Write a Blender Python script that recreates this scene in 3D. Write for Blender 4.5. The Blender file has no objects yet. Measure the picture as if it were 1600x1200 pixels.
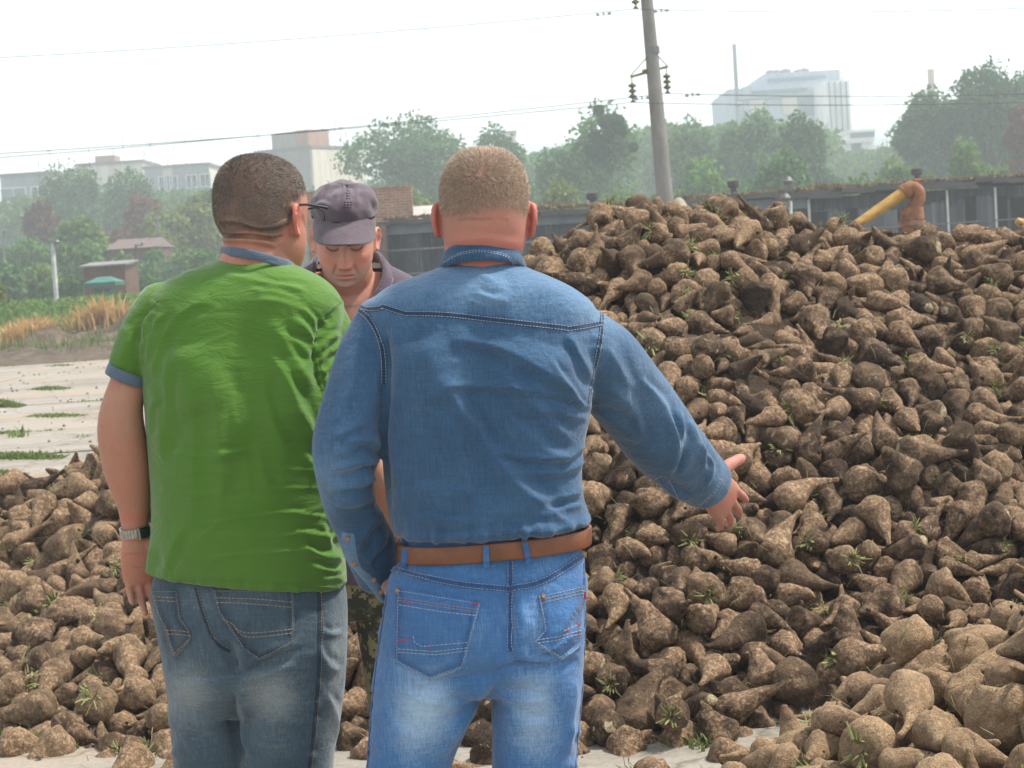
import bpy, bmesh, math, random
import numpy as np
from mathutils import Vector, Matrix, Euler
from mathutils.bvhtree import BVHTree
R = math.radians
# ---------------------------------------------------------------- camera geometry (metres, camera at x=0 y=0, looking along +y)
CAMZ, FPX, ROLL = 1.6, 2900.0, R(3.7)
PITCH = math.atan(200*math.cos(ROLL)/FPX)
_X0, _U0 = np.array([1., 0, 0]), np.array([0, math.sin(PITCH), math.cos(PITCH)])
CF = np.array([0, math.cos(PITCH), -math.sin(PITCH)])
CR = math.cos(ROLL)*_X0 - math.sin(ROLL)*_U0
CU = math.sin(ROLL)*_X0 + math.cos(ROLL)*_U0
CO = np.array([0, 0, CAMZ])
def P(u, v, Y):
    d = CF*FPX + CR*(u-800) - CU*(v-600)
    return CO + d*(Y/d[1])
def proj(p):
    q = np.asarray(p, float) - CO
    z = q @ CF
    return np.stack([800 + FPX*(q @ CR)/z, 600 - FPX*(q @ CU)/z], -1)
# ---------------------------------------------------------------- sugar beet shapes
def vnoise(p, seed=0):
    """cheap smooth pseudo noise of points (n,3) in about -1..1"""
    r = np.random.RandomState(seed); s = np.zeros(len(p))
    for k in range(6):
        w = r.normal(size=3); w /= np.linalg.norm(w)
        w2 = r.normal(size=3); w2 /= np.linalg.norm(w2)
        s += np.sin(p @ w*(1+.35*k) + r.rand()*6.28 + 1.3*np.sin(p @ w2*1.1 + r.rand()*6.28))
    return s/3.2
BEETS = [  # length, max radius, tail power, bend, lumpiness, fork
    (.205, .066, 1.25, .00, .06, 0), (.250, .060, 1.45, .03, .07, 0), (.170, .070, .95, .01, .07, 0), (.270, .052, 1.6, -.05, .08, 0),
    (.225, .066, 1.3, .03, .10, 0), (.225, .056, 1.2, .05, .09, 0), (.160, .062, .85, .0, .08, 0), (.240, .068, 1.7, -.03, .08, 1),
    (.260, .060, 1.35, -.03, .11, 0), (.290, .058, 1.9, .07, .08, 0), (.235, .050, 1.5, .04, .10, 0), (.200, .070, 1.35, .02, .12, 1)]
def beet_profile(t, tailp):
    a = np.where(t < .28, np.sqrt(np.clip(1-(np.clip(.28-t, 0, 1)/.285)**2.4, 0, 1)), (np.clip(1-(t-.28)/.72, 0, 1))**(.62*tailp)*(1-.12*np.sin(np.pi*np.clip((t-.28)/.72, 0, 1))))
    return a
def beet_verts(k, nr=30, ns=22):
    L, rm, tp, bend, lump, fork = BEETS[k]
    t = np.concatenate([[0], np.linspace(.012, 1, nr-1)**1.0])
    r = rm*beet_profile(t, tp); r[0] = 0; r[-1] = .0016; r = np.maximum(r, rm*(.05 if k % 4 == 0 else .15)*np.where(t > .97, .6, 1)); r[0] = 0.0004; r[-1] = .0004; t = t.copy(); t[-1] = t[-2]+.012
    ph = np.arange(ns)/ns*2*np.pi
    T, PH = np.meshgrid(t, ph, indexing='ij')
    RR = np.repeat(r[:, None], ns, 1)
    x, y, z = RR*np.cos(PH), RR*np.sin(PH), L*(.36-T)
    p = np.stack([x, y, z], -1).reshape(-1, 3)
    n1 = vnoise(p*38, 11+k); n2 = vnoise(p*95, 31+k); n3 = vnoise(p*np.array([210, 210, 120]), 51+k)
    sc = 1 + lump*1.25*n1 + lump*.5*n2 + .016*n3
    groove = -.13*np.exp(-((np.angle(np.exp(1j*(PH.reshape(-1)-1.0-2.2*T.reshape(-1)))))/.28)**2)*(T.reshape(-1) > .12)
    groove += -.09*np.exp(-((np.angle(np.exp(1j*(PH.reshape(-1)-4.1+1.2*T.reshape(-1)))))/.22)**2)*(T.reshape(-1) > .12)
    p[:, :2] *= (sc + groove)[:, None]
    p[:, 2] += .10*rm*n1
    p[:, 2] -= .12*rm*np.exp(-(np.hypot(p[:, 0], p[:, 1])/(.35*rm))**2)*(T.reshape(-1) < .2)
    tt = np.clip((T.reshape(-1)-.25)/.75, 0, 1)
    p[:, 0] += bend*tt**2*1.4; p[:, 1] += .45*bend*np.sin(tt*2.6)
    if fork:
        p[:, 0] += np.where(p[:, 0] > 0, 1, -1)*.016*tt**1.2
    return p
def beet_faces(nr=30, ns=22):
    i = np.arange(nr-1)[:, None]*ns; j = np.arange(ns)[None]
    return np.stack([i+j, i+(j+1) % ns, i+ns+(j+1) % ns, i+ns+j], -1).reshape(-1, 4)[:, ::-1]
# ---------------------------------------------------------------- heap surface
def _ss(a, b, x):
    t = np.clip((x-a)/(b-a), 0, 1); return t*t*(3-2*t)
def crest(x, y): return np.interp(x, [-.8, -.2, .15, .5, .95, 1.35, 1.8, 2.5, 4], [0, .02, .045, .055, .04, .09, .125, .12, .10])*_ss(8.0, 9.6, y)
def lift(x, y): return .15*np.clip(1-np.hypot((x-2.15)/1.05, y-4.55)/1.66, 0, 1)+.08*_ss(-1.2, -2.0, x)*_ss(8.8, 9.8, y)
def heap_h(x, y):
    x, y = np.asarray(x, float), np.asarray(y, float); yn = y; y = y+.25*(1-_ss(.5, 1.3, x))
    top = np.interp(x, [-4.2, -3.0, -2.3, -1.6, -1.0, -.45, .1, .6, 1.1, 1.5, 2.0, 2.6, 4.0], [.12, .38, .62, .88, 1.13, 1.36, 1.54, 1.70, 1.75, 1.60, 1.47, 1.40, 1.34])
    toe = np.interp(x, [-4, -2.6, -2.0, -1.5, -.9, 0, 1.0, 3], [9.3, 9.1, 8.5, 7.3, 6.2, 6.1, 6.0, 5.9])
    ridge = np.interp(x, [-4, -2.2, -.4, .6, 3], [10.2, 10.0, 9.7, 9.7, 9.8])
    t = np.clip((y-toe)/(ridge-toe), 0, 1)
    main = top*(1-(1-t)**1.55)*np.where(y > ridge, np.clip(1-(y-ridge)*.22, 0, 1), 1)
    wav = .05*np.sin(x*3.1+y*1.3)+.045*np.sin(x*5.3-y*2.1+1)
    main = main + wav*np.clip(t*4, 0, 1)*(t > 0)
    # low tongue at the left front
    fy = np.clip((y-np.interp(x, [-3, -1.9, -1.3, -.6], [7.15, 6.95, 6.3, 6.15]))/.55, 0, 1)*np.clip((np.interp(x, [-3, -2, -1.3], [7.75, 8.1, 9.0])-y)/.6, 0, 1)
    left = .26*np.sqrt(np.clip(fy, 0, 1))*np.clip((-.7-x)/.5, 0, 1)
    # near heap at the right
    d = np.hypot((x-2.15)/1.05, yn-4.55)
    near = np.clip(1.12*(1-d/1.66), 0, .95)+.03*np.sin(x*6+y*4)*(d < 1.4)
    return np.maximum(np.maximum(main+crest(x, y), left), near)+lift(x, y)*(np.maximum(main, near) > .02)
def crom(a, n):
    """Catmull-Rom resampling of rows of a (m,k) to n rows"""
    a = np.asarray(a, float); m = len(a); t = np.linspace(0, m-1, n); i = np.clip(t.astype(int), 0, m-2); f = (t-i)[:, None]
    p0, p1, p2, p3 = a[np.clip(i-1, 0, m-1)], a[i], a[i+1], a[np.clip(i+2, 0, m-1)]
    return .5*((2*p1)+(-p0+p2)*f+(2*p0-5*p1+4*p2-p3)*f*f+(-p0+3*p1-3*p2+p3)*f**3)
# resting places of the beets: shape + 12 x size (1/20), x y z (cm), rotation vector (1/30 rad)
BEET_DATA = [
287,113,437,43,41,-18,-12,301,85,458,32,28,-35,20,291,96,464,40,-36,7,8,268,108,516,43,1,-20,33,259,-162,609,6,21,40,53,196,101,426,38,54,-22,-64,
259,35,527,5,-47,-4,75,284,34,587,12,-48,-67,41,269,-130,584,4,-29,-35,-78,288,86,597,15,11,-38,53,247,43,622,32,82,17,9,247,108,605,20,-47,-28,60,
256,-175,643,12,-56,9,-71,260,170,674,51,43,-6,65,206,98,445,37,-26,-47,-54,253,71,618,28,-47,0,-50,271,92,668,48,-32,-75,42,266,145,699,69,-84,-2,-31,
243,67,583,12,-59,-23,55,289,134,706,63,27,-25,-18,259,-150,633,14,27,3,-6,280,116,743,92,53,22,-52,218,28,566,6,-34,16,12,279,104,693,63,-28,-55,56,
265,156,713,73,7,-40,-7,229,60,551,4,14,-33,-21,248,65,526,9,7,22,-1,235,131,682,55,-20,8,40,230,45,573,5,39,-9,55,219,82,491,30,-35,-44,-3,
227,57,572,7,72,19,24,256,-172,615,6,-19,-39,35,251,62,639,40,42,-36,35,251,124,639,31,-42,21,-38,263,174,721,76,-31,-12,76,241,98,657,38,-25,-31,-12,
204,116,487,46,20,17,-25,225,116,445,49,-27,-48,-49,241,141,755,92,57,34,53,257,-189,661,15,49,3,70,249,96,606,12,-24,20,-39,270,108,625,24,77,-45,0,
275,-192,716,24,-28,-30,-20,236,-139,639,15,16,29,0,229,114,723,79,78,10,-15,227,148,648,33,30,-16,-49,217,161,682,52,-15,23,-15,179,76,487,23,-26,-48,-71,
221,90,442,30,20,-48,-42,260,76,852,155,-7,33,-8,289,204,916,150,42,20,25,265,115,472,42,53,-37,-12,213,139,668,44,37,-7,58,249,135,656,33,11,26,79,
217,44,571,15,36,-30,23,235,49,629,37,-30,49,52,265,155,784,107,-16,-37,-41,268,134,812,122,-20,-23,-50,208,27,601,20,22,60,-59,220,120,774,104,48,18,64,
246,76,600,18,77,2,8,223,-157,621,9,-38,28,70,199,94,512,32,-55,2,35,233,115,666,42,40,-14,33,222,60,627,33,54,-5,-25,265,-146,673,22,-38,32,46,
221,31,638,37,-11,-27,-71,264,147,765,99,13,-39,64,272,172,636,35,-23,11,-46,242,110,821,135,-12,10,10,248,51,684,67,47,-32,-19,236,22,578,9,28,-33,59,
302,-218,875,37,18,44,-10,241,93,714,69,34,-53,27,239,205,873,135,-42,-12,21,220,-174,668,18,-37,31,29,224,173,777,102,-49,-19,76,235,233,882,136,-59,29,-41,
215,59,664,56,31,47,-35,204,121,680,50,10,45,43,225,190,746,84,-48,-18,22,206,-59,592,7,-24,-8,-71,241,95,616,18,44,-67,-27,217,56,625,22,5,-47,-68,
196,63,658,48,-68,-18,60,265,28,694,68,51,21,-39,210,94,629,29,52,4,-56,246,110,455,42,47,-8,29,215,39,701,75,-83,43,2,218,68,492,18,9,-34,-22,
239,80,556,7,50,-72,21,296,-158,713,26,-11,-44,-19,223,201,783,96,54,29,-13,220,218,816,112,63,15,28,251,82,772,115,8,-21,85,205,60,599,20,10,59,69,
196,36,684,60,-19,-20,-65,208,145,727,79,63,-35,22,256,110,506,37,30,20,36,224,183,763,86,-21,-1,-2,237,33,852,145,49,28,52,203,107,482,40,63,30,-58,
257,32,616,21,-87,-4,-16,221,94,649,33,10,-50,-45,265,-235,844,22,-35,20,-81,220,139,794,114,-7,15,-73,211,170,692,58,-7,-42,-80,260,115,884,164,32,48,74,
193,126,723,76,46,-48,-29,211,87,619,23,-32,-55,-39,211,172,813,114,-26,-9,36,244,54,649,41,-27,51,62,287,-12,566,6,1,-36,-38,227,137,852,141,-14,-4,-36,
310,-180,696,18,13,-33,2,223,84,806,124,-37,2,53,241,73,786,116,6,-51,8,285,-210,800,22,26,-30,-21,235,175,772,95,48,-22,-4,209,109,673,48,20,-37,14,
223,160,655,31,53,-39,6,254,168,867,135,58,42,58,207,151,679,50,48,57,-51,181,139,631,29,27,-4,-16,260,-238,925,49,-29,-23,-38,197,78,654,43,42,31,40,
213,173,850,127,28,-25,-47,203,48,675,54,39,-51,-59,200,40,671,50,-42,-20,13,200,101,733,89,-31,26,-5,200,133,724,74,30,18,40,193,107,680,52,10,34,66,
192,177,699,65,70,-7,14,228,126,457,55,-60,-15,-63,248,178,833,119,-20,-47,47,232,31,711,76,12,-49,67,228,84,673,53,-46,9,17,247,182,711,67,52,-17,45,
194,94,499,31,-49,7,-68,203,73,587,4,25,-30,-49,221,41,607,21,-51,47,-22,232,145,901,156,3,-57,1,287,-269,985,55,36,43,59,209,117,696,58,-7,-37,-70,
252,183,880,137,41,24,-3,171,-143,602,2,-11,32,-28,204,92,813,137,-27,-22,-87,300,123,504,44,51,2,15,233,27,665,47,-25,-10,-57,219,63,505,15,-20,36,-59,
225,-244,899,37,24,-44,-13,187,86,651,41,44,-29,-1,225,198,730,75,16,-23,-4,208,75,647,36,37,26,75,240,80,727,85,-56,-10,-37,248,152,810,117,42,27,-6,
199,138,527,45,-1,8,-58,226,97,745,94,45,-70,40,235,215,859,121,-19,24,45,274,-180,777,30,24,44,38,184,157,740,84,-26,-20,-31,168,79,641,35,-52,14,-66,
236,76,846,147,46,10,21,229,78,612,20,24,-41,-53,267,117,832,135,-2,19,65,263,-222,936,57,18,-36,-38,231,129,745,89,-29,26,10,195,72,665,53,52,25,2,
247,59,857,153,-17,12,39,250,106,781,109,30,-38,-12,208,60,839,144,-49,-16,-78,227,-171,710,21,4,-47,-24,211,-198,693,15,49,24,-49,286,-228,906,43,43,0,80,
209,164,737,82,-13,21,-28,222,101,720,74,17,0,14,197,96,771,106,14,-55,-28,190,164,664,39,-1,-43,-3,279,225,852,122,42,-40,21,210,123,715,69,-6,-43,-72,
247,49,865,154,-45,28,18,200,82,631,30,-28,-36,-4,219,106,723,82,9,-53,49,203,-59,609,14,37,47,58,242,64,896,173,47,49,26,171,155,662,37,-39,3,48,
215,156,672,41,-42,-21,37,223,228,893,143,20,-51,-31,259,49,927,176,-10,53,53,229,86,710,77,46,-20,-2,238,163,762,93,-12,-33,-68,225,194,757,85,11,-18,-66,
169,169,671,42,39,17,29,233,-141,613,5,41,-35,48,236,-201,832,30,52,54,-15,236,43,595,13,10,46,64,289,61,794,118,29,-39,37,185,125,668,44,32,-23,36,
200,184,805,112,55,-36,46,198,164,702,62,47,-2,-69,228,70,800,124,-52,21,-8,254,210,817,105,44,48,-39,191,124,660,33,44,51,24,194,-168,666,11,44,-35,32,
251,46,618,18,1,-15,-35,237,154,760,89,-20,-32,-51,236,-139,633,7,36,-27,-9,251,92,414,34,-23,-30,5,218,153,843,125,-14,-30,24,210,79,762,109,10,-38,40,
218,104,881,162,16,-4,-5,182,149,701,58,-2,-41,-59,175,27,650,43,26,29,25,235,114,928,174,35,25,-78,194,158,713,64,38,27,3,203,102,710,68,36,51,-31,
193,211,774,90,41,-30,73,237,188,727,69,58,6,57,234,129,834,130,-6,48,35,238,136,766,101,-30,-19,-51,215,35,868,154,11,-17,-62,179,110,664,36,-44,17,46,
258,-240,894,31,10,-25,-26,196,-192,649,5,-50,-11,-36,191,131,668,38,51,15,-6,225,190,859,125,51,0,15,237,-252,968,55,8,-48,-14,253,20,595,11,47,-19,25,
226,109,638,29,-38,-15,-70,207,86,752,96,-21,-38,2,186,-166,686,21,-63,7,34,219,-186,737,26,-47,-5,38,209,94,868,157,-63,2,-67,233,145,847,130,-36,-10,-56,
252,172,932,156,8,-4,-22,227,69,630,27,-27,-45,-72,204,183,674,48,18,-26,59,219,106,854,151,-14,-42,-26,251,-222,782,17,37,-22,-61,217,218,806,102,28,-21,-33,
234,182,698,55,67,49,-34,217,85,761,100,-8,-53,-43,215,-259,907,30,8,-22,-17,247,-249,878,22,28,-45,15,245,110,834,142,-16,-40,40,241,139,937,167,5,-7,-23,
254,21,873,151,-39,6,10,168,140,676,49,15,26,6,271,42,878,155,92,-3,-22,185,42,646,41,-49,32,-4,256,-213,905,44,-41,70,9,214,174,665,36,-29,49,-9,
245,17,609,22,49,16,36,225,126,920,168,-72,-30,-46,225,207,826,111,15,-18,44,235,142,750,80,-29,-47,-54,244,-210,699,15,35,-58,-5,184,27,635,28,48,35,-5,
236,232,910,147,23,-63,-29,238,-161,682,14,19,40,58,230,103,730,81,76,25,-49,201,53,587,11,32,0,36,204,60,879,164,-78,10,25,233,165,893,142,58,-33,20,
263,-175,737,25,35,51,0,229,34,627,25,29,-52,6,252,153,867,135,30,-23,5,257,41,900,164,-3,-44,-8,242,80,828,138,42,-33,31,201,63,825,133,4,-31,-64,
197,52,608,15,29,3,86,187,69,747,101,2,20,16,250,76,886,165,17,-34,21,225,-209,840,30,22,-47,0,212,239,922,152,-54,29,-33,186,95,808,128,70,-2,62,
216,181,912,147,21,-25,28,192,81,663,48,-42,60,41,209,123,697,52,41,2,50,219,104,675,41,-30,27,36,171,147,632,24,-28,28,17,206,119,880,155,-64,19,5,
259,114,412,35,-36,33,71,230,112,716,66,-46,-76,-27,213,50,843,140,1,38,73,196,123,791,110,43,43,26,157,47,670,47,-36,38,-77,186,156,637,25,20,-15,13,
229,69,536,8,41,38,51,249,91,840,145,17,75,-51,260,-32,560,6,41,-32,-58,242,20,941,161,-13,-32,-24,169,149,641,28,-45,-35,44,221,126,632,23,-68,-25,-55,
205,168,753,85,50,-4,44,260,151,903,150,65,-12,16,242,123,758,94,-56,12,61,181,120,799,115,5,-37,-35,163,89,738,90,-28,-28,-23,214,172,708,64,61,-5,30,
215,-152,686,23,-19,59,24,183,102,790,118,58,32,52,223,234,941,156,12,-62,8,251,117,638,21,6,-60,-57,168,78,818,134,-76,-13,24,196,97,782,112,63,30,-60,
143,61,588,16,-63,-42,-47,189,113,814,123,-42,-30,-77,210,128,731,80,21,-67,14,307,-187,751,23,-28,-3,38,269,110,940,178,52,-3,-32,230,-215,915,51,-56,-2,-20,
227,40,697,62,-32,-19,-79,194,185,796,103,13,25,26,216,225,869,126,22,7,90,212,103,518,33,12,-54,-52,207,200,821,108,35,-9,18,211,94,881,163,-14,-66,55,
226,82,740,92,13,-66,-64,226,-64,629,21,28,-63,-38,283,177,859,126,40,38,18,173,189,740,79,-68,11,51,218,186,775,92,72,16,-25,221,94,735,84,-40,4,-30,
212,176,919,152,-56,-43,3,249,-191,861,40,8,-33,30,219,107,694,54,-14,27,26,269,137,699,54,41,-41,71,226,88,639,29,5,-31,-42,199,216,875,128,-38,-72,32,
188,32,576,4,54,4,54,214,-142,653,18,-35,-21,-49,189,124,492,46,-23,40,-74,249,72,741,91,-22,-44,-79,182,146,671,40,19,-68,-2,201,69,838,140,15,-33,39,
215,87,819,134,-20,-32,-59,212,77,500,23,26,-59,-3,225,76,521,16,13,-49,18,214,71,670,58,26,50,17,219,90,857,152,-45,-22,-12,185,-197,710,18,48,-3,41,
215,251,929,152,4,-44,-42,206,98,598,5,-25,-87,-4,200,117,859,146,7,-38,-11,180,120,668,35,45,-29,-38,200,57,683,57,46,15,-52,223,191,916,146,-38,-42,-57,
214,154,956,166,21,-40,-62,224,82,595,5,-49,14,12,227,-17,586,5,22,-43,-71,227,101,903,168,30,7,75,203,192,939,154,-32,-30,24,268,-194,843,30,-12,45,81,
263,-255,940,42,34,28,-8,207,174,677,41,-25,54,-34,222,-134,622,5,-71,12,17,188,56,800,124,-58,-19,56,216,89,893,165,-25,-53,4,239,9,569,5,42,-23,-58,
194,101,655,30,-16,5,86,180,128,893,155,26,23,-77,236,-225,880,27,-39,-25,47,205,64,753,106,-15,-31,-68,218,-52,579,5,-39,5,30,200,-184,641,3,-27,23,17,
145,65,574,3,-35,-19,-41,263,131,770,95,-43,40,46,246,-173,687,17,-7,-50,-69,199,58,666,46,-24,-39,35,262,97,629,20,31,-17,35,132,37,667,43,-24,-7,-31,
194,96,683,54,22,38,75,268,-235,946,52,34,31,60,230,105,643,24,-1,-21,90,192,219,925,152,3,31,17,240,219,969,157,-7,52,-71,203,163,783,98,42,57,58,
177,202,853,122,18,-46,39,248,102,702,60,-39,25,-44,194,55,598,12,-50,-38,-28,168,218,798,99,12,37,6,245,-195,785,25,63,-38,53,212,125,740,83,50,48,45,
215,145,802,110,44,45,-40,219,-264,930,35,-4,36,7,232,75,905,169,67,58,31,240,170,959,162,26,4,39,244,203,871,124,-54,40,-13,214,-153,677,13,24,-27,-2,
187,85,701,63,-41,-5,40,206,63,612,19,-65,-8,20,253,-170,751,28,52,-21,42,174,159,693,56,2,60,19,227,-211,829,23,41,12,75,219,95,489,30,-5,31,-29,
238,89,691,53,-40,-1,-81,213,216,904,140,24,-32,-60,216,132,782,102,70,22,42,190,120,654,29,49,-2,30,186,145,664,35,13,-52,71,240,12,578,5,48,7,68,
200,-273,950,44,-13,17,19,215,97,819,130,8,52,50,225,77,780,110,-3,-56,9,189,128,799,110,71,36,19,180,86,937,177,20,5,0,249,194,882,130,40,41,24,
137,-150,615,3,-1,54,-45,156,96,857,150,8,27,79,183,185,736,74,23,52,2,172,72,832,134,3,52,74,213,142,788,102,50,46,50,188,242,899,142,2,31,43,
227,160,828,119,31,-25,-48,229,61,679,64,-35,-24,-57,221,123,624,18,-73,-4,-59,192,-208,730,19,52,-51,-54,270,-248,918,39,58,7,-32,242,-181,716,18,67,48,-32,
263,77,717,78,65,11,-45,159,108,787,114,-36,22,-7,220,-219,745,18,25,-25,21,200,71,661,40,-41,16,11,202,92,524,28,24,-32,9,190,61,809,128,-11,-42,-38,
223,-223,838,22,16,32,-61,200,34,684,53,-40,-40,-47,211,216,786,92,-64,-61,0,169,194,718,61,-20,-21,-29,207,25,649,36,61,-7,33,223,188,816,107,24,-37,-47,
246,51,887,161,48,-63,45,191,205,752,81,54,-12,-26,236,73,859,155,43,-31,-51,237,-276,989,46,28,-16,-25,209,137,688,49,-65,28,54,212,-131,607,5,43,-8,-10,
289,101,474,32,-45,58,48,204,192,700,56,-36,-41,-59,171,57,837,134,-23,-9,-8,199,137,638,26,-59,5,-13,201,127,875,145,-56,21,-57,214,101,797,120,9,65,67,
213,134,487,54,6,-48,46,159,88,771,108,-39,-1,-3,178,32,717,83,-47,-17,-23,248,119,732,73,-13,13,48,240,237,850,119,9,54,-52,203,175,901,140,40,-30,-17,
264,70,944,179,-27,18,77,225,144,888,145,43,-35,8,227,38,646,32,54,23,-9,237,-266,942,38,24,-35,50,227,139,928,159,-47,-14,-44,156,134,646,29,-50,-36,65,
197,-158,660,14,-23,-40,-24,145,146,688,50,-7,-32,-51,258,65,596,13,21,-54,-58,177,76,453,24,-12,-30,-31,249,196,832,107,14,-66,-34,218,159,816,116,-44,-19,-6,
185,116,769,97,38,-16,1,174,152,688,53,-26,-53,20,174,219,891,136,-23,58,14,157,49,661,44,-65,23,18,201,-250,888,24,0,-33,2,258,164,904,145,-5,38,37,
203,32,702,59,17,64,64,189,82,904,167,-12,23,-51,202,111,776,101,-60,36,-38,195,169,722,65,-24,-58,63,202,99,419,29,-71,-54,-13,232,220,918,142,14,-25,-54,
193,143,722,69,43,-17,54,244,-200,854,34,-7,-79,-41,247,253,908,139,43,8,-28,191,-191,830,29,62,24,2,225,-125,613,12,29,-6,33,221,-267,980,47,77,-10,-51,
193,-172,635,4,25,36,49,181,30,941,164,38,-60,44,264,-58,639,27,8,66,-52,191,-158,699,21,-11,48,78,210,96,462,31,-35,64,29,234,207,859,116,-85,-14,-10,
234,54,641,29,79,-7,-28,202,93,585,5,27,27,80,197,119,710,59,0,-8,-62,212,150,744,79,51,-56,20,184,45,861,146,-5,-33,37,177,137,891,149,-43,-15,-43,
178,206,803,100,45,23,26,190,88,589,3,43,-22,-46,229,77,628,20,-2,-53,-8,217,-257,957,45,66,-58,16,230,-192,793,27,-37,-74,-23,213,-204,895,42,46,-23,-2,
273,98,559,8,35,43,36,208,73,761,103,39,72,-37,226,47,852,141,-14,71,44,199,20,635,31,-37,-41,-11,216,49,702,67,-38,28,74,212,123,846,137,-7,-61,48,
222,100,835,137,-39,-44,46,251,17,900,153,38,25,40,235,72,602,6,40,12,13,207,56,502,10,-24,-1,51,242,40,847,133,42,-25,-9,172,161,629,27,-21,32,-52,
191,58,895,165,-87,3,-19,213,33,598,12,28,-52,-5,235,-182,730,17,-31,-5,78,225,-242,907,33,23,-43,-31,248,162,748,79,-45,11,56,233,45,584,7,-79,3,-37,
171,44,684,55,50,13,-32,310,-121,602,4,-14,-37,-60,188,131,903,157,68,-7,24,213,148,826,118,45,-15,53,190,198,896,139,-33,-34,-40,240,-165,728,27,-37,14,-32,
213,157,730,75,55,-25,56,217,-226,859,24,25,-48,27,276,164,949,156,-29,-33,-6,192,71,896,166,38,-12,54,185,162,811,108,30,-25,-13,200,100,914,171,-26,-34,70,
213,158,914,149,69,15,-24,213,141,859,133,66,-4,60,171,123,865,144,-40,37,-26,209,118,783,104,19,-17,-25,149,40,625,22,0,-59,-62,188,-215,891,41,-58,-31,-34,
194,33,901,157,-35,-51,60,211,-226,752,22,25,-52,8,203,186,979,161,-26,-33,28,176,-183,681,15,42,65,53,244,205,933,152,42,-38,12,193,200,905,138,40,65,4,
182,124,676,38,-43,28,-41,226,-237,994,60,1,61,59,216,-67,598,5,9,49,71,228,140,956,173,24,35,29,210,88,914,170,-85,12,6,149,102,760,96,-45,37,-25,
223,-229,958,58,-9,34,2,197,173,801,105,43,18,-9,145,199,816,97,15,-34,-16,237,-184,670,9,-49,-15,-67,256,-149,698,18,61,-60,-2,229,168,913,144,-43,-43,-10,
159,38,657,38,-38,14,26,185,85,691,58,7,-57,-47,262,-194,660,4,-6,-37,14,180,181,683,52,71,0,36,208,235,877,123,21,-42,-32,261,184,809,100,61,-34,-13,
246,106,492,35,64,-47,-15,245,27,694,53,-43,55,47,204,167,849,120,65,35,35,217,227,928,146,36,-54,-41,201,70,816,127,34,-34,20,222,-250,959,51,5,2,10,
211,54,920,169,30,-70,-4,246,184,896,138,68,-30,1,163,169,650,29,-53,0,-3,227,120,424,42,-46,39,35,260,28,727,80,-12,42,29,175,203,794,97,29,17,26,
185,122,809,117,54,17,4,205,112,754,91,-22,-22,-49,170,-147,654,14,19,-30,-33,196,-229,928,47,-29,-23,-75,184,184,789,95,-18,-65,-62,177,201,980,159,-64,13,34,
194,-223,972,63,-25,90,6,230,116,913,166,5,58,59,186,250,898,132,3,57,64,183,111,871,152,16,-50,-17,200,91,787,115,-48,7,-38,197,187,837,112,51,18,64,
196,114,691,48,24,-20,-77,218,171,763,84,79,-30,29,203,96,615,5,26,24,50,186,135,501,49,17,-24,48,260,41,807,125,-11,18,26,192,244,868,126,-43,5,-57,
226,135,627,21,-32,-49,-64,211,-184,834,36,6,-30,-68,167,143,624,19,27,19,69,216,233,833,112,-42,28,19,300,163,623,19,60,48,40,198,-240,839,12,-2,-31,82,
181,63,874,158,52,-3,72,181,212,896,136,-86,14,0,178,104,752,92,-31,-22,-37,245,169,735,71,-18,-40,-61,218,80,952,176,-91,-22,-4,253,86,516,22,26,-29,28,
163,39,723,82,-37,-42,-31,210,-56,603,7,-26,-47,20,172,154,773,98,-27,-26,-43,169,202,761,84,-42,-66,51,251,34,950,165,-7,45,-11,205,-151,630,4,39,16,-11,
241,102,438,31,35,-68,-39,235,82,612,8,51,52,16,263,-198,882,41,-11,71,56,240,56,864,144,48,-37,20,238,194,893,133,-15,-71,-40,199,-115,583,4,-15,30,14,
152,134,749,83,36,43,-47,238,17,642,37,-51,-10,-75,273,72,464,20,37,-35,-30,172,21,631,21,23,-37,-77,216,191,799,94,-10,-24,50,222,74,917,176,-13,-28,-58,
224,152,974,167,-22,29,-9,225,150,760,81,62,-7,63,200,-245,931,41,-55,29,-40,196,110,728,71,-12,-38,-72,180,-215,789,16,17,-39,-52,198,127,719,61,-36,-15,-77,
226,77,476,18,24,-25,-44,192,13,594,18,-53,-5,35,268,-197,889,53,38,-3,31,221,55,769,107,20,-55,-4,192,130,913,159,-9,-45,-40,210,197,862,121,42,-1,-52,
202,242,897,133,60,-45,-45,227,195,847,111,34,-37,70,188,160,868,129,-24,-81,-34,168,49,827,127,-58,31,-67,221,51,691,59,19,-28,-84,229,-200,670,9,18,33,86,
215,-229,834,15,26,-25,-17,166,94,759,99,38,66,-37,253,-240,1008,60,-70,5,2,176,95,677,42,35,-81,-24,173,49,839,129,-4,-23,-62,198,158,923,153,-66,-41,-17,
274,-204,709,14,46,-36,-60,257,-247,997,54,-26,-59,-47,259,-180,655,9,15,-57,62,162,175,756,80,-42,29,-77,206,-237,880,22,54,-33,21,170,33,674,43,-28,-80,-26,
195,137,848,129,10,57,57,143,132,807,112,35,-55,-37,225,75,672,49,-45,-1,29,208,121,463,48,-52,14,-38,156,112,605,12,-33,-17,-18,208,134,719,66,38,42,-22,
209,202,837,114,-72,2,20,249,86,663,33,44,18,54,245,69,925,176,-48,-8,-74,140,80,814,127,-11,15,20,221,112,677,37,14,43,80,157,54,676,49,-23,19,-38,
202,269,966,154,-48,-25,-75,257,215,885,127,2,-58,-19,228,59,821,125,-48,5,39,232,198,973,153,-75,-13,-34,214,86,714,70,-17,27,75,134,71,866,150,33,23,55,
199,219,827,110,-27,54,-32,208,60,848,138,-29,-6,-79,225,-72,623,16,-38,44,-31,224,210,770,81,18,45,-22,203,-203,789,20,42,-16,-49,223,113,617,16,50,-12,-28,
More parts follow.
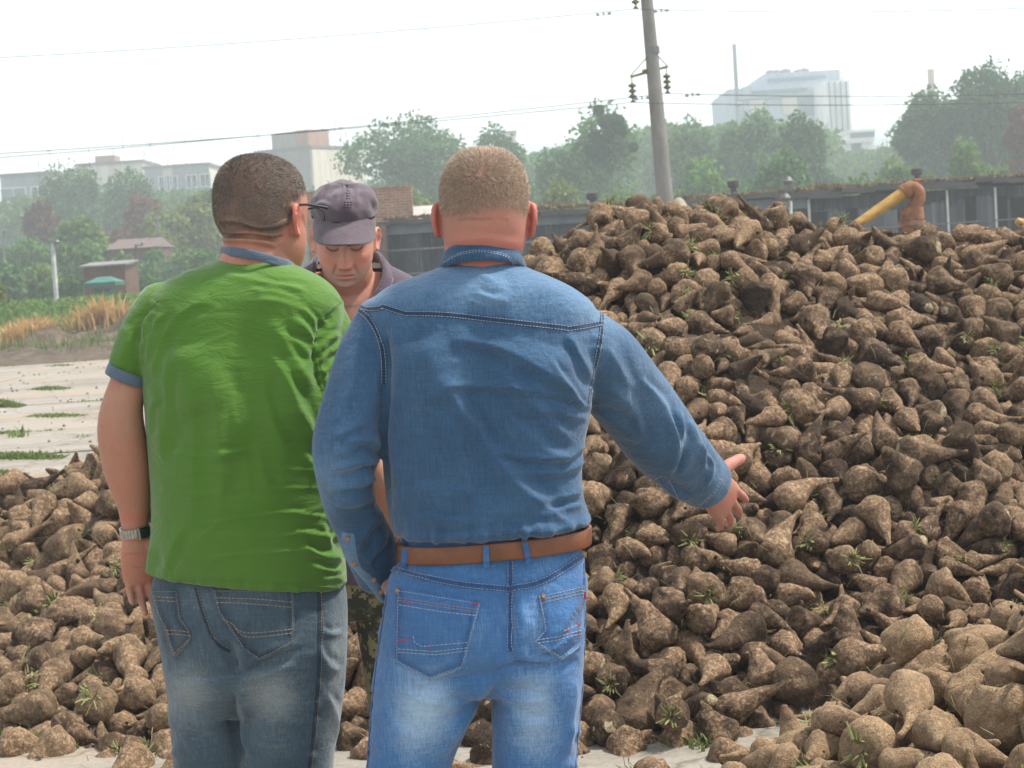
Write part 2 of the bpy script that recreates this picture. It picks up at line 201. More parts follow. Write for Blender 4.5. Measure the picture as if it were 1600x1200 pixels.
203,24,618,19,2,-24,28,188,191,711,57,-38,-2,54,219,184,827,111,-17,48,8,265,91,930,170,45,9,34,213,-205,909,49,47,-12,25,191,176,819,109,71,-23,32,
194,183,691,49,-89,11,4,189,144,866,141,29,-23,19,206,-193,707,7,-56,68,-3,236,-243,900,23,-38,-43,56,217,-129,642,8,-26,-60,-65,217,29,748,90,-3,-43,-52,
212,131,466,55,-61,18,36,221,226,820,102,-23,-50,-76,240,197,773,86,16,-37,-78,230,81,880,158,44,-60,-53,147,105,863,148,-64,3,61,258,161,858,122,-72,-6,-9,
233,65,677,54,-33,44,62,157,161,777,92,13,-28,30,223,208,845,113,43,28,-5,133,69,620,17,65,-11,36,254,71,612,9,-27,24,-49,199,22,610,9,75,-45,29,
183,217,794,92,-17,48,-20,229,62,934,176,59,3,34,237,-197,735,21,-12,-45,-18,257,167,807,101,-38,58,62,237,-242,853,13,4,-36,-40,250,207,783,86,-54,9,31,
250,197,926,143,-13,-40,-30,147,-267,963,40,-23,-39,78,210,100,696,50,-6,-47,-21,203,135,829,123,5,58,26,226,121,614,12,-35,-6,-51,235,93,567,6,18,-43,3,
246,42,492,5,-84,0,1,244,261,916,141,77,36,35,239,186,848,117,37,-50,-48,214,114,649,25,71,-22,22,211,12,936,153,-12,17,13,206,-63,609,4,44,2,71,
205,206,797,90,56,-13,36,170,164,878,137,24,49,-42,216,65,640,28,0,71,-42,152,200,948,154,22,41,22,169,174,660,30,28,-22,6,248,-70,640,30,-2,-54,59,
186,102,877,154,64,1,-57,192,149,922,158,-46,5,-55,219,-214,820,21,33,-16,-63,220,196,740,71,57,-39,21,206,126,958,173,68,-8,-40,184,149,658,30,-45,30,-73,
264,100,567,17,30,13,44,242,-56,631,16,-84,17,-2,215,186,668,38,-47,-4,-18,191,142,777,100,-27,15,-15,173,139,876,144,-11,-44,-43,137,156,739,76,-74,13,-37,
185,168,831,113,-27,-9,-6,203,247,879,124,65,-8,53,210,-180,794,30,-66,-28,-7,223,242,916,144,52,9,5,230,-185,773,22,-19,12,52,229,87,486,22,41,-29,0,
228,73,536,5,29,-31,55,271,53,967,176,9,19,-33,243,242,887,127,36,-37,-30,167,209,922,142,-80,37,21,206,81,860,146,38,-35,41,263,225,903,134,19,28,58,
237,40,892,156,32,-26,-7,225,64,625,16,-7,-20,-67,227,243,936,151,-14,52,44,201,140,812,110,-48,-61,44,190,38,588,2,-30,-33,-75,191,105,607,7,19,-26,-76,
241,-147,711,30,-8,63,58,186,137,914,156,32,-33,-32,205,143,769,89,45,-3,-58,182,152,917,151,-17,-62,-7,174,77,797,118,-64,-18,-27,193,39,863,140,-28,33,33,
256,106,589,8,-41,78,12,189,-129,633,11,-39,0,-61,216,-243,978,55,-55,-5,19,220,96,450,28,3,55,74,218,192,683,51,-15,73,-43,232,-175,826,35,5,57,31,
204,-214,719,17,-64,-4,53,225,153,523,51,36,-26,55,254,-195,767,22,18,0,-30,168,129,815,115,-42,-16,25,265,163,772,86,63,-9,-13,233,-248,951,46,33,-35,-12,
243,121,746,80,58,23,-61,158,61,634,21,-42,-24,66,164,63,607,12,-56,-33,27,187,69,653,34,-30,-59,35,249,54,942,175,-13,55,21,159,42,695,54,59,-43,-2,
194,39,737,83,-50,37,-47,148,96,644,27,-65,-34,-23,188,92,944,173,4,16,-14,198,233,894,130,17,41,71,152,230,933,150,67,11,38,171,79,636,21,-61,-1,43,
197,82,942,174,-4,-25,25,196,260,927,145,45,-26,3,207,52,592,4,55,-17,43,222,197,791,88,64,-19,53,208,203,827,100,32,37,-12,257,39,922,162,25,-40,1,
256,104,573,9,37,73,-5,194,20,670,46,-54,-35,55,238,-209,775,16,36,-33,-26,182,-67,617,9,-11,6,30,225,-237,815,12,-33,-68,29,204,99,940,173,48,-3,67,
197,229,852,113,58,28,1,165,-235,985,58,33,-17,2,191,82,919,169,16,-21,12,183,117,897,162,-71,4,-23,158,206,912,138,43,44,-10,249,152,890,138,59,-15,50,
193,111,657,26,39,-34,0,135,107,913,167,-57,11,38,188,20,922,155,-63,-6,19,174,-160,700,14,9,69,33,177,98,686,46,58,20,47,224,-140,647,10,70,-13,-57,
165,108,445,37,-50,26,15,186,-170,659,4,47,2,68,247,70,723,85,55,1,-32,265,-264,881,13,27,-38,-8,194,183,956,157,-26,60,-7,198,90,886,160,-27,4,14,
187,126,758,85,-53,-9,-35,176,139,800,105,-28,-54,-15,183,175,872,130,35,40,-18,181,136,602,17,42,-40,23,150,202,801,97,-77,-10,-8,235,-17,596,13,22,33,39,
194,205,743,75,46,-32,58,191,202,726,62,51,-1,-32,224,135,736,75,8,58,-51,204,257,937,145,12,-54,-16,231,-189,820,26,-56,16,-50,184,233,901,142,44,45,30,
211,64,592,5,39,-3,-7,245,233,869,116,49,-5,77,196,104,621,13,62,-3,10,220,-184,805,27,61,7,-49,289,180,829,103,-3,-36,-55,228,130,554,31,36,27,16,
202,-136,673,21,-9,49,64,242,150,598,22,74,-2,33,230,53,813,122,50,-47,-51,274,129,946,167,-11,-16,-20,133,119,684,43,76,-11,29,221,254,949,153,-17,-46,-48,
222,249,923,144,-25,4,-59,177,175,686,45,60,-8,47,220,157,964,161,46,2,32,206,237,953,156,-57,34,57,180,31,886,148,7,17,-46,201,-255,988,52,-49,-44,-47,
230,223,880,124,38,11,55,175,148,715,65,-74,-23,-38,132,142,636,19,-50,3,-3,183,124,636,13,-53,11,43,201,-207,655,2,12,-31,-27,195,-117,616,5,-34,35,-12,
215,33,751,81,-21,31,41,175,-252,862,11,54,-53,41,141,192,903,138,11,-3,-76,167,132,681,41,-51,-32,24,206,105,956,175,23,-14,-21,185,27,914,155,42,5,74,
167,55,911,166,57,-8,-35,171,43,932,167,-53,6,-56,146,124,899,158,-64,36,2,210,-252,913,28,47,-17,-15,201,107,745,85,46,-32,-74,210,-210,893,32,2,-83,37,
212,190,951,151,-10,-56,-69,144,146,734,75,72,-29,10,239,76,645,26,59,24,5,197,106,638,18,-13,54,-49,272,43,786,114,-49,-31,30,237,-254,838,12,67,36,-52,
224,76,683,57,50,17,23,192,-161,659,6,24,33,73,176,143,953,163,-8,38,-6,217,150,879,135,11,-14,-52,179,201,746,67,15,37,83,236,277,979,152,-69,-12,-16,
271,-283,1009,43,31,73,-19,162,-193,686,12,3,-76,28,186,142,810,115,-53,66,10,171,152,852,121,-52,-51,27,209,128,934,167,-44,-17,-7,250,203,891,130,-25,-6,-25,
197,190,857,115,15,-55,-39,195,42,613,10,-14,56,12,236,124,543,28,-26,37,54,283,-283,931,33,-64,-25,52,267,47,722,76,32,59,-65,263,-202,969,80,-1,-69,-40,
202,-264,901,22,18,-37,34,200,227,956,152,30,32,-66,220,70,885,156,-50,-8,-65,238,-208,746,17,-54,53,36,226,173,841,117,-50,-26,-62,203,-246,929,26,26,-42,-46,
232,164,642,19,52,-24,21,234,-242,965,52,3,6,52,221,89,639,20,53,-14,28,216,143,650,24,-7,-55,-72,141,155,796,109,15,21,68,213,41,911,162,42,-31,-38,
191,152,860,126,44,40,-63,133,66,830,130,-37,-30,-32,149,86,465,26,43,37,47,206,180,638,28,-57,-5,-69,192,-230,907,31,-33,-27,29,225,56,505,5,-11,52,-4,
174,64,837,134,-24,18,-22,204,-219,760,14,44,-28,9,226,63,871,150,43,-3,22,232,228,976,152,33,-21,0,171,79,928,171,-54,0,25,188,130,647,23,49,-32,-18,
164,91,873,155,-22,-19,55,198,166,877,128,32,19,7,218,213,997,151,49,-52,8,161,68,892,159,-20,-55,-37,246,-182,763,22,-66,29,-37,307,196,922,135,51,10,11,
252,-218,708,15,-70,-22,24,214,-180,861,43,-19,45,72,198,-215,944,56,-9,-64,7,230,-292,1025,43,-12,-45,-4,183,-261,916,27,38,54,46,234,160,796,104,-46,11,-56,
258,45,633,27,30,21,64,219,-234,918,34,-42,-5,58,251,229,998,154,36,-19,0,211,215,836,105,-14,-18,61,211,205,963,151,1,25,85,230,-269,972,38,-73,18,-37,
232,-197,726,16,28,43,66,217,-161,646,4,28,-26,16,169,189,874,127,64,-15,-45,226,97,918,165,70,-4,20,163,139,669,36,-36,52,40,190,181,868,124,34,-60,-13,
213,16,603,5,47,-22,30,233,34,723,69,44,-20,31,165,102,629,13,59,12,-44,202,-274,956,40,20,-46,-79,143,30,607,12,65,-33,23,178,148,732,69,-60,17,-50,
194,28,893,150,-15,73,33,214,32,710,64,4,55,22,159,105,895,162,-34,18,63,157,28,615,11,-55,-47,-42,241,75,695,68,-28,-1,-77,237,-175,857,52,36,-42,-20,
239,-272,915,26,-11,-21,36,217,-259,867,15,-40,37,52,211,-166,843,42,-18,59,-16,212,-76,611,12,-42,22,72,214,171,633,25,76,-8,-49,217,-66,647,21,53,2,-16,
190,-209,924,51,6,27,88,193,-228,996,64,-25,47,51,169,82,845,140,-29,36,-21,221,264,960,147,32,7,16,185,167,829,104,22,-28,-47,223,-133,670,13,66,-17,58,
219,191,811,96,-32,22,57,268,94,962,172,-4,-33,-35,234,227,833,104,59,30,-16,245,-203,802,13,56,-6,61,207,-195,759,13,5,-42,-63,212,83,897,160,41,56,56,
153,-264,955,37,32,-12,26,244,-224,891,33,-32,15,-66,219,26,735,71,24,51,73,234,199,1004,153,4,-60,-67,158,24,930,155,59,-24,58,142,144,869,134,5,-61,23,
202,-198,745,17,15,33,10,237,-162,709,13,34,33,59,207,72,917,167,-37,8,9,192,173,645,24,51,-6,40,255,-201,875,33,-19,-48,0,179,83,493,17,46,1,40,
198,137,514,42,17,-10,-23,243,125,564,27,-61,-14,-44,229,211,727,67,47,-14,43,227,17,660,41,21,-4,53,254,-70,654,31,9,-24,4,214,-199,643,3,-12,-38,-60,
246,-213,956,63,15,18,37,157,23,684,58,35,-31,19,196,22,702,68,-6,46,22,213,202,710,61,49,59,-10,259,-138,685,18,16,-47,-72,183,-280,944,32,3,40,15,
187,-267,923,28,-45,65,43,197,214,804,94,48,-30,-33,220,30,657,37,-56,6,18,243,270,948,145,-51,-5,70,260,-282,979,40,45,40,51,193,150,643,21,63,0,0,
246,-270,941,28,38,19,-25,178,143,841,119,40,5,-22,208,256,975,153,9,-60,-54,260,181,1002,158,41,18,51,246,-242,945,42,-47,49,4,155,-155,690,11,-8,52,70,
185,79,871,152,4,-58,-16,209,214,869,116,65,-29,-55,182,24,710,57,59,13,-37,145,68,512,15,-58,26,68,202,-235,912,26,-28,27,38,254,-231,972,55,-32,58,28,
200,-193,672,5,57,12,44,176,55,602,4,-38,34,-20,203,154,723,69,-57,20,73,188,175,784,90,76,-4,51,231,178,921,140,38,2,-31,209,203,840,101,-10,-50,-39,
189,-249,974,45,-43,54,-16,216,133,965,170,72,-14,-30,251,185,935,144,23,-10,-11,177,198,959,152,24,-49,-35,186,217,811,97,-67,22,-35,191,-227,765,16,7,52,-21,
168,138,947,168,-21,-21,-48,189,-173,827,25,-50,53,-45,184,118,923,167,45,32,59,209,163,888,130,-61,27,-24,166,211,821,95,39,53,43,212,-206,850,25,38,-30,7,
209,214,861,109,47,-39,-29,199,114,531,33,43,-15,-47,238,221,839,111,-2,-46,-44,232,-221,991,60,-40,-11,-61,187,138,821,115,-23,12,-4,231,138,629,14,-57,-22,-41,
208,165,929,148,38,11,-34,231,220,935,139,25,59,47,190,57,614,12,55,-36,9,189,45,641,34,-54,-12,-52,223,124,435,53,37,-10,4,199,103,404,33,-22,23,-27,
268,77,385,14,61,-38,-29,272,68,337,7,-64,-11,53,292,42,379,6,19,37,50,275,62,434,18,32,8,-25,240,58,716,79,35,-40,-66,291,85,395,31,41,-31,11,
241,47,733,92,24,29,83,232,89,370,17,10,-21,-1,264,49,361,6,12,32,-9,237,113,385,32,-23,-34,-83,264,47,481,12,-43,-30,22,285,-77,723,58,55,31,58,
238,67,701,72,40,29,60,277,-107,631,21,43,-25,75,278,-117,623,14,36,-3,50,254,157,447,80,47,16,63,251,228,771,87,35,30,54,263,28,821,132,31,-21,6,
239,-45,627,26,79,-15,3,194,32,492,4,12,-33,36,247,-212,665,9,8,22,-46,272,-47,606,15,26,-36,56,236,-76,598,13,-6,42,30,292,-102,733,55,8,-49,-17,
235,1,594,18,-4,69,-58,248,0,617,24,35,25,7,275,25,772,101,-20,-87,-8,232,3,584,9,39,-19,-24,219,56,468,16,74,19,47,284,-289,964,44,-36,19,60,
243,94,364,9,43,-47,56,282,-40,637,34,-11,-30,-19,187,201,700,63,77,-37,6,265,-82,749,70,27,-30,28,255,-42,818,116,-21,-46,48,229,26,409,4,13,-33,-23,
239,-112,655,29,-2,39,24,251,-10,868,136,55,-23,-38,245,-20,607,14,68,-29,-3,234,217,745,79,-48,36,-58,208,113,373,18,-21,84,-9,251,-161,770,39,7,-33,18,
272,-42,575,5,-15,36,33,269,32,456,6,26,38,8,223,171,449,83,-8,78,-14,194,-89,568,5,19,32,-15,191,72,438,22,-18,72,59,222,46,723,86,-1,45,-70,
176,127,423,44,-13,63,15,225,-49,688,56,31,-32,-12,261,-60,926,127,43,27,64,216,-3,571,5,-33,20,34,204,138,476,59,-38,48,40,251,-11,750,91,-50,8,34,
231,-34,593,12,23,8,21,189,100,384,22,0,-44,-41,233,-152,729,33,15,-50,-28,208,29,811,122,36,-38,6,259,93,398,21,41,37,25,188,144,474,65,-5,-43,56,
232,-74,691,44,41,-19,35,171,57,720,88,-14,28,-10,251,216,709,60,-46,4,-20,217,34,353,3,-3,-39,-46,252,-92,789,78,58,-28,-14,234,-29,664,45,43,-19,79,
234,26,758,97,2,46,24,268,-91,699,47,10,-11,-76,241,-38,779,96,40,-22,71,238,-82,595,3,44,16,76,257,-13,715,71,46,-1,62,177,135,440,54,46,-17,22,
220,16,728,85,16,58,12,193,-91,632,19,-48,-5,55,232,-97,625,12,-14,66,64,222,-68,697,53,44,7,-66,216,194,674,45,-49,-51,33,254,-283,905,27,-61,-35,4,
275,-20,899,141,-39,16,-43,290,-269,846,7,-54,65,-1,201,-129,686,28,33,-37,-34,217,259,867,129,33,-20,-57,253,-111,713,41,20,-52,35,201,62,420,16,26,-36,0,
249,-89,652,26,-5,-31,87,256,-23,781,104,8,-41,-64,252,16,797,115,24,-45,-65,217,21,846,140,22,-53,-51,258,11,668,53,-31,14,72,239,224,725,71,-23,68,-58,
217,-58,666,37,33,-19,-30,234,-90,723,56,21,29,11,213,-88,663,33,17,-37,-40,170,86,434,27,-14,-62,-2,222,-15,619,25,-33,11,61,274,10,721,81,2,74,-35,
215,58,707,72,-22,-15,-56,220,-204,930,61,22,-38,74,199,-29,597,5,23,37,50,220,-75,632,20,46,-16,14,207,57,757,103,40,-2,-76,234,-62,822,101,38,-70,-5,
260,-124,745,45,14,40,24,212,254,850,122,-10,51,-41,232,-87,641,19,-8,27,80,184,-274,901,23,31,-18,-11,276,-57,714,63,-4,-27,-73,271,245,769,81,-44,2,54,
218,-31,602,14,2,-42,-31,263,-33,740,80,-13,-53,-67,255,5,784,107,-15,-7,27,264,3,677,57,-34,4,1,251,5,874,139,0,10,52,250,-69,757,73,6,21,81,
292,-27,679,45,47,-14,-53,210,43,770,104,-18,-78,8,245,-10,660,40,-24,22,67,234,56,403,11,7,-66,-40,220,-212,966,70,-24,67,-30,220,9,706,71,31,-18,6,
208,4,660,44,-26,-39,-64,236,40,767,94,-16,54,48,247,-99,869,102,-45,-26,69,211,116,380,25,-20,51,31,261,245,824,105,-25,-28,-52,257,-72,872,110,-30,-29,-57,
256,22,741,83,74,19,13,236,-44,874,124,-52,-13,46,266,206,701,50,40,15,-11,212,-113,806,77,-37,-19,41,253,-66,911,123,-55,21,-36,228,-259,848,13,-45,-21,-36,
227,-44,684,47,39,-54,-52,237,-6,611,15,15,-23,14,270,-21,867,132,-41,13,47,231,-81,810,90,-14,-48,21,217,243,801,99,-2,23,-3,182,-27,650,32,18,41,-53,
165,-101,590,2,-28,-33,-77,210,47,761,101,-40,-17,-42,197,109,363,11,-5,-52,-57,165,81,429,21,57,7,38,241,65,751,96,-30,-36,25,243,-36,749,87,-25,30,-14,
156,-66,658,41,-14,87,-26,175,15,750,93,0,34,63,187,35,776,100,-36,21,37,222,-15,668,48,15,2,90,184,-90,602,4,50,2,-49,237,67,397,10,-33,-22,-49,
164,156,432,74,33,-45,-8,190,77,691,62,-62,59,9,236,-269,893,17,59,4,48,211,-127,718,38,53,-37,47,195,125,411,40,3,61,54,302,273,789,90,29,-28,27,
201,-40,670,40,-3,-30,-89,219,-89,677,41,-31,16,5,213,-3,776,101,17,-20,-40,231,237,829,104,37,1,-18,246,1,718,74,-68,-32,2,189,35,759,91,44,-34,36,
202,260,900,142,-29,1,-30,238,232,818,97,36,5,60,156,102,370,14,22,-30,18,210,104,378,17,13,-4,36,262,-197,948,72,26,-43,-14,224,-5,654,34,-15,70,22,
168,-31,619,20,70,-25,10,228,9,766,99,9,-73,51,228,16,680,53,-43,-31,17,200,-110,603,5,-40,-40,-59,275,-118,822,79,-28,17,72,242,-85,612,6,-59,66,2,
259,-107,677,31,45,-8,-8,193,46,432,10,22,54,58,194,77,404,19,10,8,62,256,-177,881,63,21,36,-16,270,-63,897,119,-32,-78,-39,223,-17,724,76,-50,12,56,
250,105,399,26,-48,39,9,230,-34,846,120,-4,-28,55,196,-59,880,115,77,20,-42,224,19,786,110,52,15,16,204,52,344,4,35,-17,15,220,-139,696,27,-2,16,6,
216,-66,714,58,-31,-17,23,231,-82,853,103,22,52,-22,205,-23,765,93,13,41,84,255,-17,697,61,-37,-27,61,217,-21,658,37,-16,-58,-52,203,-78,680,37,-8,16,62,
244,-182,934,76,-55,2,22,211,-49,644,33,-45,15,-10,196,-26,643,24,-14,30,-61,189,150,449,71,43,-21,-5,249,17,691,60,-44,-32,-55,203,12,855,134,53,-5,69,
180,-48,668,41,26,-2,1,185,-15,649,34,35,13,33,276,278,888,138,-37,-44,55,257,-192,930,66,10,-34,-64,208,-64,675,42,21,-33,76,222,-21,615,19,35,15,-20,
265,-5,596,9,68,1,-4,216,5,697,64,28,16,3,241,245,859,117,48,-1,19,206,-97,608,5,-34,-47,-59,256,-17,806,110,27,10,43,197,-79,720,52,-45,57,56,
240,-34,663,34,44,-42,37,208,-138,726,37,-39,-41,-29,256,-48,711,71,52,13,12,205,-37,691,53,-31,46,61,192,-132,658,17,-25,37,28,225,-155,833,47,35,-29,55,
238,-235,648,3,19,-27,-11,218,-108,830,82,-65,12,-30,223,-184,876,53,1,9,-4,248,-93,918,112,-17,40,36,211,-102,782,69,-43,13,1,228,-25,686,55,-24,30,-61,
199,81,364,10,18,18,33,226,-11,627,27,27,35,7,217,30,793,107,1,-43,20,210,60,380,4,-38,13,48,259,8,836,123,-3,59,-58,195,-98,660,27,-38,-40,38,
276,-153,958,86,13,-44,53,197,-57,686,50,-58,-31,60,267,-8,833,120,-51,6,53,206,-209,676,12,57,25,-40,188,36,415,7,26,7,-27,208,82,437,20,-55,10,42,
234,-36,824,109,20,44,-29,194,85,357,5,-36,20,38,202,1,642,30,41,-67,32,309,307,926,141,39,12,48,191,-19,651,26,25,-35,5,227,-112,646,20,75,11,52,
227,-69,777,81,-10,-44,38,242,-78,824,98,-19,-11,46,184,8,625,25,-4,8,-37,206,-142,754,45,-16,-32,-64,224,-112,792,67,53,18,42,220,-51,796,94,50,-32,8,
173,-100,707,41,-49,56,-34,244,-150,850,61,22,26,0,199,-79,783,79,48,-47,3,234,-13,792,104,64,-56,-4,248,-15,847,125,27,6,-36,212,278,951,154,46,34,-54,
283,366,924,127,-25,-43,54,277,288,851,115,45,-13,37,171,49,711,72,20,1,29,215,-169,959,88,2,-24,63,270,-174,805,34,33,-5,-14,239,-100,893,106,-51,-9,-7,
228,-129,804,59,-18,-50,7,185,-95,758,63,44,-13,51,188,35,808,116,59,45,-46,201,-129,881,84,82,-3,-40,185,4,845,129,5,-47,1,213,6,646,33,-60,20,25,
182,20,718,72,29,1,3,223,-47,820,105,32,18,45,183,53,730,88,71,-33,-33,229,277,740,69,38,-48,20,294,-283,687,6,38,-15,43,213,52,754,96,21,-19,32,
256,-236,733,13,40,-25,42,245,-89,765,69,47,-10,78,216,153,478,70,-17,-21,47,242,277,912,143,56,6,63,170,-34,901,130,1,-38,64,274,233,785,89,44,-10,46,
217,-147,890,70,21,-55,31,208,-81,657,25,29,-39,67,172,-71,663,37,-6,-19,21,160,-120,737,45,25,9,65,262,-184,964,83,20,37,48,238,-160,894,68,35,13,61,
211,40,477,4,-32,8,19,227,-9,919,143,62,-11,11,183,11,594,10,-48,22,21,274,-34,633,20,58,8,-40,207,-274,679,5,16,60,-21,213,-242,771,10,-49,-26,-68,
218,-9,645,27,-65,-21,-14,214,-53,676,43,-71,34,-34,209,-14,746,81,50,-4,67,245,-2,801,113,-17,-43,-37,194,53,412,12,59,12,13,294,304,851,110,28,14,-19,
193,229,763,80,-47,11,-31,242,276,876,129,-7,-35,-46,215,237,713,56,68,5,-9,235,261,832,109,-24,-66,-61,233,-109,870,92,0,-30,-58,249,-56,700,53,49,-39,51,
219,14,781,101,-32,19,35,206,251,800,92,39,-33,24,247,-1,669,37,49,21,-55,268,144,492,57,28,-15,-8,169,-38,618,15,-28,-77,27,249,279,772,82,21,-24,-1,
218,-232,681,5,-38,7,27,218,-168,928,78,31,-28,-24,233,59,453,12,5,-34,19,223,-291,906,18,48,17,-62,245,-103,848,87,6,-61,-38,251,-49,904,123,13,-22,30,
213,37,393,5,-14,59,53,185,84,413,24,39,-38,28,211,-182,924,69,35,34,-13,206,-152,749,35,-7,-80,40,191,51,777,110,-10,-33,-2,237,-34,709,65,12,-55,-44,
208,-264,680,4,-12,-37,-60,249,-156,762,33,35,8,71,213,-82,872,107,-4,40,84,175,-20,732,81,-52,0,-38,199,-252,677,4,21,40,-77,254,-228,701,7,-30,30,73,
210,-57,659,31,-61,27,-43,236,20,832,125,24,12,-38,243,-255,697,12,-35,14,44,179,-148,835,52,34,62,43,164,42,781,108,18,-46,19,222,220,698,50,8,72,-22,
181,231,800,92,-50,-14,-13,206,246,739,69,-40,30,53,177,57,394,6,40,-54,-9,206,122,395,35,-12,-30,-33,240,-118,806,68,23,49,-20,199,-26,625,20,-34,1,-82,
179,-223,677,3,-24,-37,-68,225,-116,944,105,47,-25,-3,273,-3,742,74,-8,-28,-74,224,-76,909,116,27,43,-48,209,108,410,27,-54,-16,2,216,6,657,36,-57,21,8,
215,268,766,77,-41,16,-43,215,-154,920,83,54,-8,25,160,70,409,17,-55,-30,-40,209,-162,860,53,-71,-48,-18,205,-165,950,82,-78,-3,-51,213,-112,748,54,37,-29,12,
200,24,426,3,-22,27,-7,210,-288,944,38,20,4,-65,218,10,609,16,57,19,54,219,-119,664,24,-59,-22,58,192,-98,668,30,3,79,7,169,-2,671,47,-72,35,49,
191,-127,679,22,-68,-30,14,258,1,813,117,-7,-18,42,232,258,731,59,-1,-45,-24,294,-117,901,95,-43,18,31,252,64,412,9,-73,-24,-8,248,273,819,103,-39,7,32,
236,-93,823,84,49,-12,-62,234,-135,938,97,-17,-52,43,179,-88,618,12,14,-80,-47,213,-66,853,102,24,-42,-60,193,-34,644,26,39,-28,24,196,108,343,7,4,-80,49,
250,-80,743,61,42,-20,25,262,-62,738,66,47,-55,-31,199,314,763,80,-10,31,18,301,-308,920,27,-15,-57,-37,215,-169,971,91,42,0,-31,253,-59,964,128,1,-56,-32,
175,-175,852,38,11,33,-40,215,-111,777,62,-22,55,-36,239,-34,835,114,38,-30,6,150,72,394,16,-5,58,-2,227,279,765,74,23,18,4,206,-153,842,55,-44,-66,-23,
201,-241,673,2,-33,-32,-82,205,-193,956,77,13,21,51,182,-101,686,35,-11,53,-25,244,255,720,55,53,-10,-30,187,-107,764,61,4,-37,-15,199,-84,704,43,-53,-1,-60,
224,-14,681,53,18,51,-46,191,95,409,24,-16,25,50,201,258,877,129,15,-38,-26,175,22,817,122,44,-4,-61,231,319,820,98,1,40,-46,225,-6,780,94,47,-8,5,
166,273,929,148,-3,-42,-42,264,-48,743,78,-36,29,60,228,15,625,18,63,-68,-4,231,-257,686,8,-73,35,-29,237,264,890,133,40,-24,23,223,-47,702,60,-23,-61,-19,
215,-301,882,6,15,-31,-15,224,-164,886,62,-23,48,-22,262,-119,759,50,35,-54,15,211,-47,623,16,44,-29,3,268,-22,713,64,53,12,-57,239,50,457,6,17,-28,-20,
215,-316,887,6,-31,-35,-74,231,-117,686,31,-42,32,34,172,30,445,3,38,30,78,222,-74,816,93,-50,28,-32,194,77,333,5,-25,28,-8,213,246,728,61,37,-13,28,
261,-294,735,6,-53,7,-39,204,-141,741,38,80,19,2,224,-86,838,95,8,25,38,224,-80,891,113,9,-68,-57,236,276,800,96,-44,3,65,187,-39,862,123,-45,4,-15,
246,272,840,114,-5,-42,-59,184,-11,708,63,49,-38,-8,220,-150,910,77,-40,23,16,194,-138,898,79,15,39,45,249,4,863,129,30,-30,-36,269,32,817,117,-29,33,-12,
185,104,354,7,32,67,-53,226,128,446,53,-61,-21,-18,223,-374,881,6,-26,30,47,187,-297,959,39,-47,38,-54,209,112,392,25,34,-31,7,177,258,849,113,26,-27,-6,
161,-97,807,82,-29,-3,-71,201,-97,720,48,42,-21,69,195,-3,702,63,-74,15,31,223,310,880,124,-19,36,47,259,-230,716,11,9,70,8,185,-94,864,97,-53,-17,-73,
180,-122,796,59,26,34,35,247,-36,967,128,-18,66,1,222,9,756,88,31,-7,8,274,10,886,142,12,-63,-44,200,229,716,58,-52,-45,64,229,-207,987,75,17,56,36,
216,-251,823,5,-22,51,-75,233,-104,703,33,18,-65,-35,250,-41,909,126,19,7,11,160,-3,932,146,6,30,-53,245,-306,899,16,57,-6,27,211,264,799,92,36,25,-50,
230,-356,918,11,8,-35,25,225,-71,802,82,42,0,45,222,-3,755,84,61,-7,-2,257,-32,794,101,45,-17,80,185,95,380,16,-52,-28,-24,284,336,909,132,41,-34,63,
216,316,839,103,52,26,-74,205,-4,888,138,17,-27,-39,225,286,830,104,-32,3,-54,236,320,889,131,31,31,-44,222,315,853,116,-29,-36,32,224,-77,643,19,-41,-8,-10,
227,-34,722,70,-39,-32,76,257,273,756,66,-45,35,27,253,-331,913,13,32,-43,-17,241,-128,716,26,16,80,5,194,-125,692,27,31,-80,-1,203,78,372,8,-56,-25,-45,
225,253,763,71,46,-2,43,149,-130,644,15,51,-3,55,143,-103,599,3,35,-12,29,224,-28,695,57,12,-30,-63,245,329,844,105,-43,-5,-16,183,-106,614,6,-17,82,32,
191,156,439,72,-4,-54,-4,199,233,755,73,10,-52,-75,217,-343,917,20,34,-29,12,202,-123,885,89,-20,56,2,204,-121,701,32,24,-55,32,200,-60,796,89,44,-10,-26,
201,241,824,96,36,-12,65,221,-122,770,48,36,45,55,172,-50,812,100,-67,53,-15,211,-17,778,95,-17,45,45,236,-19,845,115,-11,58,-41,231,-306,993,41,31,17,8,
274,-240,713,9,0,-35,-57,160,-106,624,7,47,9,0,193,17,810,117,-20,43,7,188,68,381,7,-58,-49,-13,260,-325,955,36,53,-14,-40,222,-104,634,13,-66,19,-54,
208,-109,891,100,2,-41,58,192,258,752,68,38,-17,-36,235,-329,923,19,28,-37,-65,215,-45,726,75,23,12,66,281,298,886,122,12,-49,-73,203,328,883,125,5,-39,-49,
199,-278,726,10,-22,28,1,262,-101,753,57,-59,-32,-37,180,-9,817,116,40,-23,-78,192,-159,917,74,38,-21,-13,174,-141,835,58,-22,20,48,208,212,750,70,53,-13,67,
206,-284,869,5,2,-35,-15,209,29,848,138,-16,-45,-42,197,-69,706,51,36,20,71,193,-20,858,124,45,-30,-23,195,263,796,84,39,30,-5,184,298,894,132,43,43,55,
159,-183,954,80,57,41,-44,209,-159,830,39,14,-59,-52,251,-38,810,100,-20,65,34,218,281,745,62,-38,-25,-78,196,-98,714,42,-15,65,8,200,329,855,111,-13,-42,14,
204,307,802,89,-54,-39,51,250,-75,871,103,-18,-70,-58,216,10,637,24,-2,-49,-73,189,-244,689,8,-7,-47,-52,202,-227,742,12,7,-51,-74,246,8,824,118,4,-64,-69,
249,252,812,99,30,-7,31,155,249,843,111,-48,-29,18,236,291,816,96,-43,41,66,199,-334,872,5,-31,21,41,249,-321,927,27,-55,33,43,205,-298,934,28,-48,-9,71,
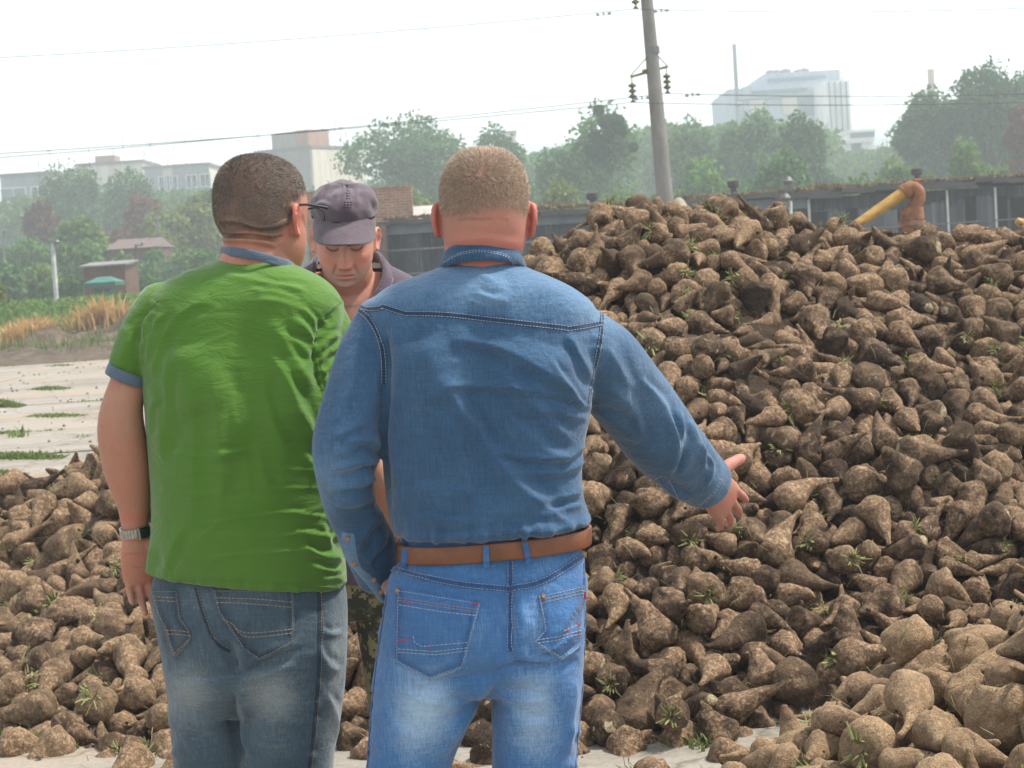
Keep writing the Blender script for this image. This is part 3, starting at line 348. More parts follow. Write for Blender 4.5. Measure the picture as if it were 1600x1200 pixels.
254,-167,1002,88,3,54,60,206,-125,652,14,13,37,22,177,-78,667,30,29,-63,28,217,-66,825,93,-29,68,45,215,263,745,61,29,-30,-32,161,-232,706,13,-2,-64,-17,
229,-54,756,83,28,-47,38,197,-44,775,87,-44,-31,-59,222,293,928,148,0,36,-52,244,-116,924,100,-19,-6,-83,208,-305,945,32,-48,4,-75,180,-222,684,8,16,-17,88,
237,-161,904,68,-57,-4,-74,211,-133,909,88,-56,4,-2,203,-28,730,73,55,-28,-21,144,3,762,89,-7,-16,76,213,7,944,149,-26,68,-26,218,310,895,130,-30,17,35,
168,-43,605,5,33,-47,14,210,2,631,24,51,-68,30,204,274,940,147,16,10,-72,183,-19,755,84,-29,29,13,162,144,616,19,-7,25,27,238,41,443,3,31,-12,29,
199,-335,898,8,37,1,-27,210,-77,605,4,-60,71,-9,225,226,749,71,-8,-32,-34,211,-252,762,6,-43,42,-19,218,-169,940,79,-50,5,42,183,-131,752,43,-19,12,-4,
163,-66,684,44,20,3,29,207,-34,856,121,-63,-32,-50,195,141,397,40,-5,-80,33,246,-344,904,9,-19,35,44,171,-303,724,4,48,-10,-6,200,-110,736,44,-39,0,-7,
214,291,759,71,-25,64,59,182,-95,839,88,72,57,3,197,-86,755,63,28,47,-52,197,201,687,48,44,-19,37,178,307,780,81,22,-45,-9,214,226,706,51,14,-36,-47,
231,-119,728,39,23,40,-57,271,-60,774,81,5,28,39,282,-25,827,108,-23,64,36,257,342,899,120,-77,-11,-43,244,-84,964,114,-17,-27,-36,175,10,672,42,34,30,-81,
208,283,812,96,39,-37,-36,267,276,860,118,27,38,-51,175,-96,854,93,-40,21,11,211,-286,897,8,36,-15,-23,221,-117,780,56,-54,-48,36,201,61,733,84,-21,-42,-78,
157,-94,664,21,57,2,52,198,-88,806,82,-30,18,19,233,22,860,140,50,-6,40,169,-327,906,10,40,-60,-4,211,-267,742,11,40,19,-44,238,-172,870,54,36,5,86,
248,-189,999,83,-48,-16,-77,260,241,846,109,57,-6,-2,179,-49,598,4,-40,-26,-75,251,26,841,131,39,-46,-19,226,234,739,64,30,22,44,195,-129,920,90,-37,-24,27,
219,-130,785,48,38,15,26,210,-124,833,75,-22,-4,-65,170,64,745,89,-63,38,-1,233,270,780,79,22,-27,-72,202,-377,925,9,34,31,77,197,-144,948,86,9,-28,-31,
277,-148,988,92,-3,-45,-66,181,-143,905,79,25,50,65,218,-141,970,95,39,-27,70,198,-149,874,63,-71,-7,-58,191,-7,726,72,55,-32,11,211,-87,671,29,43,-73,17,
215,-29,773,89,69,27,-45,221,-1,769,86,1,-15,-79,182,288,751,65,-59,-43,37,212,-301,915,22,41,-13,33,218,-158,977,90,40,21,11,198,-58,864,107,36,-64,32,
187,281,835,107,-27,-6,-11,239,-165,777,30,-60,17,64,196,-279,892,7,36,5,1,203,-82,732,56,-5,-25,-84,283,73,451,17,34,-31,7,244,322,880,117,24,-43,-34,
230,-100,643,18,25,-37,-62,192,-68,891,112,9,-17,3,179,274,903,138,31,-22,-40,213,-317,935,30,58,22,48,221,-127,968,98,40,13,44,133,47,350,2,29,-18,11,
235,160,462,77,-3,14,-16,218,260,771,76,-1,-10,-77,244,-169,857,42,20,9,27,206,68,371,5,31,-16,-25,168,60,399,5,-51,9,-70,252,286,806,89,65,9,-45,
165,-277,713,9,18,-18,37,232,-52,892,116,41,-20,-5,190,264,857,118,69,18,51,217,10,912,148,-18,0,-61,225,156,495,67,-4,-51,-24,194,-172,954,82,-33,69,3,
228,-135,930,89,25,-15,14,180,258,895,131,21,-36,-71,227,-274,789,5,-9,-39,-48,197,-11,675,44,62,-8,2,199,-285,997,45,-2,36,-25,220,-46,943,126,31,-14,38,
136,238,744,72,53,-28,22,197,297,917,136,45,-25,-22,232,-65,816,87,34,-8,27,247,86,450,20,-20,53,53,193,339,886,118,31,-33,5,181,-221,692,8,50,15,64,
241,-104,904,105,-39,-22,-77,243,-53,784,87,-15,65,43,201,-1,786,101,-3,-22,-41,244,97,338,5,46,-16,-52,211,210,723,57,36,58,-54,235,221,740,67,-33,16,49,
245,292,959,148,60,17,-66,191,-127,708,28,-5,-1,5,247,-37,991,129,-67,-24,8,189,17,760,93,25,63,56,173,91,352,4,-48,11,-25,231,-367,931,10,9,38,-58,
216,-318,950,32,-72,27,-22,236,-311,900,9,37,-23,2,202,-58,757,76,-39,2,29,235,80,395,13,-68,6,23,246,220,774,78,49,-5,-20,261,-376,950,11,37,-5,30,
221,-339,955,24,12,-82,0,190,-237,695,9,-24,71,54,198,-152,968,91,74,37,-16,224,-110,633,6,-25,-41,-42,212,-103,656,21,31,-30,1,245,-147,774,41,32,-35,45,
238,-95,675,32,-7,-57,-26,179,319,847,108,-13,24,6,218,-319,909,11,-12,-83,-28,204,-87,893,106,23,-39,-34,268,-30,615,10,-20,48,36,193,44,755,87,-34,-27,-77,
201,206,739,64,-28,-2,-58,222,-137,713,25,75,-19,10,184,-29,876,123,20,54,72,182,133,618,17,16,19,63,179,253,886,129,15,-71,-30,187,-359,992,27,27,10,-51,
219,-44,953,129,-56,11,58,183,235,728,61,-24,38,17,172,-107,801,69,-17,24,-71,146,-27,669,36,-37,16,78,173,11,650,34,-53,-37,-52,201,34,828,124,35,7,47,
205,218,694,41,39,-30,-30,223,-349,924,16,-19,53,3,233,-341,933,21,11,-6,49,210,-86,687,36,-23,7,60,231,-80,947,115,-14,31,-6,175,0,854,128,40,23,29,
156,64,391,4,-26,-30,23,242,240,703,49,33,6,30,145,-2,676,50,-28,-26,-6,184,266,768,68,27,35,0,237,-254,716,5,32,0,49,256,10,707,60,59,-18,37,
237,1,919,143,23,54,-21,133,70,695,59,7,-36,-21,222,-299,901,8,21,36,52,218,-258,740,7,27,-34,-17,221,-101,774,60,12,20,88,244,-331,1000,35,-38,-29,-65,
219,-280,699,4,-7,42,-34,160,-172,922,68,-4,-13,-80,217,260,815,95,40,26,-8,165,-278,900,11,2,-42,-37,171,-66,866,103,-23,4,4,217,250,709,52,0,66,-42,
200,-347,949,26,-48,10,31,209,-114,719,34,-36,-27,-67,230,-161,967,83,43,-13,52,274,-50,806,91,48,41,61,159,117,364,15,-36,-18,76,179,-164,801,38,-60,-19,-23,
204,-288,955,35,29,-17,37,221,-109,881,93,-34,3,-79,147,-80,763,64,-66,-11,48,198,-62,753,70,46,-15,-70,183,64,697,63,-14,15,-6,272,97,427,26,-75,5,57,
257,118,346,9,47,53,49,191,303,817,93,62,-3,-27,197,-313,989,35,46,72,37,209,-44,638,24,19,-20,-20,227,3,731,75,20,5,-65,212,18,729,74,27,54,58,
217,30,802,107,11,-39,-12,180,226,691,47,48,24,52,163,266,827,100,-15,-4,29,195,253,860,121,-31,17,59,210,-263,722,11,55,52,34,143,-54,858,111,-4,-69,34,
178,306,876,117,73,29,43,242,-294,915,12,-66,-14,-47,228,-284,714,5,35,-11,-15,241,-140,780,39,-23,30,-57,204,-152,801,39,19,-17,79,133,-77,779,70,23,44,29,
241,-29,784,91,-37,9,-72,219,-176,977,88,45,42,45,171,-91,625,5,41,18,-45,212,-8,940,145,-28,14,6,165,40,792,105,-21,65,34,172,70,419,14,-50,-47,-55,
201,66,427,10,26,-43,9,194,269,871,122,14,-12,6,222,287,923,141,-13,-50,-10,277,-25,995,130,4,-28,-46,221,-4,845,121,4,-36,18,230,327,867,114,-55,-23,-60,
169,-323,899,6,22,40,54,228,-304,959,33,-28,-43,-2,220,-266,694,4,34,-12,40,234,-81,800,78,-36,27,-12,285,-19,867,120,36,-35,-34,197,1,935,141,82,36,6,
250,74,483,14,39,35,44,161,-130,734,37,46,4,40,269,-117,954,105,70,10,-46,176,276,960,151,-38,13,-14,162,309,827,96,-56,66,-32,159,288,888,123,17,27,-59,
259,-381,895,8,11,39,-65,200,327,911,135,-32,24,30,208,-119,644,13,30,2,-39,230,-84,908,110,32,21,52,181,-40,615,3,-7,-37,-47,167,-5,703,54,46,-37,-19,
221,-5,806,103,-37,-51,-49,198,44,816,120,-43,-27,72,244,52,801,115,-39,51,36,188,106,386,18,67,-7,53,179,-109,815,74,-28,45,5,244,-6,634,20,-17,-39,-63,
199,284,895,131,-33,26,65,253,-274,865,8,41,40,-15,145,-112,854,85,-12,39,52,255,-93,950,111,-27,-20,-20,233,-97,815,78,42,-21,-17,193,-45,757,83,-25,51,-73,
161,166,586,9,33,27,32,189,224,790,82,21,-28,-66,148,-272,702,7,-51,-21,-15,166,-25,754,83,26,-49,14,222,-158,876,58,-25,-39,-1,196,-89,710,45,-3,31,60,
245,-54,650,23,-19,-27,-42,168,-62,693,47,47,2,-38,256,50,421,6,14,42,58,270,-325,942,28,51,14,78,172,-144,725,29,-49,-21,-12,200,-83,820,89,-35,-14,30,
187,13,746,82,27,64,-14,233,46,447,4,26,-33,-39,168,56,738,88,-52,-44,10,191,201,668,38,25,72,25,280,-367,1026,22,18,86,-20,200,-156,931,82,-35,-6,-22,
171,282,775,75,-42,-40,48,286,-245,836,4,29,-16,13,225,7,610,7,22,-41,-67,203,61,767,103,6,31,26,188,252,840,104,75,-13,-36,187,280,956,146,-68,-32,23,
241,293,843,104,49,-8,7,256,-329,977,35,41,-32,-50,187,-169,869,46,-27,-56,17,205,-155,866,58,-59,18,-70,210,64,513,7,50,-42,-24,146,232,811,92,37,-23,-35,
199,-217,980,68,7,55,67,234,156,1117,107,59,64,10,217,-296,745,5,-16,45,35,259,-173,906,62,-12,-72,32,242,-100,695,30,72,-32,-18,185,-81,791,75,17,-40,-1,
204,-70,844,93,-59,31,-3,158,69,710,71,-76,33,-24,289,148,535,38,19,-5,25,231,228,731,58,-38,32,31,248,251,794,82,56,35,15,227,319,920,132,37,-21,-28,
207,-359,985,22,-12,39,-23,210,-276,908,18,32,-21,-14,213,-26,903,133,12,-34,-73,194,56,432,9,-18,10,-66,177,243,814,91,-7,-42,-17,240,328,898,126,26,-5,34,
207,-295,944,31,-30,28,37,186,-4,690,51,-10,59,-9,208,370,968,130,17,59,30,236,-348,962,24,-40,-13,-61,235,-313,980,33,58,-20,41,209,-93,729,47,-34,-15,-75,
217,-76,860,97,-6,-50,-56,220,-266,771,5,35,10,8,199,-252,703,5,-18,56,-35,207,-117,658,20,45,-45,26,157,-22,767,85,-39,-36,-51,210,-15,703,54,-45,40,26,
222,51,468,7,51,-28,-7,214,141,848,124,-52,20,-22,177,314,868,116,-29,-24,-54,239,-45,840,113,-18,60,57,195,-1,954,148,-28,8,32,158,-252,733,6,-10,86,-7,
203,-98,797,71,-39,-16,-61,202,-15,661,30,68,11,-39,270,-6,876,130,-14,37,47,207,15,871,138,-1,-60,44,190,89,367,5,-49,35,58,181,227,798,86,-53,25,50,
187,261,906,136,28,27,69,208,268,926,142,35,28,9,182,-301,892,7,-61,64,3,134,-242,683,4,7,55,-4,238,-140,734,29,65,11,48,166,-73,668,32,-58,-17,-50,
191,-65,837,95,8,-13,23,238,-56,827,97,2,19,58,164,17,645,31,72,35,32,299,371,987,129,-39,-32,-1,200,-357,968,19,8,48,-24,202,-146,714,20,21,-56,41,
219,292,863,119,28,-55,67,254,-347,1002,28,12,-70,-49,188,-124,894,88,33,44,32,179,-130,899,86,-17,18,3,192,-103,722,37,-11,-36,-15,225,-75,821,83,51,-4,15,
264,-57,855,101,20,45,-29,210,-11,788,94,-31,9,40,189,10,695,56,-63,21,6,223,10,902,143,46,36,39,236,13,803,104,22,-57,50,182,134,1082,118,63,15,34,
235,185,659,30,49,33,64,176,193,670,32,39,57,-60,216,224,808,91,27,-19,-72,264,242,807,87,-50,31,-56,259,326,958,139,-10,-47,-43,200,-284,919,26,-4,46,34,
198,-162,924,72,-42,51,0,202,-74,768,66,38,27,60,222,-62,877,105,5,67,-48,179,-43,790,91,-35,-12,23,212,-34,943,130,4,43,-21,198,215,702,43,27,-7,-61,
137,244,787,84,51,-28,23,229,132,393,39,-5,31,89,180,271,815,95,15,-24,-34,260,-309,914,16,49,3,-5,146,-225,729,12,26,-3,14,152,5,781,92,-40,17,32,
219,35,790,98,-9,61,-49,139,195,679,38,32,-55,47,257,257,869,121,-45,11,17,221,317,862,108,-18,-55,-59,176,-290,982,44,35,-30,-23,190,-230,761,8,60,18,32,
250,-136,941,87,-41,-17,-66,196,-141,764,38,36,-40,7,230,-163,812,34,2,47,-48,186,-125,928,92,-69,-14,-36,155,-101,875,94,8,37,-59,201,-6,718,64,15,-46,-44,
194,-24,886,128,-42,-31,63,219,51,791,109,36,28,8,215,284,939,145,53,-3,0,210,347,923,124,-45,-39,51,167,-245,728,9,22,-3,-20,213,-173,891,56,19,25,75,
163,-140,928,81,24,7,39,236,-144,965,86,-20,65,33,208,-109,912,101,69,4,-58,244,-32,761,82,3,48,68,231,-15,626,18,-37,-3,18,212,-4,827,116,40,-22,24,
144,10,670,36,79,-24,-43,226,19,680,44,38,-24,82,228,21,793,101,49,12,-37,225,50,745,87,34,-36,15,196,163,596,6,46,-30,-64,239,-341,983,27,41,56,46,
204,-214,684,4,33,18,26,184,-192,902,53,6,40,81,213,-114,722,27,-39,56,33,186,-51,621,5,-38,12,75,206,-34,894,122,-10,-18,-90,250,29,866,145,32,40,-13,
152,148,631,18,-49,-27,22,193,252,741,64,-59,9,2,174,-22,795,106,-58,11,6,190,10,719,67,-37,-44,-55,261,310,964,142,40,-5,6,212,340,951,135,29,62,30,
199,-212,994,67,14,-25,63,232,-187,978,81,46,-4,55,218,-92,780,66,-60,-5,-30,205,-14,754,77,62,-14,63,246,-19,802,102,-45,-49,9,175,44,437,4,30,-33,-43,
186,82,381,6,-80,36,14,182,186,748,74,32,30,-66,172,217,782,81,-61,-37,-31,223,255,814,88,63,15,1,292,277,849,107,51,0,38,193,363,958,129,-28,56,34,
234,-178,994,85,26,-45,35,258,15,773,92,46,2,-49,161,15,849,125,-6,-13,-55,215,52,510,5,27,-15,-11,220,247,754,68,24,-20,-69,200,338,960,135,-62,-64,-13,
226,358,933,124,-8,-48,-2,172,311,906,132,1,18,-38,258,-274,747,5,30,86,-22,202,-214,1036,53,-34,-54,49,234,-164,691,12,-13,36,54,223,-154,1000,86,-24,65,9,
205,-119,663,13,-1,-39,-42,211,-27,859,110,5,14,20,209,-11,685,46,-63,-11,-68,156,19,688,48,-22,17,-62,206,22,884,146,-42,-4,-71,170,117,1039,139,-63,4,26,
212,173,777,85,63,-6,27,183,288,885,118,53,53,27,169,-288,906,9,-6,-48,17,231,-292,919,23,-24,46,32,188,-167,838,33,-31,-23,17,141,-20,741,78,4,-36,-22,
195,210,711,51,-35,10,64,179,293,829,98,-64,14,5,223,-268,1039,45,-15,35,-57,179,-154,725,25,64,19,-32,224,-186,852,35,-59,10,22,203,-42,921,127,-49,-11,-51,
196,-344,916,10,28,-30,16,161,-332,953,27,36,-73,39,248,-332,966,31,30,-34,1,219,-273,962,34,-4,45,0,190,-216,1042,49,14,-48,8,132,-207,679,3,36,-4,-6,
203,-175,878,49,-33,-7,-47,243,-130,752,37,64,26,63,265,-123,954,94,-22,46,44,242,-112,698,26,3,48,40,185,-52,641,15,65,-3,54,236,-29,847,108,14,36,-27,
218,-8,609,7,-62,-42,-52,195,5,758,81,-36,-50,-26,220,18,714,63,-58,-19,-35,203,89,387,14,-42,32,28,155,126,1033,139,-65,43,-11,171,218,799,89,67,-7,-55,
261,318,900,122,11,-56,-50,188,361,946,126,-4,-59,69,183,-273,916,16,-56,2,-29,188,-154,651,10,-8,-54,-47,199,-157,784,34,31,8,-18,183,-164,790,36,-34,16,-3,
199,-101,744,51,-26,28,-8,156,-114,766,45,-23,-84,34,218,-41,651,27,78,-29,-10,206,-47,834,104,-27,-59,-16,282,-46,853,114,22,-40,-43,204,-12,770,90,42,12,1,
139,7,767,89,-16,20,88,171,45,430,4,44,-13,-47,150,156,940,159,-45,9,14,219,141,559,33,44,2,53,229,144,604,16,-54,-29,-37,265,162,1132,104,-24,48,-9,
148,217,717,49,27,-9,8,238,254,830,101,57,25,25,221,292,907,129,-18,-58,-50,216,298,863,112,-63,2,8,217,318,934,134,41,1,10,170,-253,748,7,-29,-71,50,
169,-184,984,85,8,39,14,210,-144,753,35,-43,-51,-39,193,-274,710,3,36,36,79,224,-273,929,24,6,-33,-48,267,-262,704,5,-33,24,61,172,-187,711,11,-66,37,-54,
226,-124,621,4,-20,54,67,236,-120,737,33,-8,-71,44,225,-126,742,35,-44,-48,33,172,-97,618,4,45,-37,-70,243,-97,675,22,55,-40,34,180,-94,764,59,-11,77,-41,
246,-85,858,94,41,20,-26,155,-13,669,37,-37,56,-36,231,5,799,106,39,45,-45,194,21,827,117,-52,31,24,249,49,782,100,44,-39,-17,158,125,545,16,20,15,15,
176,126,996,151,-36,47,10,228,175,636,15,-22,-8,-63,171,194,688,45,-42,77,-15,176,230,775,79,73,-19,16,152,-367,955,12,18,38,-27,176,-197,753,15,18,65,-7,
219,-190,876,35,-43,24,3,188,-178,870,39,63,6,-16,222,-137,723,25,4,-31,-10,166,-87,644,10,3,-50,-21,228,-67,922,116,39,-37,-67,184,-54,817,93,42,-21,-36,
172,-32,913,128,28,14,47,247,6,686,47,-17,31,38,201,-18,891,133,9,-67,-49,176,5,692,57,-45,-25,16,241,-12,967,139,40,-10,-13,181,147,1120,104,-35,-34,-28,
191,140,1012,150,-46,63,-2,246,155,487,64,-12,-76,-3,186,158,1043,133,53,-54,45,216,217,959,150,53,-53,54,238,239,737,57,55,63,-30,194,272,838,104,-51,-23,-43,
212,331,971,135,19,40,-38,155,-190,893,46,-34,53,53,233,162,557,36,42,35,44,
]
# ================================================================ scene, helpers
sc = bpy.context.scene; C = sc.collection
random.seed(7); RS = np.random.RandomState(7)
def srgb(r, g, b):
    f = lambda c: c/12.92 if c <= .04045 else ((c+.055)/1.055)**2.4
    return (f(r/255), f(g/255), f(b/255), 1)
class NT:
    """tiny node-tree helper"""
    def __init__(s, name, disp=False):
        s.m = bpy.data.materials.new(name); s.m.use_nodes = True; s.t = s.m.node_tree
        s.b = s.t.nodes['Principled BSDF']; s.out = s.t.nodes['Material Output']
    def n(s, typ, ins=None, **kw):
        x = s.t.nodes.new(typ)
        for k, v in kw.items(): setattr(x, k, v)
        for k, v in (ins or {}).items():
            if isinstance(v, bpy.types.NodeSocket): s.t.links.new(v, x.inputs[k])
            else: x.inputs[k].default_value = v
        return x
    def noise(s, vec, scale, detail=3, rough=.55, dist=0):
        return s.n('ShaderNodeTexNoise', {'Vector': vec, 'Scale': scale, 'Detail': detail, 'Roughness': rough, 'Distortion': dist}).outputs['Fac']
    def ramp(s, fac, stops):
        x = s.n('ShaderNodeValToRGB', {'Fac': fac}); e = x.color_ramp.elements
        while len(e) < len(stops): e.new(.5)
        for q, (p, c) in zip(e, stops): q.position = p; q.color = c if len(c) == 4 else (*c, 1)
        return x.outputs['Color']
    def math(s, op, a, b=0., clamp=False):
        return s.n('ShaderNodeMath', {0: a, 1: b}, operation=op, use_clamp=clamp).outputs[0]
    def mix(s, fac, a, b, mode='MIX'):
        x = s.n('ShaderNodeMix', data_type='RGBA', blend_type=mode)
        for i, v in ((0, fac), (6, a), (7, b)):
            if isinstance(v, bpy.types.NodeSocket): s.t.links.new(v, x.inputs[i])
            else: x.inputs[i].default_value = v if i == 0 or len(v) == 4 else (*v, 1)
        return x.outputs[2]
    def attr(s, name, out='Fac'):
        return s.n('ShaderNodeAttribute', attribute_name=name).outputs[out]
    def obj(s): return s.n('ShaderNodeTexCoord').outputs['Object']
    def vmul(s, v, sc3): return s.n('ShaderNodeVectorMath', {0: v, 1: sc3}, operation='MULTIPLY').outputs[0]
    def bump(s, h, strength, dist, prev=None):
        x = s.n('ShaderNodeBump', {'Height': h, 'Strength': strength, 'Distance': dist})
        if prev is not None: s.t.links.new(prev, x.inputs['Normal'])
        return x.outputs['Normal']
    def set(s, **kw):
        nm = {'col': 'Base Color', 'rough': 'Roughness', 'nor': 'Normal', 'spec': 'Specular IOR Level', 'metal': 'Metallic'}
        for k, v in kw.items():
            i = s.b.inputs[nm.get(k, k)]
            if isinstance(v, bpy.types.NodeSocket): s.t.links.new(v, i)
            else: i.default_value = v
        return s.m
def simple(name, col, rough=.8, metal=0., spec=.3, var=.25, scale=6., bump=0., col2=None):
    k = NT(name); o = k.obj(); f = k.noise(o, scale, 5, .6)
    c2 = col2 or tuple(c*(1-var*1.6) for c in col[:3])
    c = k.ramp(f, [(.32, c2), (.68, col)])
    if bump: k.set(nor=k.bump(k.noise(o, scale*6, 4, .6), .6, bump))
    return k.set(col=c, rough=rough, metal=metal, spec=spec)
def link(name, me, mat=None, parent=None):
    o = bpy.data.objects.new(name, me); C.objects.link(o)
    if mat is not None:
        for m in (mat if isinstance(mat, (list, tuple)) else [mat]): me.materials.append(m)
    if parent is not None: o.parent = parent
    return o
def tag(o, label=None, cat=None, group=None, kind=None):
    for k, v in (('label', label), ('category', cat), ('group', group), ('kind', kind)):
        if v: o[k] = v
    return o
def empty(name, loc=(0, 0, 0)):
    o = bpy.data.objects.new(name, None); C.objects.link(o); o.location = loc; return o
def npmesh(name, v, f, smooth=True, mats=None):
    """fast mesh from arrays; f (n,3) or (n,4) or list of arrays"""
    fs = f if isinstance(f, list) else [f]
    me = bpy.data.meshes.new(name); v = np.asarray(v, np.float32)
    nl = sum(a.size for a in fs); nf = sum(len(a) for a in fs)
    me.vertices.add(len(v)); me.loops.add(nl); me.polygons.add(nf)
    me.vertices.foreach_set('co', v.ravel())
    me.loops.foreach_set('vertex_index', np.concatenate([a.ravel() for a in fs]).astype(np.int32))
    tot = np.concatenate([np.full(len(a), a.shape[1]) for a in fs]).astype(np.int32)
    me.polygons.foreach_set('loop_start', np.concatenate([[0], np.cumsum(tot)[:-1]]).astype(np.int32))
    me.polygons.foreach_set('loop_total', tot)
    if mats is not None: me.polygons.foreach_set('material_index', np.asarray(mats, np.int32))
    me.polygons.foreach_set('use_smooth', np.full(nf, smooth))
    me.update(calc_edges=True); me.validate()
    return me
def fattr(me, name, vals, dom='POINT'):
    a = me.attributes.new(name, 'FLOAT', dom); a.data.foreach_set('value', np.asarray(vals, np.float32).ravel())
def vattr3(me, name, vals):
    a = me.attributes.new(name, 'FLOAT_VECTOR', 'POINT'); a.data.foreach_set('vector', np.asarray(vals, np.float32).ravel())
class MB:
    """collects boxes, tubes and lofts of ONE part"""
    def __init__(s): s.v = []; s.f = []; s.n = 0
    def add(s, v, f):
        v = np.asarray(v, float).reshape(-1, 3)
        for q in f: s.f.append(tuple(int(i)+s.n for i in q))
        s.v.append(v); s.n += len(v); return s
    def box(s, c, size, rz=0., tilt=None):
        x, y, z = np.array(size)/2
        v = np.array([(-x, -y, -z), (x, -y, -z), (x, y, -z), (-x, y, -z), (-x, -y, z), (x, -y, z), (x, y, z), (-x, y, z)])
        M = np.array((Euler((0, 0, rz)).to_matrix() if tilt is None else Euler(tilt).to_matrix()))
        return s.add(v @ M.T+np.array(c), [(0, 3, 2, 1), (4, 5, 6, 7), (0, 1, 5, 4), (1, 2, 6, 5), (2, 3, 7, 6), (3, 0, 4, 7)])
    def tube(s, pts, rad, n=10, cap=True):
        pts = [np.array(p, float) for p in pts]; rad = rad if hasattr(rad, '__len__') else [rad]*len(pts)
        rings = []; a = None
        for i, p in enumerate(pts):
            d = pts[min(i+1, len(pts)-1)]-pts[max(i-1, 0)]; d = d/(np.linalg.norm(d)+1e-9)
            if a is None: a = np.cross(d, [0, 0, 1.] if abs(d[2]) < .9 else [1., 0, 0])
            a = a-d*(a @ d); a /= np.linalg.norm(a)+1e-9
            b = np.cross(d, a); th = np.arange(n)/n*2*np.pi
            rings.append(p+rad[i]*(np.cos(th)[:, None]*a+np.sin(th)[:, None]*b))
        f = [(i*n+j, i*n+(j+1) % n, (i+1)*n+(j+1) % n, (i+1)*n+j) for i in range(len(pts)-1) for j in range(n)]
        if cap: f += [tuple(range(n))[::-1], tuple((len(pts)-1)*n+j for j in range(n))]
        return s.add(np.concatenate(rings), f)
    def lathe(s, prof, c, n=16):
        th = np.arange(n)/n*2*np.pi
        v = np.concatenate([np.stack([r*np.cos(th)+c[0], r*np.sin(th)+c[1], np.full(n, z+c[2])], -1) for r, z in prof])
        f = [(i*n+j, i*n+(j+1) % n, (i+1)*n+(j+1) % n, (i+1)*n+j) for i in range(len(prof)-1) for j in range(n)]
        return s.add(v, f+[tuple(range(n))[::-1], tuple((len(prof)-1)*n+j for j in range(n))])
    def prism(s, poly, y0, y1):
        """(x,z) outline extruded along y"""
        n = len(poly); v = [(x, y0, z) for x, z in poly]+[(x, y1, z) for x, z in poly]
        return s.add(v, [tuple(range(n)), tuple(range(n, 2*n))[::-1]]+[((i+1) % n, i, n+i, n+(i+1) % n) for i in range(n)])
    def build(s, name, mat, parent=None, smooth=False):
        me = bpy.data.meshes.new(name); me.from_pydata(np.concatenate(s.v).tolist(), [], s.f); me.update()
        bm = bmesh.new(); bm.from_mesh(me); bmesh.ops.recalc_face_normals(bm, faces=bm.faces); bm.to_mesh(me); bm.free()
        if smooth:
            for p in me.polygons: p.use_smooth = True
            try: me.set_sharp_from_angle(angle=R(40))
            except Exception: pass
        o = link(name, me, mat, parent)
        if parent is not None and parent.type == 'EMPTY': o.location = tuple(-np.array(parent.location))
        return o
# ================================================================ camera, sky, sun, air
cd = bpy.data.cameras.new('camera'); cam = bpy.data.objects.new('camera', cd); C.objects.link(cam)
M = Matrix.Identity(4)
for i in range(3):
    M[i][0], M[i][1], M[i][2], M[i][3] = CR[i], CU[i], -CF[i], CO[i]
cam.matrix_world = M
cd.sensor_width = 36; cd.lens = FPX/1600*36; cd.clip_start = .1; cd.clip_end = 6000
cd.dof.use_dof = True; cd.dof.focus_distance = 4.0; cd.dof.aperture_fstop = 14
sc.camera = cam
SUN_EL, SUN_AZ = R(60), R(82)      # azimuth clockwise from +y: high, to the right and a little behind the camera
w = bpy.data.worlds.new('World'); sc.world = w; w.use_nodes = True; wt = w.node_tree
sky = wt.nodes.new('ShaderNodeTexSky'); sky.sky_type = 'NISHITA'; sky.sun_disc = False
sky.sun_elevation = SUN_EL; sky.sun_rotation = SUN_AZ; sky.air_density = 1.0; sky.dust_density = .5; sky.ozone_density = 1.0
bg = wt.nodes['Background']; bg.inputs['Strength'].default_value = .15
hz_ = wt.nodes.new('ShaderNodeHueSaturation'); hz_.inputs['Saturation'].default_value = .30   # thin white haze over the whole sky
wt.links.new(sky.outputs[0], hz_.inputs['Color']); wt.links.new(hz_.outputs[0], bg.inputs[0])
sl = bpy.data.lights.new('sun', 'SUN'); sl.energy = 3.2; sl.angle = R(6); sl.color = (1, .94, .84)
sun = bpy.data.objects.new('sun', sl); C.objects.link(sun)
sd = Vector((math.sin(SUN_AZ)*math.cos(SUN_EL), math.cos(SUN_AZ)*math.cos(SUN_EL), math.sin(SUN_EL)))
sun.rotation_euler = (-sd).to_track_quat('-Z', 'Y').to_euler()
sc.view_settings.view_transform = 'Standard'; sc.view_settings.look = 'None'; sc.view_settings.exposure = 1.06; sc.view_settings.gamma = 1
sc.render.engine = 'CYCLES'
try:
    sc.cycles.use_denoising = True; sc.cycles.denoiser = 'OPENIMAGEDENOISE'
except Exception: pass
sc.cycles.volume_bounces = 2; sc.cycles.max_bounces = 8; sc.cycles.transparent_max_bounces = 12
def make_haze():
    mb = MB().box((0, 720, 33.5), (1700, 1500, 69.2))
    k = NT('haze_air'); k.t.nodes.remove(k.b)
    v = k.n('ShaderNodeVolumePrincipled', {'Color': (.88, .96, 1.0, 1), 'Density': .0017, 'Anisotropy': .2})
    k.t.links.new(v.outputs[0], k.out.inputs['Volume'])
    tag(mb.build('haze', k.m), 'pale summer haze hanging over the yard and town', 'haze', kind='stuff')
make_haze()
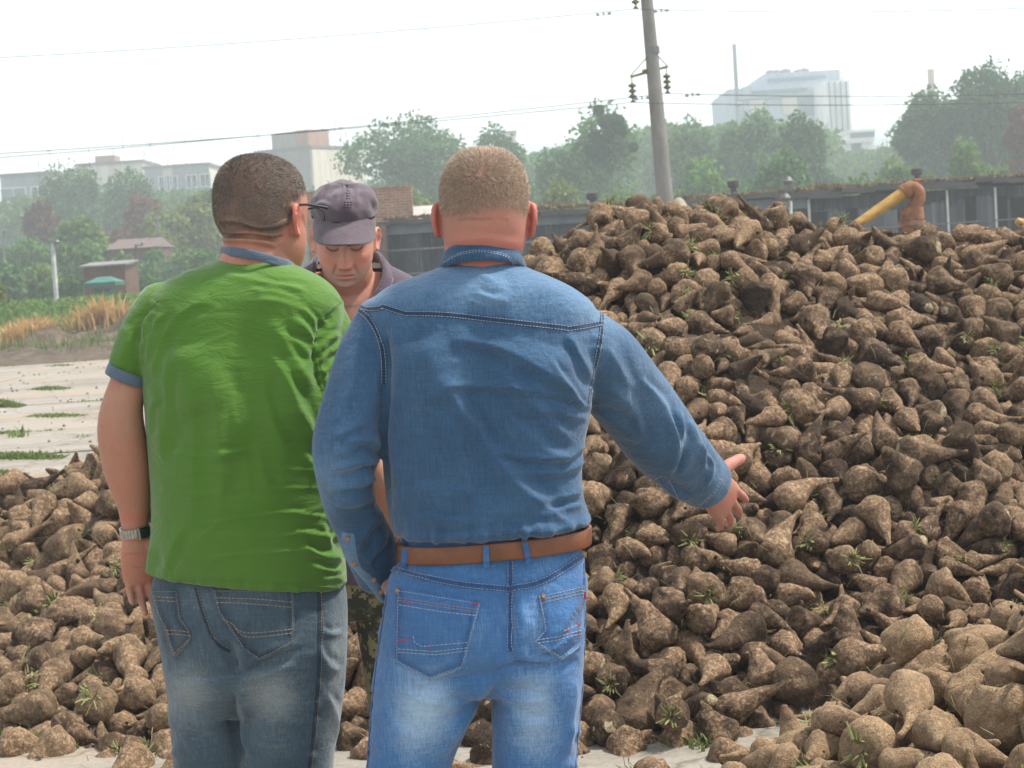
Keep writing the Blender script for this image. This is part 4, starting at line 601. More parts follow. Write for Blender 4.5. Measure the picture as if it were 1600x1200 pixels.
# ================================================================ ground, yard, dirt
def ground_mats():
    k = NT('field_earth'); o = k.obj()
    c = k.ramp(k.noise(o, .35, 6, .65), [(.3, (.055, .07, .025)), (.5, (.10, .105, .04)), (.7, (.17, .14, .075))])
    G = k.set(col=c, rough=.95, spec=.1)
    k = NT('yard_concrete'); o = k.obj()
    base = k.ramp(k.noise(o, .55, 8, .66), [(.28, (.195, .175, .145)), (.48, (.28, .26, .225)), (.72, (.345, .325, .29))])
    grit = k.ramp(k.noise(o, 46, 5, .7), [(.36, (.62, .58, .52)), (.58, (1, 1, 1))])
    spots = k.ramp(k.noise(o, 9, 4, .6), [(.28, (.62, .57, .5)), (.42, (1, 1, 1))])
    c = k.mix(.55, base, grit, 'MULTIPLY'); c = k.mix(.55, c, spots, 'MULTIPLY')
    vo = k.n('ShaderNodeTexVoronoi', {'Vector': k.n('ShaderNodeVectorMath', {0: o, 1: k.n('ShaderNodeTexNoise', {'Vector': o, 'Scale': 2., 'Detail': 4.}).outputs['Color']}, operation='ADD').outputs[0], 'Scale': .55}, feature='DISTANCE_TO_EDGE').outputs['Distance']
    crack = k.ramp(vo, [(.0, (1, 1, 1)), (.014, (0, 0, 0))]); c = k.mix(k.math('MULTIPLY', crack, .75), c, (.10, .085, .06))
    tr = k.ramp(k.noise(k.vmul(o, (.05, 1.2, 1)), 1.6, 4, .6), [(.52, (0, 0, 0)), (.60, (1, 1, 1)), (.66, (0, 0, 0))]); c = k.mix(k.math('MULTIPLY', tr, .40), c, (.15, .115, .08))
    dust = k.ramp(k.noise(k.vmul(o, (.10, .55, 1)), 1.1, 5, .6), [(.48, (0, 0, 0)), (.62, (1, 1, 1))])
    c = k.mix(k.math('MULTIPLY', dust, .45), c, (.36, .26, .17))
    Y = k.set(col=c, rough=.9, spec=.2, nor=k.bump(k.noise(o, 30, 6, .7), .5, .01))
    k = NT('bare_dirt'); o = k.obj()
    c = k.ramp(k.noise(o, 2.2, 8, .7), [(.3, (.045, .034, .025)), (.5, (.11, .085, .062)), (.72, (.22, .175, .125))])
    D = k.set(col=c, rough=1, spec=.1, nor=k.bump(k.noise(o, 14, 6, .7), .8, .06))
    return G, Y, D
M_FIELD, M_YARD, M_DIRT = ground_mats()
tag(link('ground', npmesh('ground', [(-840, -28, 0), (840, -28, 0), (840, 1460, 0), (-840, 1460, 0)], np.array([[0, 1, 2, 3]])), M_FIELD), kind='structure')
def make_yard():
    # concrete slabs with worn, slightly uneven joints running across the view
    ys = [-6, 3.2, 5.3, 6.9, 8.9, 11.1, 13.3, 15.4, 17.2, 19.8, 22.7, 24.5, 28.3, 32.5, 37.0]
    rs = np.random.RandomState(3); mb = MB()
    for a, b in zip(ys[:-1], ys[1:]):
        x = -40+rs.uniform(0, 3)
        while x < 40:
            wd = rs.uniform(5.6, 6.2) if a > 0 else 9
            z = .05+rs.uniform(-.007, .007)
            t = rs.uniform(-.0012, .0012)
            g = .018
            v = [(x+g, a+g, z), (x+wd-g, a+g, z+t*wd), (x+wd-g, b-g, z+t*wd+.004), (x+g, b-g, z+.004)]
            v += [(p[0], p[1], -.02) for p in v]
            mb.add(v, [(0, 1, 2, 3), (0, 4, 5, 1), (1, 5, 6, 2), (2, 6, 7, 3), (3, 7, 4, 0)])
            x += wd
    tag(mb.build('concrete_yard', M_YARD), kind='structure')
    # soil seen in the joints
    tag(link('joint_soil', npmesh('joint_soil', [(-41, -6.2, .022), (41, -6.2, .022), (41, 37.3, .022), (-41, 37.3, .022)], np.array([[0, 1, 2, 3]])), M_DIRT), kind='structure')
    return ys
YJ = make_yard()
def grid_sheet(name, xs, ys, zf, mat):
    X, Y = np.meshgrid(xs, ys, indexing='ij'); Z = zf(X, Y); ny = X.shape[1]
    i = np.arange(X.shape[0]-1)[:, None]*ny; j = np.arange(ny-1)[None]
    f = np.stack([i+j, i+ny+j, i+ny+j+1, i+j+1], -1).reshape(-1, 4)
    return tag(link(name, npmesh(name, np.stack([X, Y, Z], -1).reshape(-1, 3), f), mat), kind='structure')
def dirt_z(X, Y):
    p = np.stack([X, Y, X*0], -1).reshape(-1, 3)
    n = (vnoise(p*1.1, 3)+.6*vnoise(p*3.3, 4)+.35*vnoise(p*7.5, 5)).reshape(X.shape)
    bank = np.clip((Y-40.5)/2.5, 0, 1)*np.clip((50-Y)/4, 0, 1)
    h = .07+.17*bank*np.clip(.35+.75*n, 0, 1.8)
    for cx, cy, r, hh in ((-11.3, 44.6, .60, .50), (-9.4, 45.8, 1.2, .30), (-10.4, 42.2, 1.0, .16), (-8.0, 45.5, 1.3, .26)):
        h = h+hh*np.exp(-(((X-cx)/r)**2+((Y-cy)/(r*.8))**2)**1.2)*(1+.4*n)
    e = np.clip((Y-37.2)/1.2, 0, 1)*np.clip((60-Y)/4, 0, 1)
    return h*e-.03
grid_sheet('dirt_bank', np.arange(-24, 16, .16), np.arange(36.6, 61, .16), dirt_z, M_DIRT)
# ================================================================ foliage
def mat_leaf(name, dark, light, trans=.38):
    k = NT(name); r = k.attr('tone')
    c = k.ramp(r, [(0., dark), (.55, tuple((a+b)/2 for a, b in zip(dark, light))), (1., light)])
    k.set(col=c, rough=.65, spec=.2)
    tr = k.n('ShaderNodeBsdfTranslucent', {'Color': c})
    ms = k.n('ShaderNodeMixShader', {0: trans, 1: k.b.outputs[0], 2: tr.outputs[0]})
    k.t.links.new(ms.outputs[0], k.out.inputs['Surface']); return k.m
LEAF = {'dark': mat_leaf('foliage_dark', (.026, .072, .018), (.090, .195, .048)),
        'mid': mat_leaf('foliage_mid', (.040, .100, .020), (.135, .265, .055)),
        'bright': mat_leaf('foliage_bright', (.06, .125, .022), (.19, .30, .07)),
        'yellow': mat_leaf('foliage_yellow', (.085, .12, .024), (.24, .29, .07)),
        'silver': mat_leaf('foliage_silver', (.050, .120, .038), (.16, .29, .10)),
        'rust': mat_leaf('foliage_rust', (.08, .036, .018), (.24, .105, .05)),
        'dry': mat_leaf('dry_stalks', (.30, .18, .065), (.66, .44, .19)),
        'grass': mat_leaf('grass_blades', (.07, .10, .025), (.20, .27, .08)),
        'straw': mat_leaf('straw_blades', (.12, .11, .04), (.30, .25, .12))}
M_BARK = simple('bark', (.11, .09, .07), .9, scale=9); M_BIRCH = simple('birch_bark', (.42, .40, .37), .8, scale=14, var=.4)
def leaf_quads(cen, nrm_up, size, rs, asp=.6):
    n = len(cen); a = rs.normal(size=(n, 3)); a /= np.linalg.norm(a, axis=1)[:, None]
    b = rs.normal(size=(n, 3)); b[:, 2] += nrm_up; b -= a*(a*b).sum(1)[:, None]; b /= np.linalg.norm(b, axis=1)[:, None]+1e-9
    s = (size*rs.uniform(.6, 1.35, n))[:, None]
    c = np.cross(a, b)*.25*s
    v = np.stack([cen-a*s, cen+b*s*asp+c, cen+a*s, cen-b*s*asp+c], 1)
    return v.reshape(-1, 3), np.arange(n*4).reshape(n, 4)
def crown_points(lobes, n, rs):
    """points through the volume of lumpy lobes, denser towards each lobe's skin"""
    vol = np.array([l[3]*l[4]*l[5] for l in lobes])**.7; cnt = rs.multinomial(n, vol/vol.sum()); out = []; tone = []
    for (x, y, z, a, b, c), k in zip(lobes, cnt):
        d = rs.normal(size=(k, 3)); d /= np.linalg.norm(d, axis=1)[:, None]+1e-9
        rr = rs.uniform(.35, 1, k)**.45*(1+.28*vnoise(d*4.0+x, rs.randint(999))+.16*vnoise(d*11.0, rs.randint(999)))
        out.append(np.array([x, y, z])+d*rr[:, None]*np.array([a, b, c])); tone.append(np.clip(.5+.25*rs.normal(size=k)+.18*rs.normal(), 0, 1))
    return np.concatenate(out), np.concatenate(tone)
def tree(name, label, cat, u, vtop, wpx, Y, kind, shape='round', zb=0., n=4200, leaf=.30, group=None, bark=None, lean=0., hfrac=.22, seed=None):
    n = int(n*2.3); leaf = leaf*.60
    """a tree whose crown spans wpx photo pixels round column u with its top at row vtop when seen at distance Y"""
    rs = np.random.RandomState(seed if seed is not None else int(u*7+vtop)); top = P(u, vtop, Y); W = wpx/FPX*Y; x0 = top[0]; H = top[2]-zb
    root = tag(empty(name, (x0, Y, zb)), label, cat, group)
    rt = root.location
    L = []; zc = H*(hfrac+.5*(1-hfrac)); hh = H*(1-hfrac)/2
    if shape == 'round':
        for _ in range(13):
            t = rs.uniform(-.85, .75); q = max(0, 1-abs(t)**3.5)**.5; an = rs.uniform(0, 6.28); r = rs.uniform(.25, .80)
            s = rs.uniform(.26, .44)
            L.append((r*q*math.cos(an)*W*.50, r*q*math.sin(an)*W*.4, zc+t*hh*.78, W*s*.62, W*s*.6, min(hh, W)*s*.66))
        L.append((0, 0, zc, W*.30, W*.28, hh*.8))
        L.append((rs.uniform(-.1, .1)*W, 0, H-hh*.40, W*.30, W*.26, hh*.34)); L.append((rs.uniform(-.25, .25)*W, 0, H-hh*.55, W*.24, W*.22, hh*.3))
    elif shape == 'spire':
        for t in np.linspace(0, 1, 11):
            q = (1-t)**.8*.42+.06
            L.append((rs.uniform(-.16, .16)*W*(1-t), rs.uniform(-.2, .2)*W*(1-t), zb*0+H*(hfrac+t*(.96-hfrac)), W*q*rs.uniform(.7, 1.1), W*q, H*.085))
    elif shape == 'loose':      # open crown of separate ascending plumes
        for _ in range(24):
            x = rs.uniform(-.40, .40)*W; tt = rs.uniform(.15, .96)*(1-.22*(abs(x)/(W*.42))**2); s = rs.uniform(.10, .19)
            L.append((x, rs.uniform(-.3, .3)*W, H*(hfrac+(1-hfrac)*tt)*.93, W*s, W*s, H*rs.uniform(.08, .15)))
        L.append((0, 0, zc*.8, W*.36, W*.3, hh*.6))
    elif shape == 'bush':
        for _ in range(9):
            x = rs.uniform(-.4, .4)*W; s = rs.uniform(.16, .28)
            L.append((x, rs.uniform(-.3, .3)*W, H*rs.uniform(.3, .8)*(1-.35*abs(x)/(W*.4)), W*s, W*s, H*rs.uniform(.18, .3)))
        L.append((0, 0, H*.35, W*.42, W*.35, H*.36))
    pts, tone = crown_points(L, n, rs); pts[:, 0] += lean*pts[:, 2]; pts[:, 2] = np.clip(pts[:, 2], .05, H*1.02)
    v, f = leaf_quads(pts, .6, np.full(len(pts), leaf), rs)
    me = npmesh('crown', v, f, False); fattr(me, 'tone', np.repeat(np.clip(tone, 0, 1), 4))
    link('crown', me, LEAF[kind], root)
    mb = MB(); tr = max(.05, H*.018)
    mb.tube([(0, 0, -.1), (lean*H*.3, 0, H*.3), (lean*H*.6, .03*W, H*.6), (lean*H*.85, 0, H*.86)], [tr, tr*.8, tr*.5, tr*.15], 8)
    for l in L[:7]:
        z0 = max(.12*H, min(l[2]-.25*abs(l[0])-.1*H, .55*H)); mb.tube([(lean*z0, 0, z0), (l[0]*.55+lean*l[2], l[1]*.5, (z0+l[2])/2+.04*H), (l[0]+lean*l[2], l[1], l[2])], [tr*.5, tr*.32, tr*.08], 6)
    o = mb.build('trunk', bark or M_BARK, None, True); o.parent = root
    return root
def blades(name, bases, hts, wid, mat, rs, bend=.5, kind='stuff', extra=None, tone=None):
    n = len(bases); an = rs.uniform(0, 6.28, n); dx = np.stack([np.cos(an), np.sin(an), an*0], -1); sd = np.stack([-np.sin(an), np.cos(an), an*0], -1)
    up = np.array([0, 0, 1.]); b = (rs.uniform(.15, 1, n)*bend)[:, None]; h = np.asarray(hts)[:, None]; wv = np.asarray(wid).reshape(-1, 1)*np.ones((n, 1))
    p0 = bases; p1 = bases+up*h*.55+dx*b*h*.3; p2 = bases+up*h*(1-.3*b)+dx*b*h*.9
    v = np.stack([p0-sd*wv, p0+sd*wv, p1+sd*wv*.8, p1-sd*wv*.8, p2], 1).reshape(-1, 3); i = np.arange(n)[:, None]*5
    me = npmesh(name, v, [np.concatenate([i, i+1, i+2, i+3], 1), np.concatenate([i+3, i+2, i+4], 1)], False)
    fattr(me, 'tone', np.repeat(np.clip(rs.normal(.5, .24, n) if tone is None else tone, 0, 1), 5))
    o = link(name, me, mat); o['kind'] = kind; return o
# ================================================================ far hills
M_HILL = simple('wooded_hill', (.050, .080, .045), 1., scale=.05, var=.4)
def hill(pts, Y, depth, seed):
    xs = np.linspace(P(pts[0][0], 0, Y)[0], P(pts[-1][0], 0, Y)[0], 160); rs = np.random.RandomState(seed)
    px = [P(u, v, Y)[0] for u, v in pts]; pz = [P(u, v, Y)[2] for u, v in pts]
    z = np.interp(xs, px, pz)+1.1*vnoise(np.stack([xs*.16, xs*0, xs*0], -1), seed)+.7*vnoise(np.stack([xs*.5, xs*0, xs*0], -1), seed+1)
    rows = [(Y-depth, 0.), (Y-depth*.5, .62), (Y-depth*.15, .95), (Y, 1.), (Y+depth*.4, .85), (Y+depth, 0.)]
    v = np.stack([np.stack([xs, np.full_like(xs, y), z*s-.3*(s == 0)], -1) for y, s in rows], 1).reshape(-1, 3); m = len(rows)
    i = np.arange(len(xs)-1)[:, None]*m; j = np.arange(m-1)[None]
    tag(link('hills', npmesh('hills', v, np.stack([i+j, i+m+j, i+m+j+1, i+j+1], -1).reshape(-1, 4)), M_HILL), kind='structure')
hill([(-150, 330), (100, 300), (330, 262), (420, 262), (600, 262), (800, 226), (850, 221), (900, 222), (1000, 214), (1100, 214), (1250, 204), (1340, 188), (1380, 186), (1440, 182), (1600, 176), (1800, 170)], 1150, 240, 3)
hill([(-150, 360), (200, 330), (500, 300), (780, 250), (860, 246), (1000, 236), (1200, 230), (1380, 214), (1600, 205), (1800, 196)], 800, 160, 9)
# ================================================================ town buildings
def wall_mat(name, col, var=.14, sc_=.35):
    k = NT(name); o = k.obj(); c = k.ramp(k.noise(o, sc_, 6, .65), [(.3, tuple(c*(1-var) for c in col)), (.7, col)])
    st = k.ramp(k.noise(k.vmul(o, (1, 1, .12)), 1.3, 5, .7), [(.38, (.68, .66, .63)), (.56, (1, 1, 1))])
    return k.set(col=k.mix(.6, c, st, 'MULTIPLY'), rough=.85, spec=.2)
M_PANEL_GREY = wall_mat('grey_panel', (.26, .27, .28)); M_PANEL_CREAM = wall_mat('cream_panel', (.58, .52, .42)); M_TOWER = wall_mat('shaded_weathered_panel', (.27, .24, .21), .3, .5); M_ROOF_EDGE = wall_mat('roof_edge', (.16, .14, .13))
M_GLASS = simple('window_glass', (.10, .13, .16), .25, spec=.6, scale=.6); M_WFRAME = simple('white_frame', (.72, .72, .70), .5)
M_METAL_GREY = simple('dull_metal', (.20, .20, .20), .5, .6); M_BRICK_DK = wall_mat('red_brick_far', (.32, .16, .10))
def building(name, label, cat, x0, x1, y0, y1, z0, z1, walls, wins=(), roof=None, mats=None, rz=0., pen=()):
    """box building; wins = (face, centre across 0..1, z, width, height, material, framed) cut in as real reveals with frame and pane"""
    root = tag(empty(name, ((x0+x1)/2, (y0+y1)/2, z0)), label, cat); cx, cy = (x0+x1)/2, (y0+y1)/2; W, D, H = x1-x0, y1-y0, z1-z0
    def part(mb, nm, mat, par=root):
        o = mb.build(nm, mat, None); o.parent = par; return o
    part(MB().box((0, 0, H/2), (W, D, H)), 'wall', walls)
    part(MB().box((0, 0, H+.18), (W+.5, D+.5, .36)), 'roof', roof or M_ROOF_EDGE)
    for (a, wd, dp, hh, m) in pen: part(MB().box((-W/2+a*W, 0, H+.36+hh/2), (wd, dp, hh)), 'roof_house', m)
    for face, t, z, ww, wh, m, framed in wins:
        if face == 'f': c = np.array((-W/2+t*W, -D/2, z)); ax = np.array((1, 0, 0)); nn = np.array((0, -1, 0))
        else: c = np.array(((W/2 if face == 'r' else -W/2), -D/2+t*D, z)); ax = np.array((0, 1, 0)); nn = np.array((1 if face == 'r' else -1, 0, 0))
        def bar(ca, cz, sa, sz, out): 
            p = c+ax*ca+nn*out/2; p[2] += cz; s = np.abs(ax)*sa+np.abs(nn)*(abs(out)+.1); s = np.array(s, float); s[2] = sz; return p, s
        f = MB(); t_ = .13
        for ca, cz, sa, sz in ((-ww/2, 0, t_, wh+t_), (ww/2, 0, t_, wh+t_), (0, wh/2, ww-t_, t_), (0, -wh/2, ww-t_, t_), (0, 0, t_*.8, wh-t_)): f.box(*bar(ca, cz, sa, sz, .14))
        fo = part(f, 'window', M_WFRAME if framed else m)
        part(MB().box(*bar(0, 0, ww-.02, wh-.02, .05)), 'pane', m, fo)
    root.rotation_euler.z = rz; return root
def zat(u, v, Y): return float(P(u, v, Y)[2])
def xat(u, v, Y): return float(P(u, v, Y)[0])
def antennas(us, vr, Y, label, seed):
    rs = np.random.RandomState(seed)
    for u, v, h in us:
        b = P(u, v, Y+3); mb = MB(); H = h/FPX*Y; mb.tube([b, b+np.array([.03*H, 0, H])], .05, 6)
        for q in range(rs.randint(1, 4)):
            zz = H*(.96-.14*q); wd = rs.uniform(.5, 1.1); mb.tube([b+np.array([-wd/2+.03*zz, 0, zz]), b+np.array([wd/2+.03*zz, 0, zz])], .03, 5)
        tag(mb.build('roof_aerial', M_METAL_GREY), label, 'aerial', group='aerials along the apartment roofs')
# grey block at the far left
YA = 235.
wins = [('f', t, z, w_, 1.7, M_GLASS, True) for z in (5.2, 7.9, 10.6, 13.3) for t, w_ in ((.24, 3.1), (.72, 1.6), (.93, 1.6))]
building('apartment_block', 'grey concrete apartment block with white framed windows at the far left behind trees', 'building', xat(2, 300, YA), xat(82, 300, YA), YA, YA+14, 0, zat(40, 274, YA), M_PANEL_GREY, wins)
# long cream blocks
YB = 262.
wins = [('f', t, z, 1.5, 1.7, M_GLASS, True) for z in (9.2, 11.9, 14.6) for t in (.06, .17, .28, .42, .55, .67, .79, .93)]
building('apartment_block', 'long pale cream apartment block whose roof shows above the dark green trees', 'building', xat(122, 280, YB), xat(224, 280, YB), YB, YB+13, 0, zat(165, 257, YB), M_PANEL_CREAM, wins, pen=[(.33, 2.8, 4, 1.2, M_BRICK_DK)])
YB2 = 255.
wb = [('f', t, z, 1.45, 1.7, M_GLASS, True) for z in (9.4, 12.1, 14.6) for t in (.30, .42, .72, .93)]+[('f', t, z, 2.3, 2.5, M_PANEL_GREY, False) for z in (10.3, 13.0, 15.7) for t in (.14, .57, .86)]
building('apartment_block', 'cream apartment block with grey recessed balconies left of the green shirted man', 'building', xat(226, 280, YB2), xat(328, 280, YB2), YB2, YB2+13, 0, zat(280, 261, YB2), M_PANEL_CREAM, wb)
antennas([(61, 273, 22), (79, 267, 32), (92, 267, 20), (140, 260, 30), (178, 256, 24), (193, 256, 44), (226, 260, 26), (236, 258, 34), (262, 258, 22), (272, 257, 30), (291, 256, 40)], 0, 262., 'thin roof aerial on the pale apartment blocks left of the men', 4)
# tower block behind the heads: corner turned to the camera
YC = 232.; u0, uc, u1 = 393, 490, 552
H = zat(490, 231, YC)
wc = [('f', t, z, 2.0, 1.8, M_GLASS, False) for z in (4.5, 7.2, 9.9, 12.6) for t in (.16, .42)]+[('f', .72, z, 3.1, 2.0, m, True) for z, m in ((5, M_GLASS), (7.8, M_PANEL_CREAM), (10.6, M_GLASS))]
wc += [('r', t, z, 1.0, h_, M_GLASS, True) for z, h_ in ((4.6, 1.6), (7.4, 1.6), (10.2, 1.8), (14.1, .8)) for t in (.22, .62)]
tb = building('apartment_tower', 'tall weathered apartment tower with a roof house standing behind the three men', 'building', 0, 8.6, 0, 11, 0, H, M_TOWER, wc, pen=[(.30, 4.9, 5, 2.2, M_TOWER)])
mb = MB().box((4.42-.05, 0, H/2), (.3, 11.06, H-.4)); o = mb.build('sunlit_end_wall', M_PANEL_CREAM, None); o.parent = tb  # cream face paints the sun on this side, grey walls the shade
o = MB().box((.9, -.6, H+.36+1.1), (2.0, 4.2, 2.3)).build('brick_stair_head', M_BRICK_DK, None); o.parent = tb
tb.rotation_euler.z = R(-32)
cpos = P(490, 300, YC); c_, s_ = math.cos(R(-32)), math.sin(R(-32)); tb.location = (cpos[0]-(4.3*c_+5.5*s_), cpos[1]-(4.3*s_-5.5*c_), 0)
antennas([(397, 238, 26), (404, 238, 30), (418, 236, 20), (498, 230, 24), (505, 230, 34), (515, 229, 26), (524, 228, 40), (533, 227, 34), (541, 227, 22)], 0, 238., 'thin roof aerial on the grey tower behind the capped man', 8)
building('apartment_block', 'sliver of a cream building behind the spire shaped tree', 'building', xat(786, 225, 300), xat(806, 225, 300), 300, 312, 0, zat(796, 208, 300), M_PANEL_CREAM, [('f', .5, z, .8, 1.3, M_GLASS, True) for z in (11., 14., 17.)])
# ---------------------------------------------------------------- factory
YF = 300.
M_FAC = wall_mat('factory_panel', (.36, .43, .50), .12, .12); M_FACW = wall_mat('factory_white', (.80, .79, .76), .06, .1); M_FACB = wall_mat('factory_blue', (.10, .16, .21), .12, .2)
fx = lambda u, v=170: xat(u, v, YF); fz = lambda u, v: zat(u, v, YF)
fr = tag(empty('factory', (fx(1230), YF+15, 0)), 'huge pale stepped factory building with roof vents rising in the haze behind trees', 'factory')
def fpart(nm, ua, ub, vt, ya, yb, mat, zlow=0.):
    z = fz((ua+ub)/2, vt); xa, xb = fx(ua, vt), fx(ub, vt)
    o = MB().box(((xa+xb)/2, (ya+yb)/2, (zlow+z)/2), (xb-xa, yb-ya, z-zlow)).build(nm, mat, None); o.parent = fr; o.matrix_parent_inverse = Matrix.Translation(-fr.location); return o
fpart('low_hall', 1140, 1163, 137, YF+2, YF+26, M_FAC); fpart('hall', 1162.5, 1272, 131, YF+1, YF+30, M_FAC)
fpart('tower_hall', 1198, 1318, 108, YF+4, YF+34, M_FAC); fpart('annex', 1272, 1311, 134, YF-9, YF+3.5, M_FACW); fpart('sunlit_end_wall', 1317.5, 1324, 106, YF+3, YF+35, M_FACW)  # white end wall: sunlight on the right face put into its colour
for i in range(4):
    f = fpart('rib', 1279+i*8.6, 1280.1+i*8.6, 136, YF-9.5, YF-8.9, M_FACB, 4)
for a, b, vt, vb in ((1175, 1262, 139, 143.5), (1205, 1296, 117, 122), (1150, 1262, 152, 154)):
    o = fpart('window_band', a, b, vt, YF+.4 if vt > 125 else YF+3.4, YF+1.2 if vt > 125 else YF+4.3, M_FACB, fz((a+b)/2, vb))
for a, b, vt, vb, m in ((1172, 1195, 156, 176, M_PANEL_CREAM), (1222, 1246, 152, 178, M_PANEL_CREAM), (1250, 1271, 148, 180, M_FACB)):
    fpart('wall_panel', a, b, vt, YF+.5, YF+1.3, m, fz((a+b)/2, vb))
for u, h in ((1224, 7), (1234, 7), (1249, 9), (1270, 8), (1279, 10)):
    z = fz(u, 109); b = np.array((fx(u, 108), YF+14, z-.3)); o = MB().tube([b, b+np.array([0, 0, h/FPX*YF])], .45, 8).lathe([(.45, 0), (.9, .25), (.9, .75), (.2, 1.)], b+np.array([0, 0, h/FPX*YF]), 8).build('roof_vent', M_METAL_GREY, None); o.parent = fr; o.matrix_parent_inverse = Matrix.Translation(-fr.location)
M_STEEL = simple('stack_steel', (.16, .18, .21), .5, .3)
def stack(u, vt, wpx, Y, label, mat, taper=.75, bands=()):
    t = P(u, vt, Y); r = wpx/FPX*Y/2; root = tag(empty('chimney_stack', (t[0], Y, 0)), label, 'chimney')
    o = MB().lathe([(r/taper, 0), (r, t[2]), (r*.8, t[2]), (r*.8, t[2]-1)], (0, 0, 0), 20).build('shaft', mat, None, True); o.parent = root
    for z in bands: o = MB().lathe([(r*1.1, 0), (r*1.75, .15), (r*1.75, .5), (r*1.1, .65)], (0, 0, t[2]*z), 20).build('platform', M_METAL_GREY, None); o.parent = root
    return root
stack(1147, 69, 6.4, 285, 'slim grey steel chimney in front of the hazy factory', M_STEEL, .8, (.70,))
stack(1454, 108, 10.5, 330, 'stout brick chimney rising behind the birches on the right', M_BRICK_DK, .72, ())
yw = 240.
building('warehouse', 'low white warehouse with a pale sloping roof right of the factory', 'building', xat(1298, 230, yw), xat(1362, 228, yw), yw, yw+20, 0, zat(1330, 224, yw), M_FACW, [('f', .62, zat(1330, 231, 240), 1.1, 1.1, M_GLASS, False)], M_FACW)
building('office_block', 'pale flat building with ribbon windows behind the white warehouse', 'building', xat(1328, 215, 270), xat(1366, 212, 270), 270, 282, 0, zat(1347, 206, 270), M_FACW, [('f', t, zat(1347, 211, 270), .8, .6, M_FACB, False) for t in (.15, .4, .65, .88)], M_FACW)
# ================================================================ trees of the town edge
GT = 'trees and bushes between the yard and the town'
T = lambda *a, **k: tree(*a, group=GT, **k)
T('broadleaf_tree', 'dark green tree in front of the grey apartment block', 'tree', 108, 252, 132, 170, 'dark', hfrac=.1)
T('broadleaf_tree', 'tall airy tree covering the middle of the cream apartment block', 'tree', 208, 258, 108, 172, 'dark', hfrac=.1, seed=5)
T('birch_tree', 'thin feathery treetop poking above the dark tree left of the cream block', 'tree', 128, 246, 46, 168, 'silver', 'loose', n=1500, bark=M_BIRCH)
T('chestnut_tree', 'small rust brown tree below the grey apartment block', 'tree', 62, 314, 66, 140, 'rust', hfrac=.1)
T('chestnut_tree', 'rounded rust brown tree left of the green shirted man', 'tree', 214, 303, 84, 140, 'rust', hfrac=.1)
T('chestnut_tree', 'low rust brown bush in front of the rounded brown tree', 'tree', 176, 347, 60, 128, 'rust', 'bush')
T('willow_tree', 'broad yellow green willow beside the green shirted man', 'tree', 296, 292, 138, 125, 'yellow', 'loose', n=5200, hfrac=.05)
T('broadleaf_tree', 'bright green rounded tree below the dark tree', 'tree', 118, 336, 92, 112, 'bright', hfrac=.05)
T('broadleaf_tree', 'green tree left of the white post', 'tree', 40, 372, 96, 118, 'mid', hfrac=.05)
T('broadleaf_tree', 'wide mid green tree right of the white post', 'tree', 118, 372, 106, 104, 'mid', 'bush')
T('bush', 'pale green bush standing at the foot of the white post', 'bush', 62, 410, 70, 92, 'bright', 'bush', leaf=.22)
T('bush', 'bright green bush above the brown shed', 'bush', 278, 370, 56, 108, 'bright', 'bush')
T('bush', 'grey green bush between the shed and the green shirted man', 'bush', 248, 398, 92, 100, 'silver', 'bush')
T('bush', 'dark bush below the willow', 'bush', 318, 392, 92, 96, 'mid', 'bush')
T('bush', 'dark green bush directly left of the brown shed', 'bush', 98, 428, 70, 84, 'dark', 'bush')
T('bush', 'leafy bush half hiding the low house', 'bush', 186, 386, 84, 103, 'mid', 'bush')
T('bush', 'pale bush in front of the right end of the low house', 'bush', 238, 386, 70, 104, 'silver', 'bush')
T('chestnut_tree', 'rust brown bush between the white post and the cream block', 'bush', 150, 330, 50, 150, 'rust', 'bush')
T('bush', 'yellow green bush above the low house roof', 'bush', 236, 352, 70, 118, 'yellow', 'bush')
T('bush', 'dark bush reaching the yard behind the green kiosk', 'bush', 222, 428, 84, 82, 'mid', 'bush')
T('bush', 'grey green bush cut by the left edge of the view', 'bush', -6, 388, 74, 90, 'silver', 'bush')
T('bush', 'tall yellow green shrub nearest the left edge of the view', 'bush', -12, 424, 66, 55, 'yellow', 'bush', leaf=.13, n=5200)
T('poplar_tree', 'large broad silvery green poplar behind the two bare heads', 'tree', 642, 172, 215, 150, 'silver', hfrac=.06, n=9000, seed=21)
T('poplar_tree', 'narrow spire shaped tree right of the big poplar', 'tree', 775, 188, 96, 148, 'silver', hfrac=.05)
T('bush', 'yellow green shrub behind the brick wall', 'bush', 640, 274, 90, 95, 'yellow', 'bush', leaf=.24)
T('bush', 'small grey tree in front of the cream end wall of the tower', 'bush', 528, 270, 56, 130, 'silver', 'bush', n=2200)
T('bush', 'yellow green bush left of the fair haired head', 'bush', 706, 296, 60, 90, 'yellow', 'bush', leaf=.22)
T('bush', 'dark low tree closing the gap behind the fair haired head', 'bush', 760, 238, 170, 130, 'mid', 'bush', n=6000)
T('birch_tree', 'tall loose birch hung with dark mistletoe balls', 'tree', 945, 156, 150, 120, 'silver', n=2300, bark=M_BIRCH, hfrac=.08, seed=11)
T('birch_tree', 'pale slim birch left of the mistletoe birch', 'tree', 872, 226, 104, 124, 'silver', n=2600, bark=M_BIRCH, hfrac=.05)
T('bush', 'bright grassy shrub behind the roof vent by the pole', 'bush', 955, 268, 120, 84, 'bright', 'bush', leaf=.2)
T('bush', 'pale green shrub behind the fair haired man', 'bush', 870, 276, 110, 88, 'yellow', 'bush', leaf=.22)
T('broadleaf_tree', 'round dark green tree just right of the concrete pole', 'tree', 1080, 180, 112, 140, 'mid', hfrac=.05)
T('broadleaf_tree', 'dark tree in front of the slim steel chimney', 'tree', 1138, 184, 92, 138, 'mid', hfrac=.05)
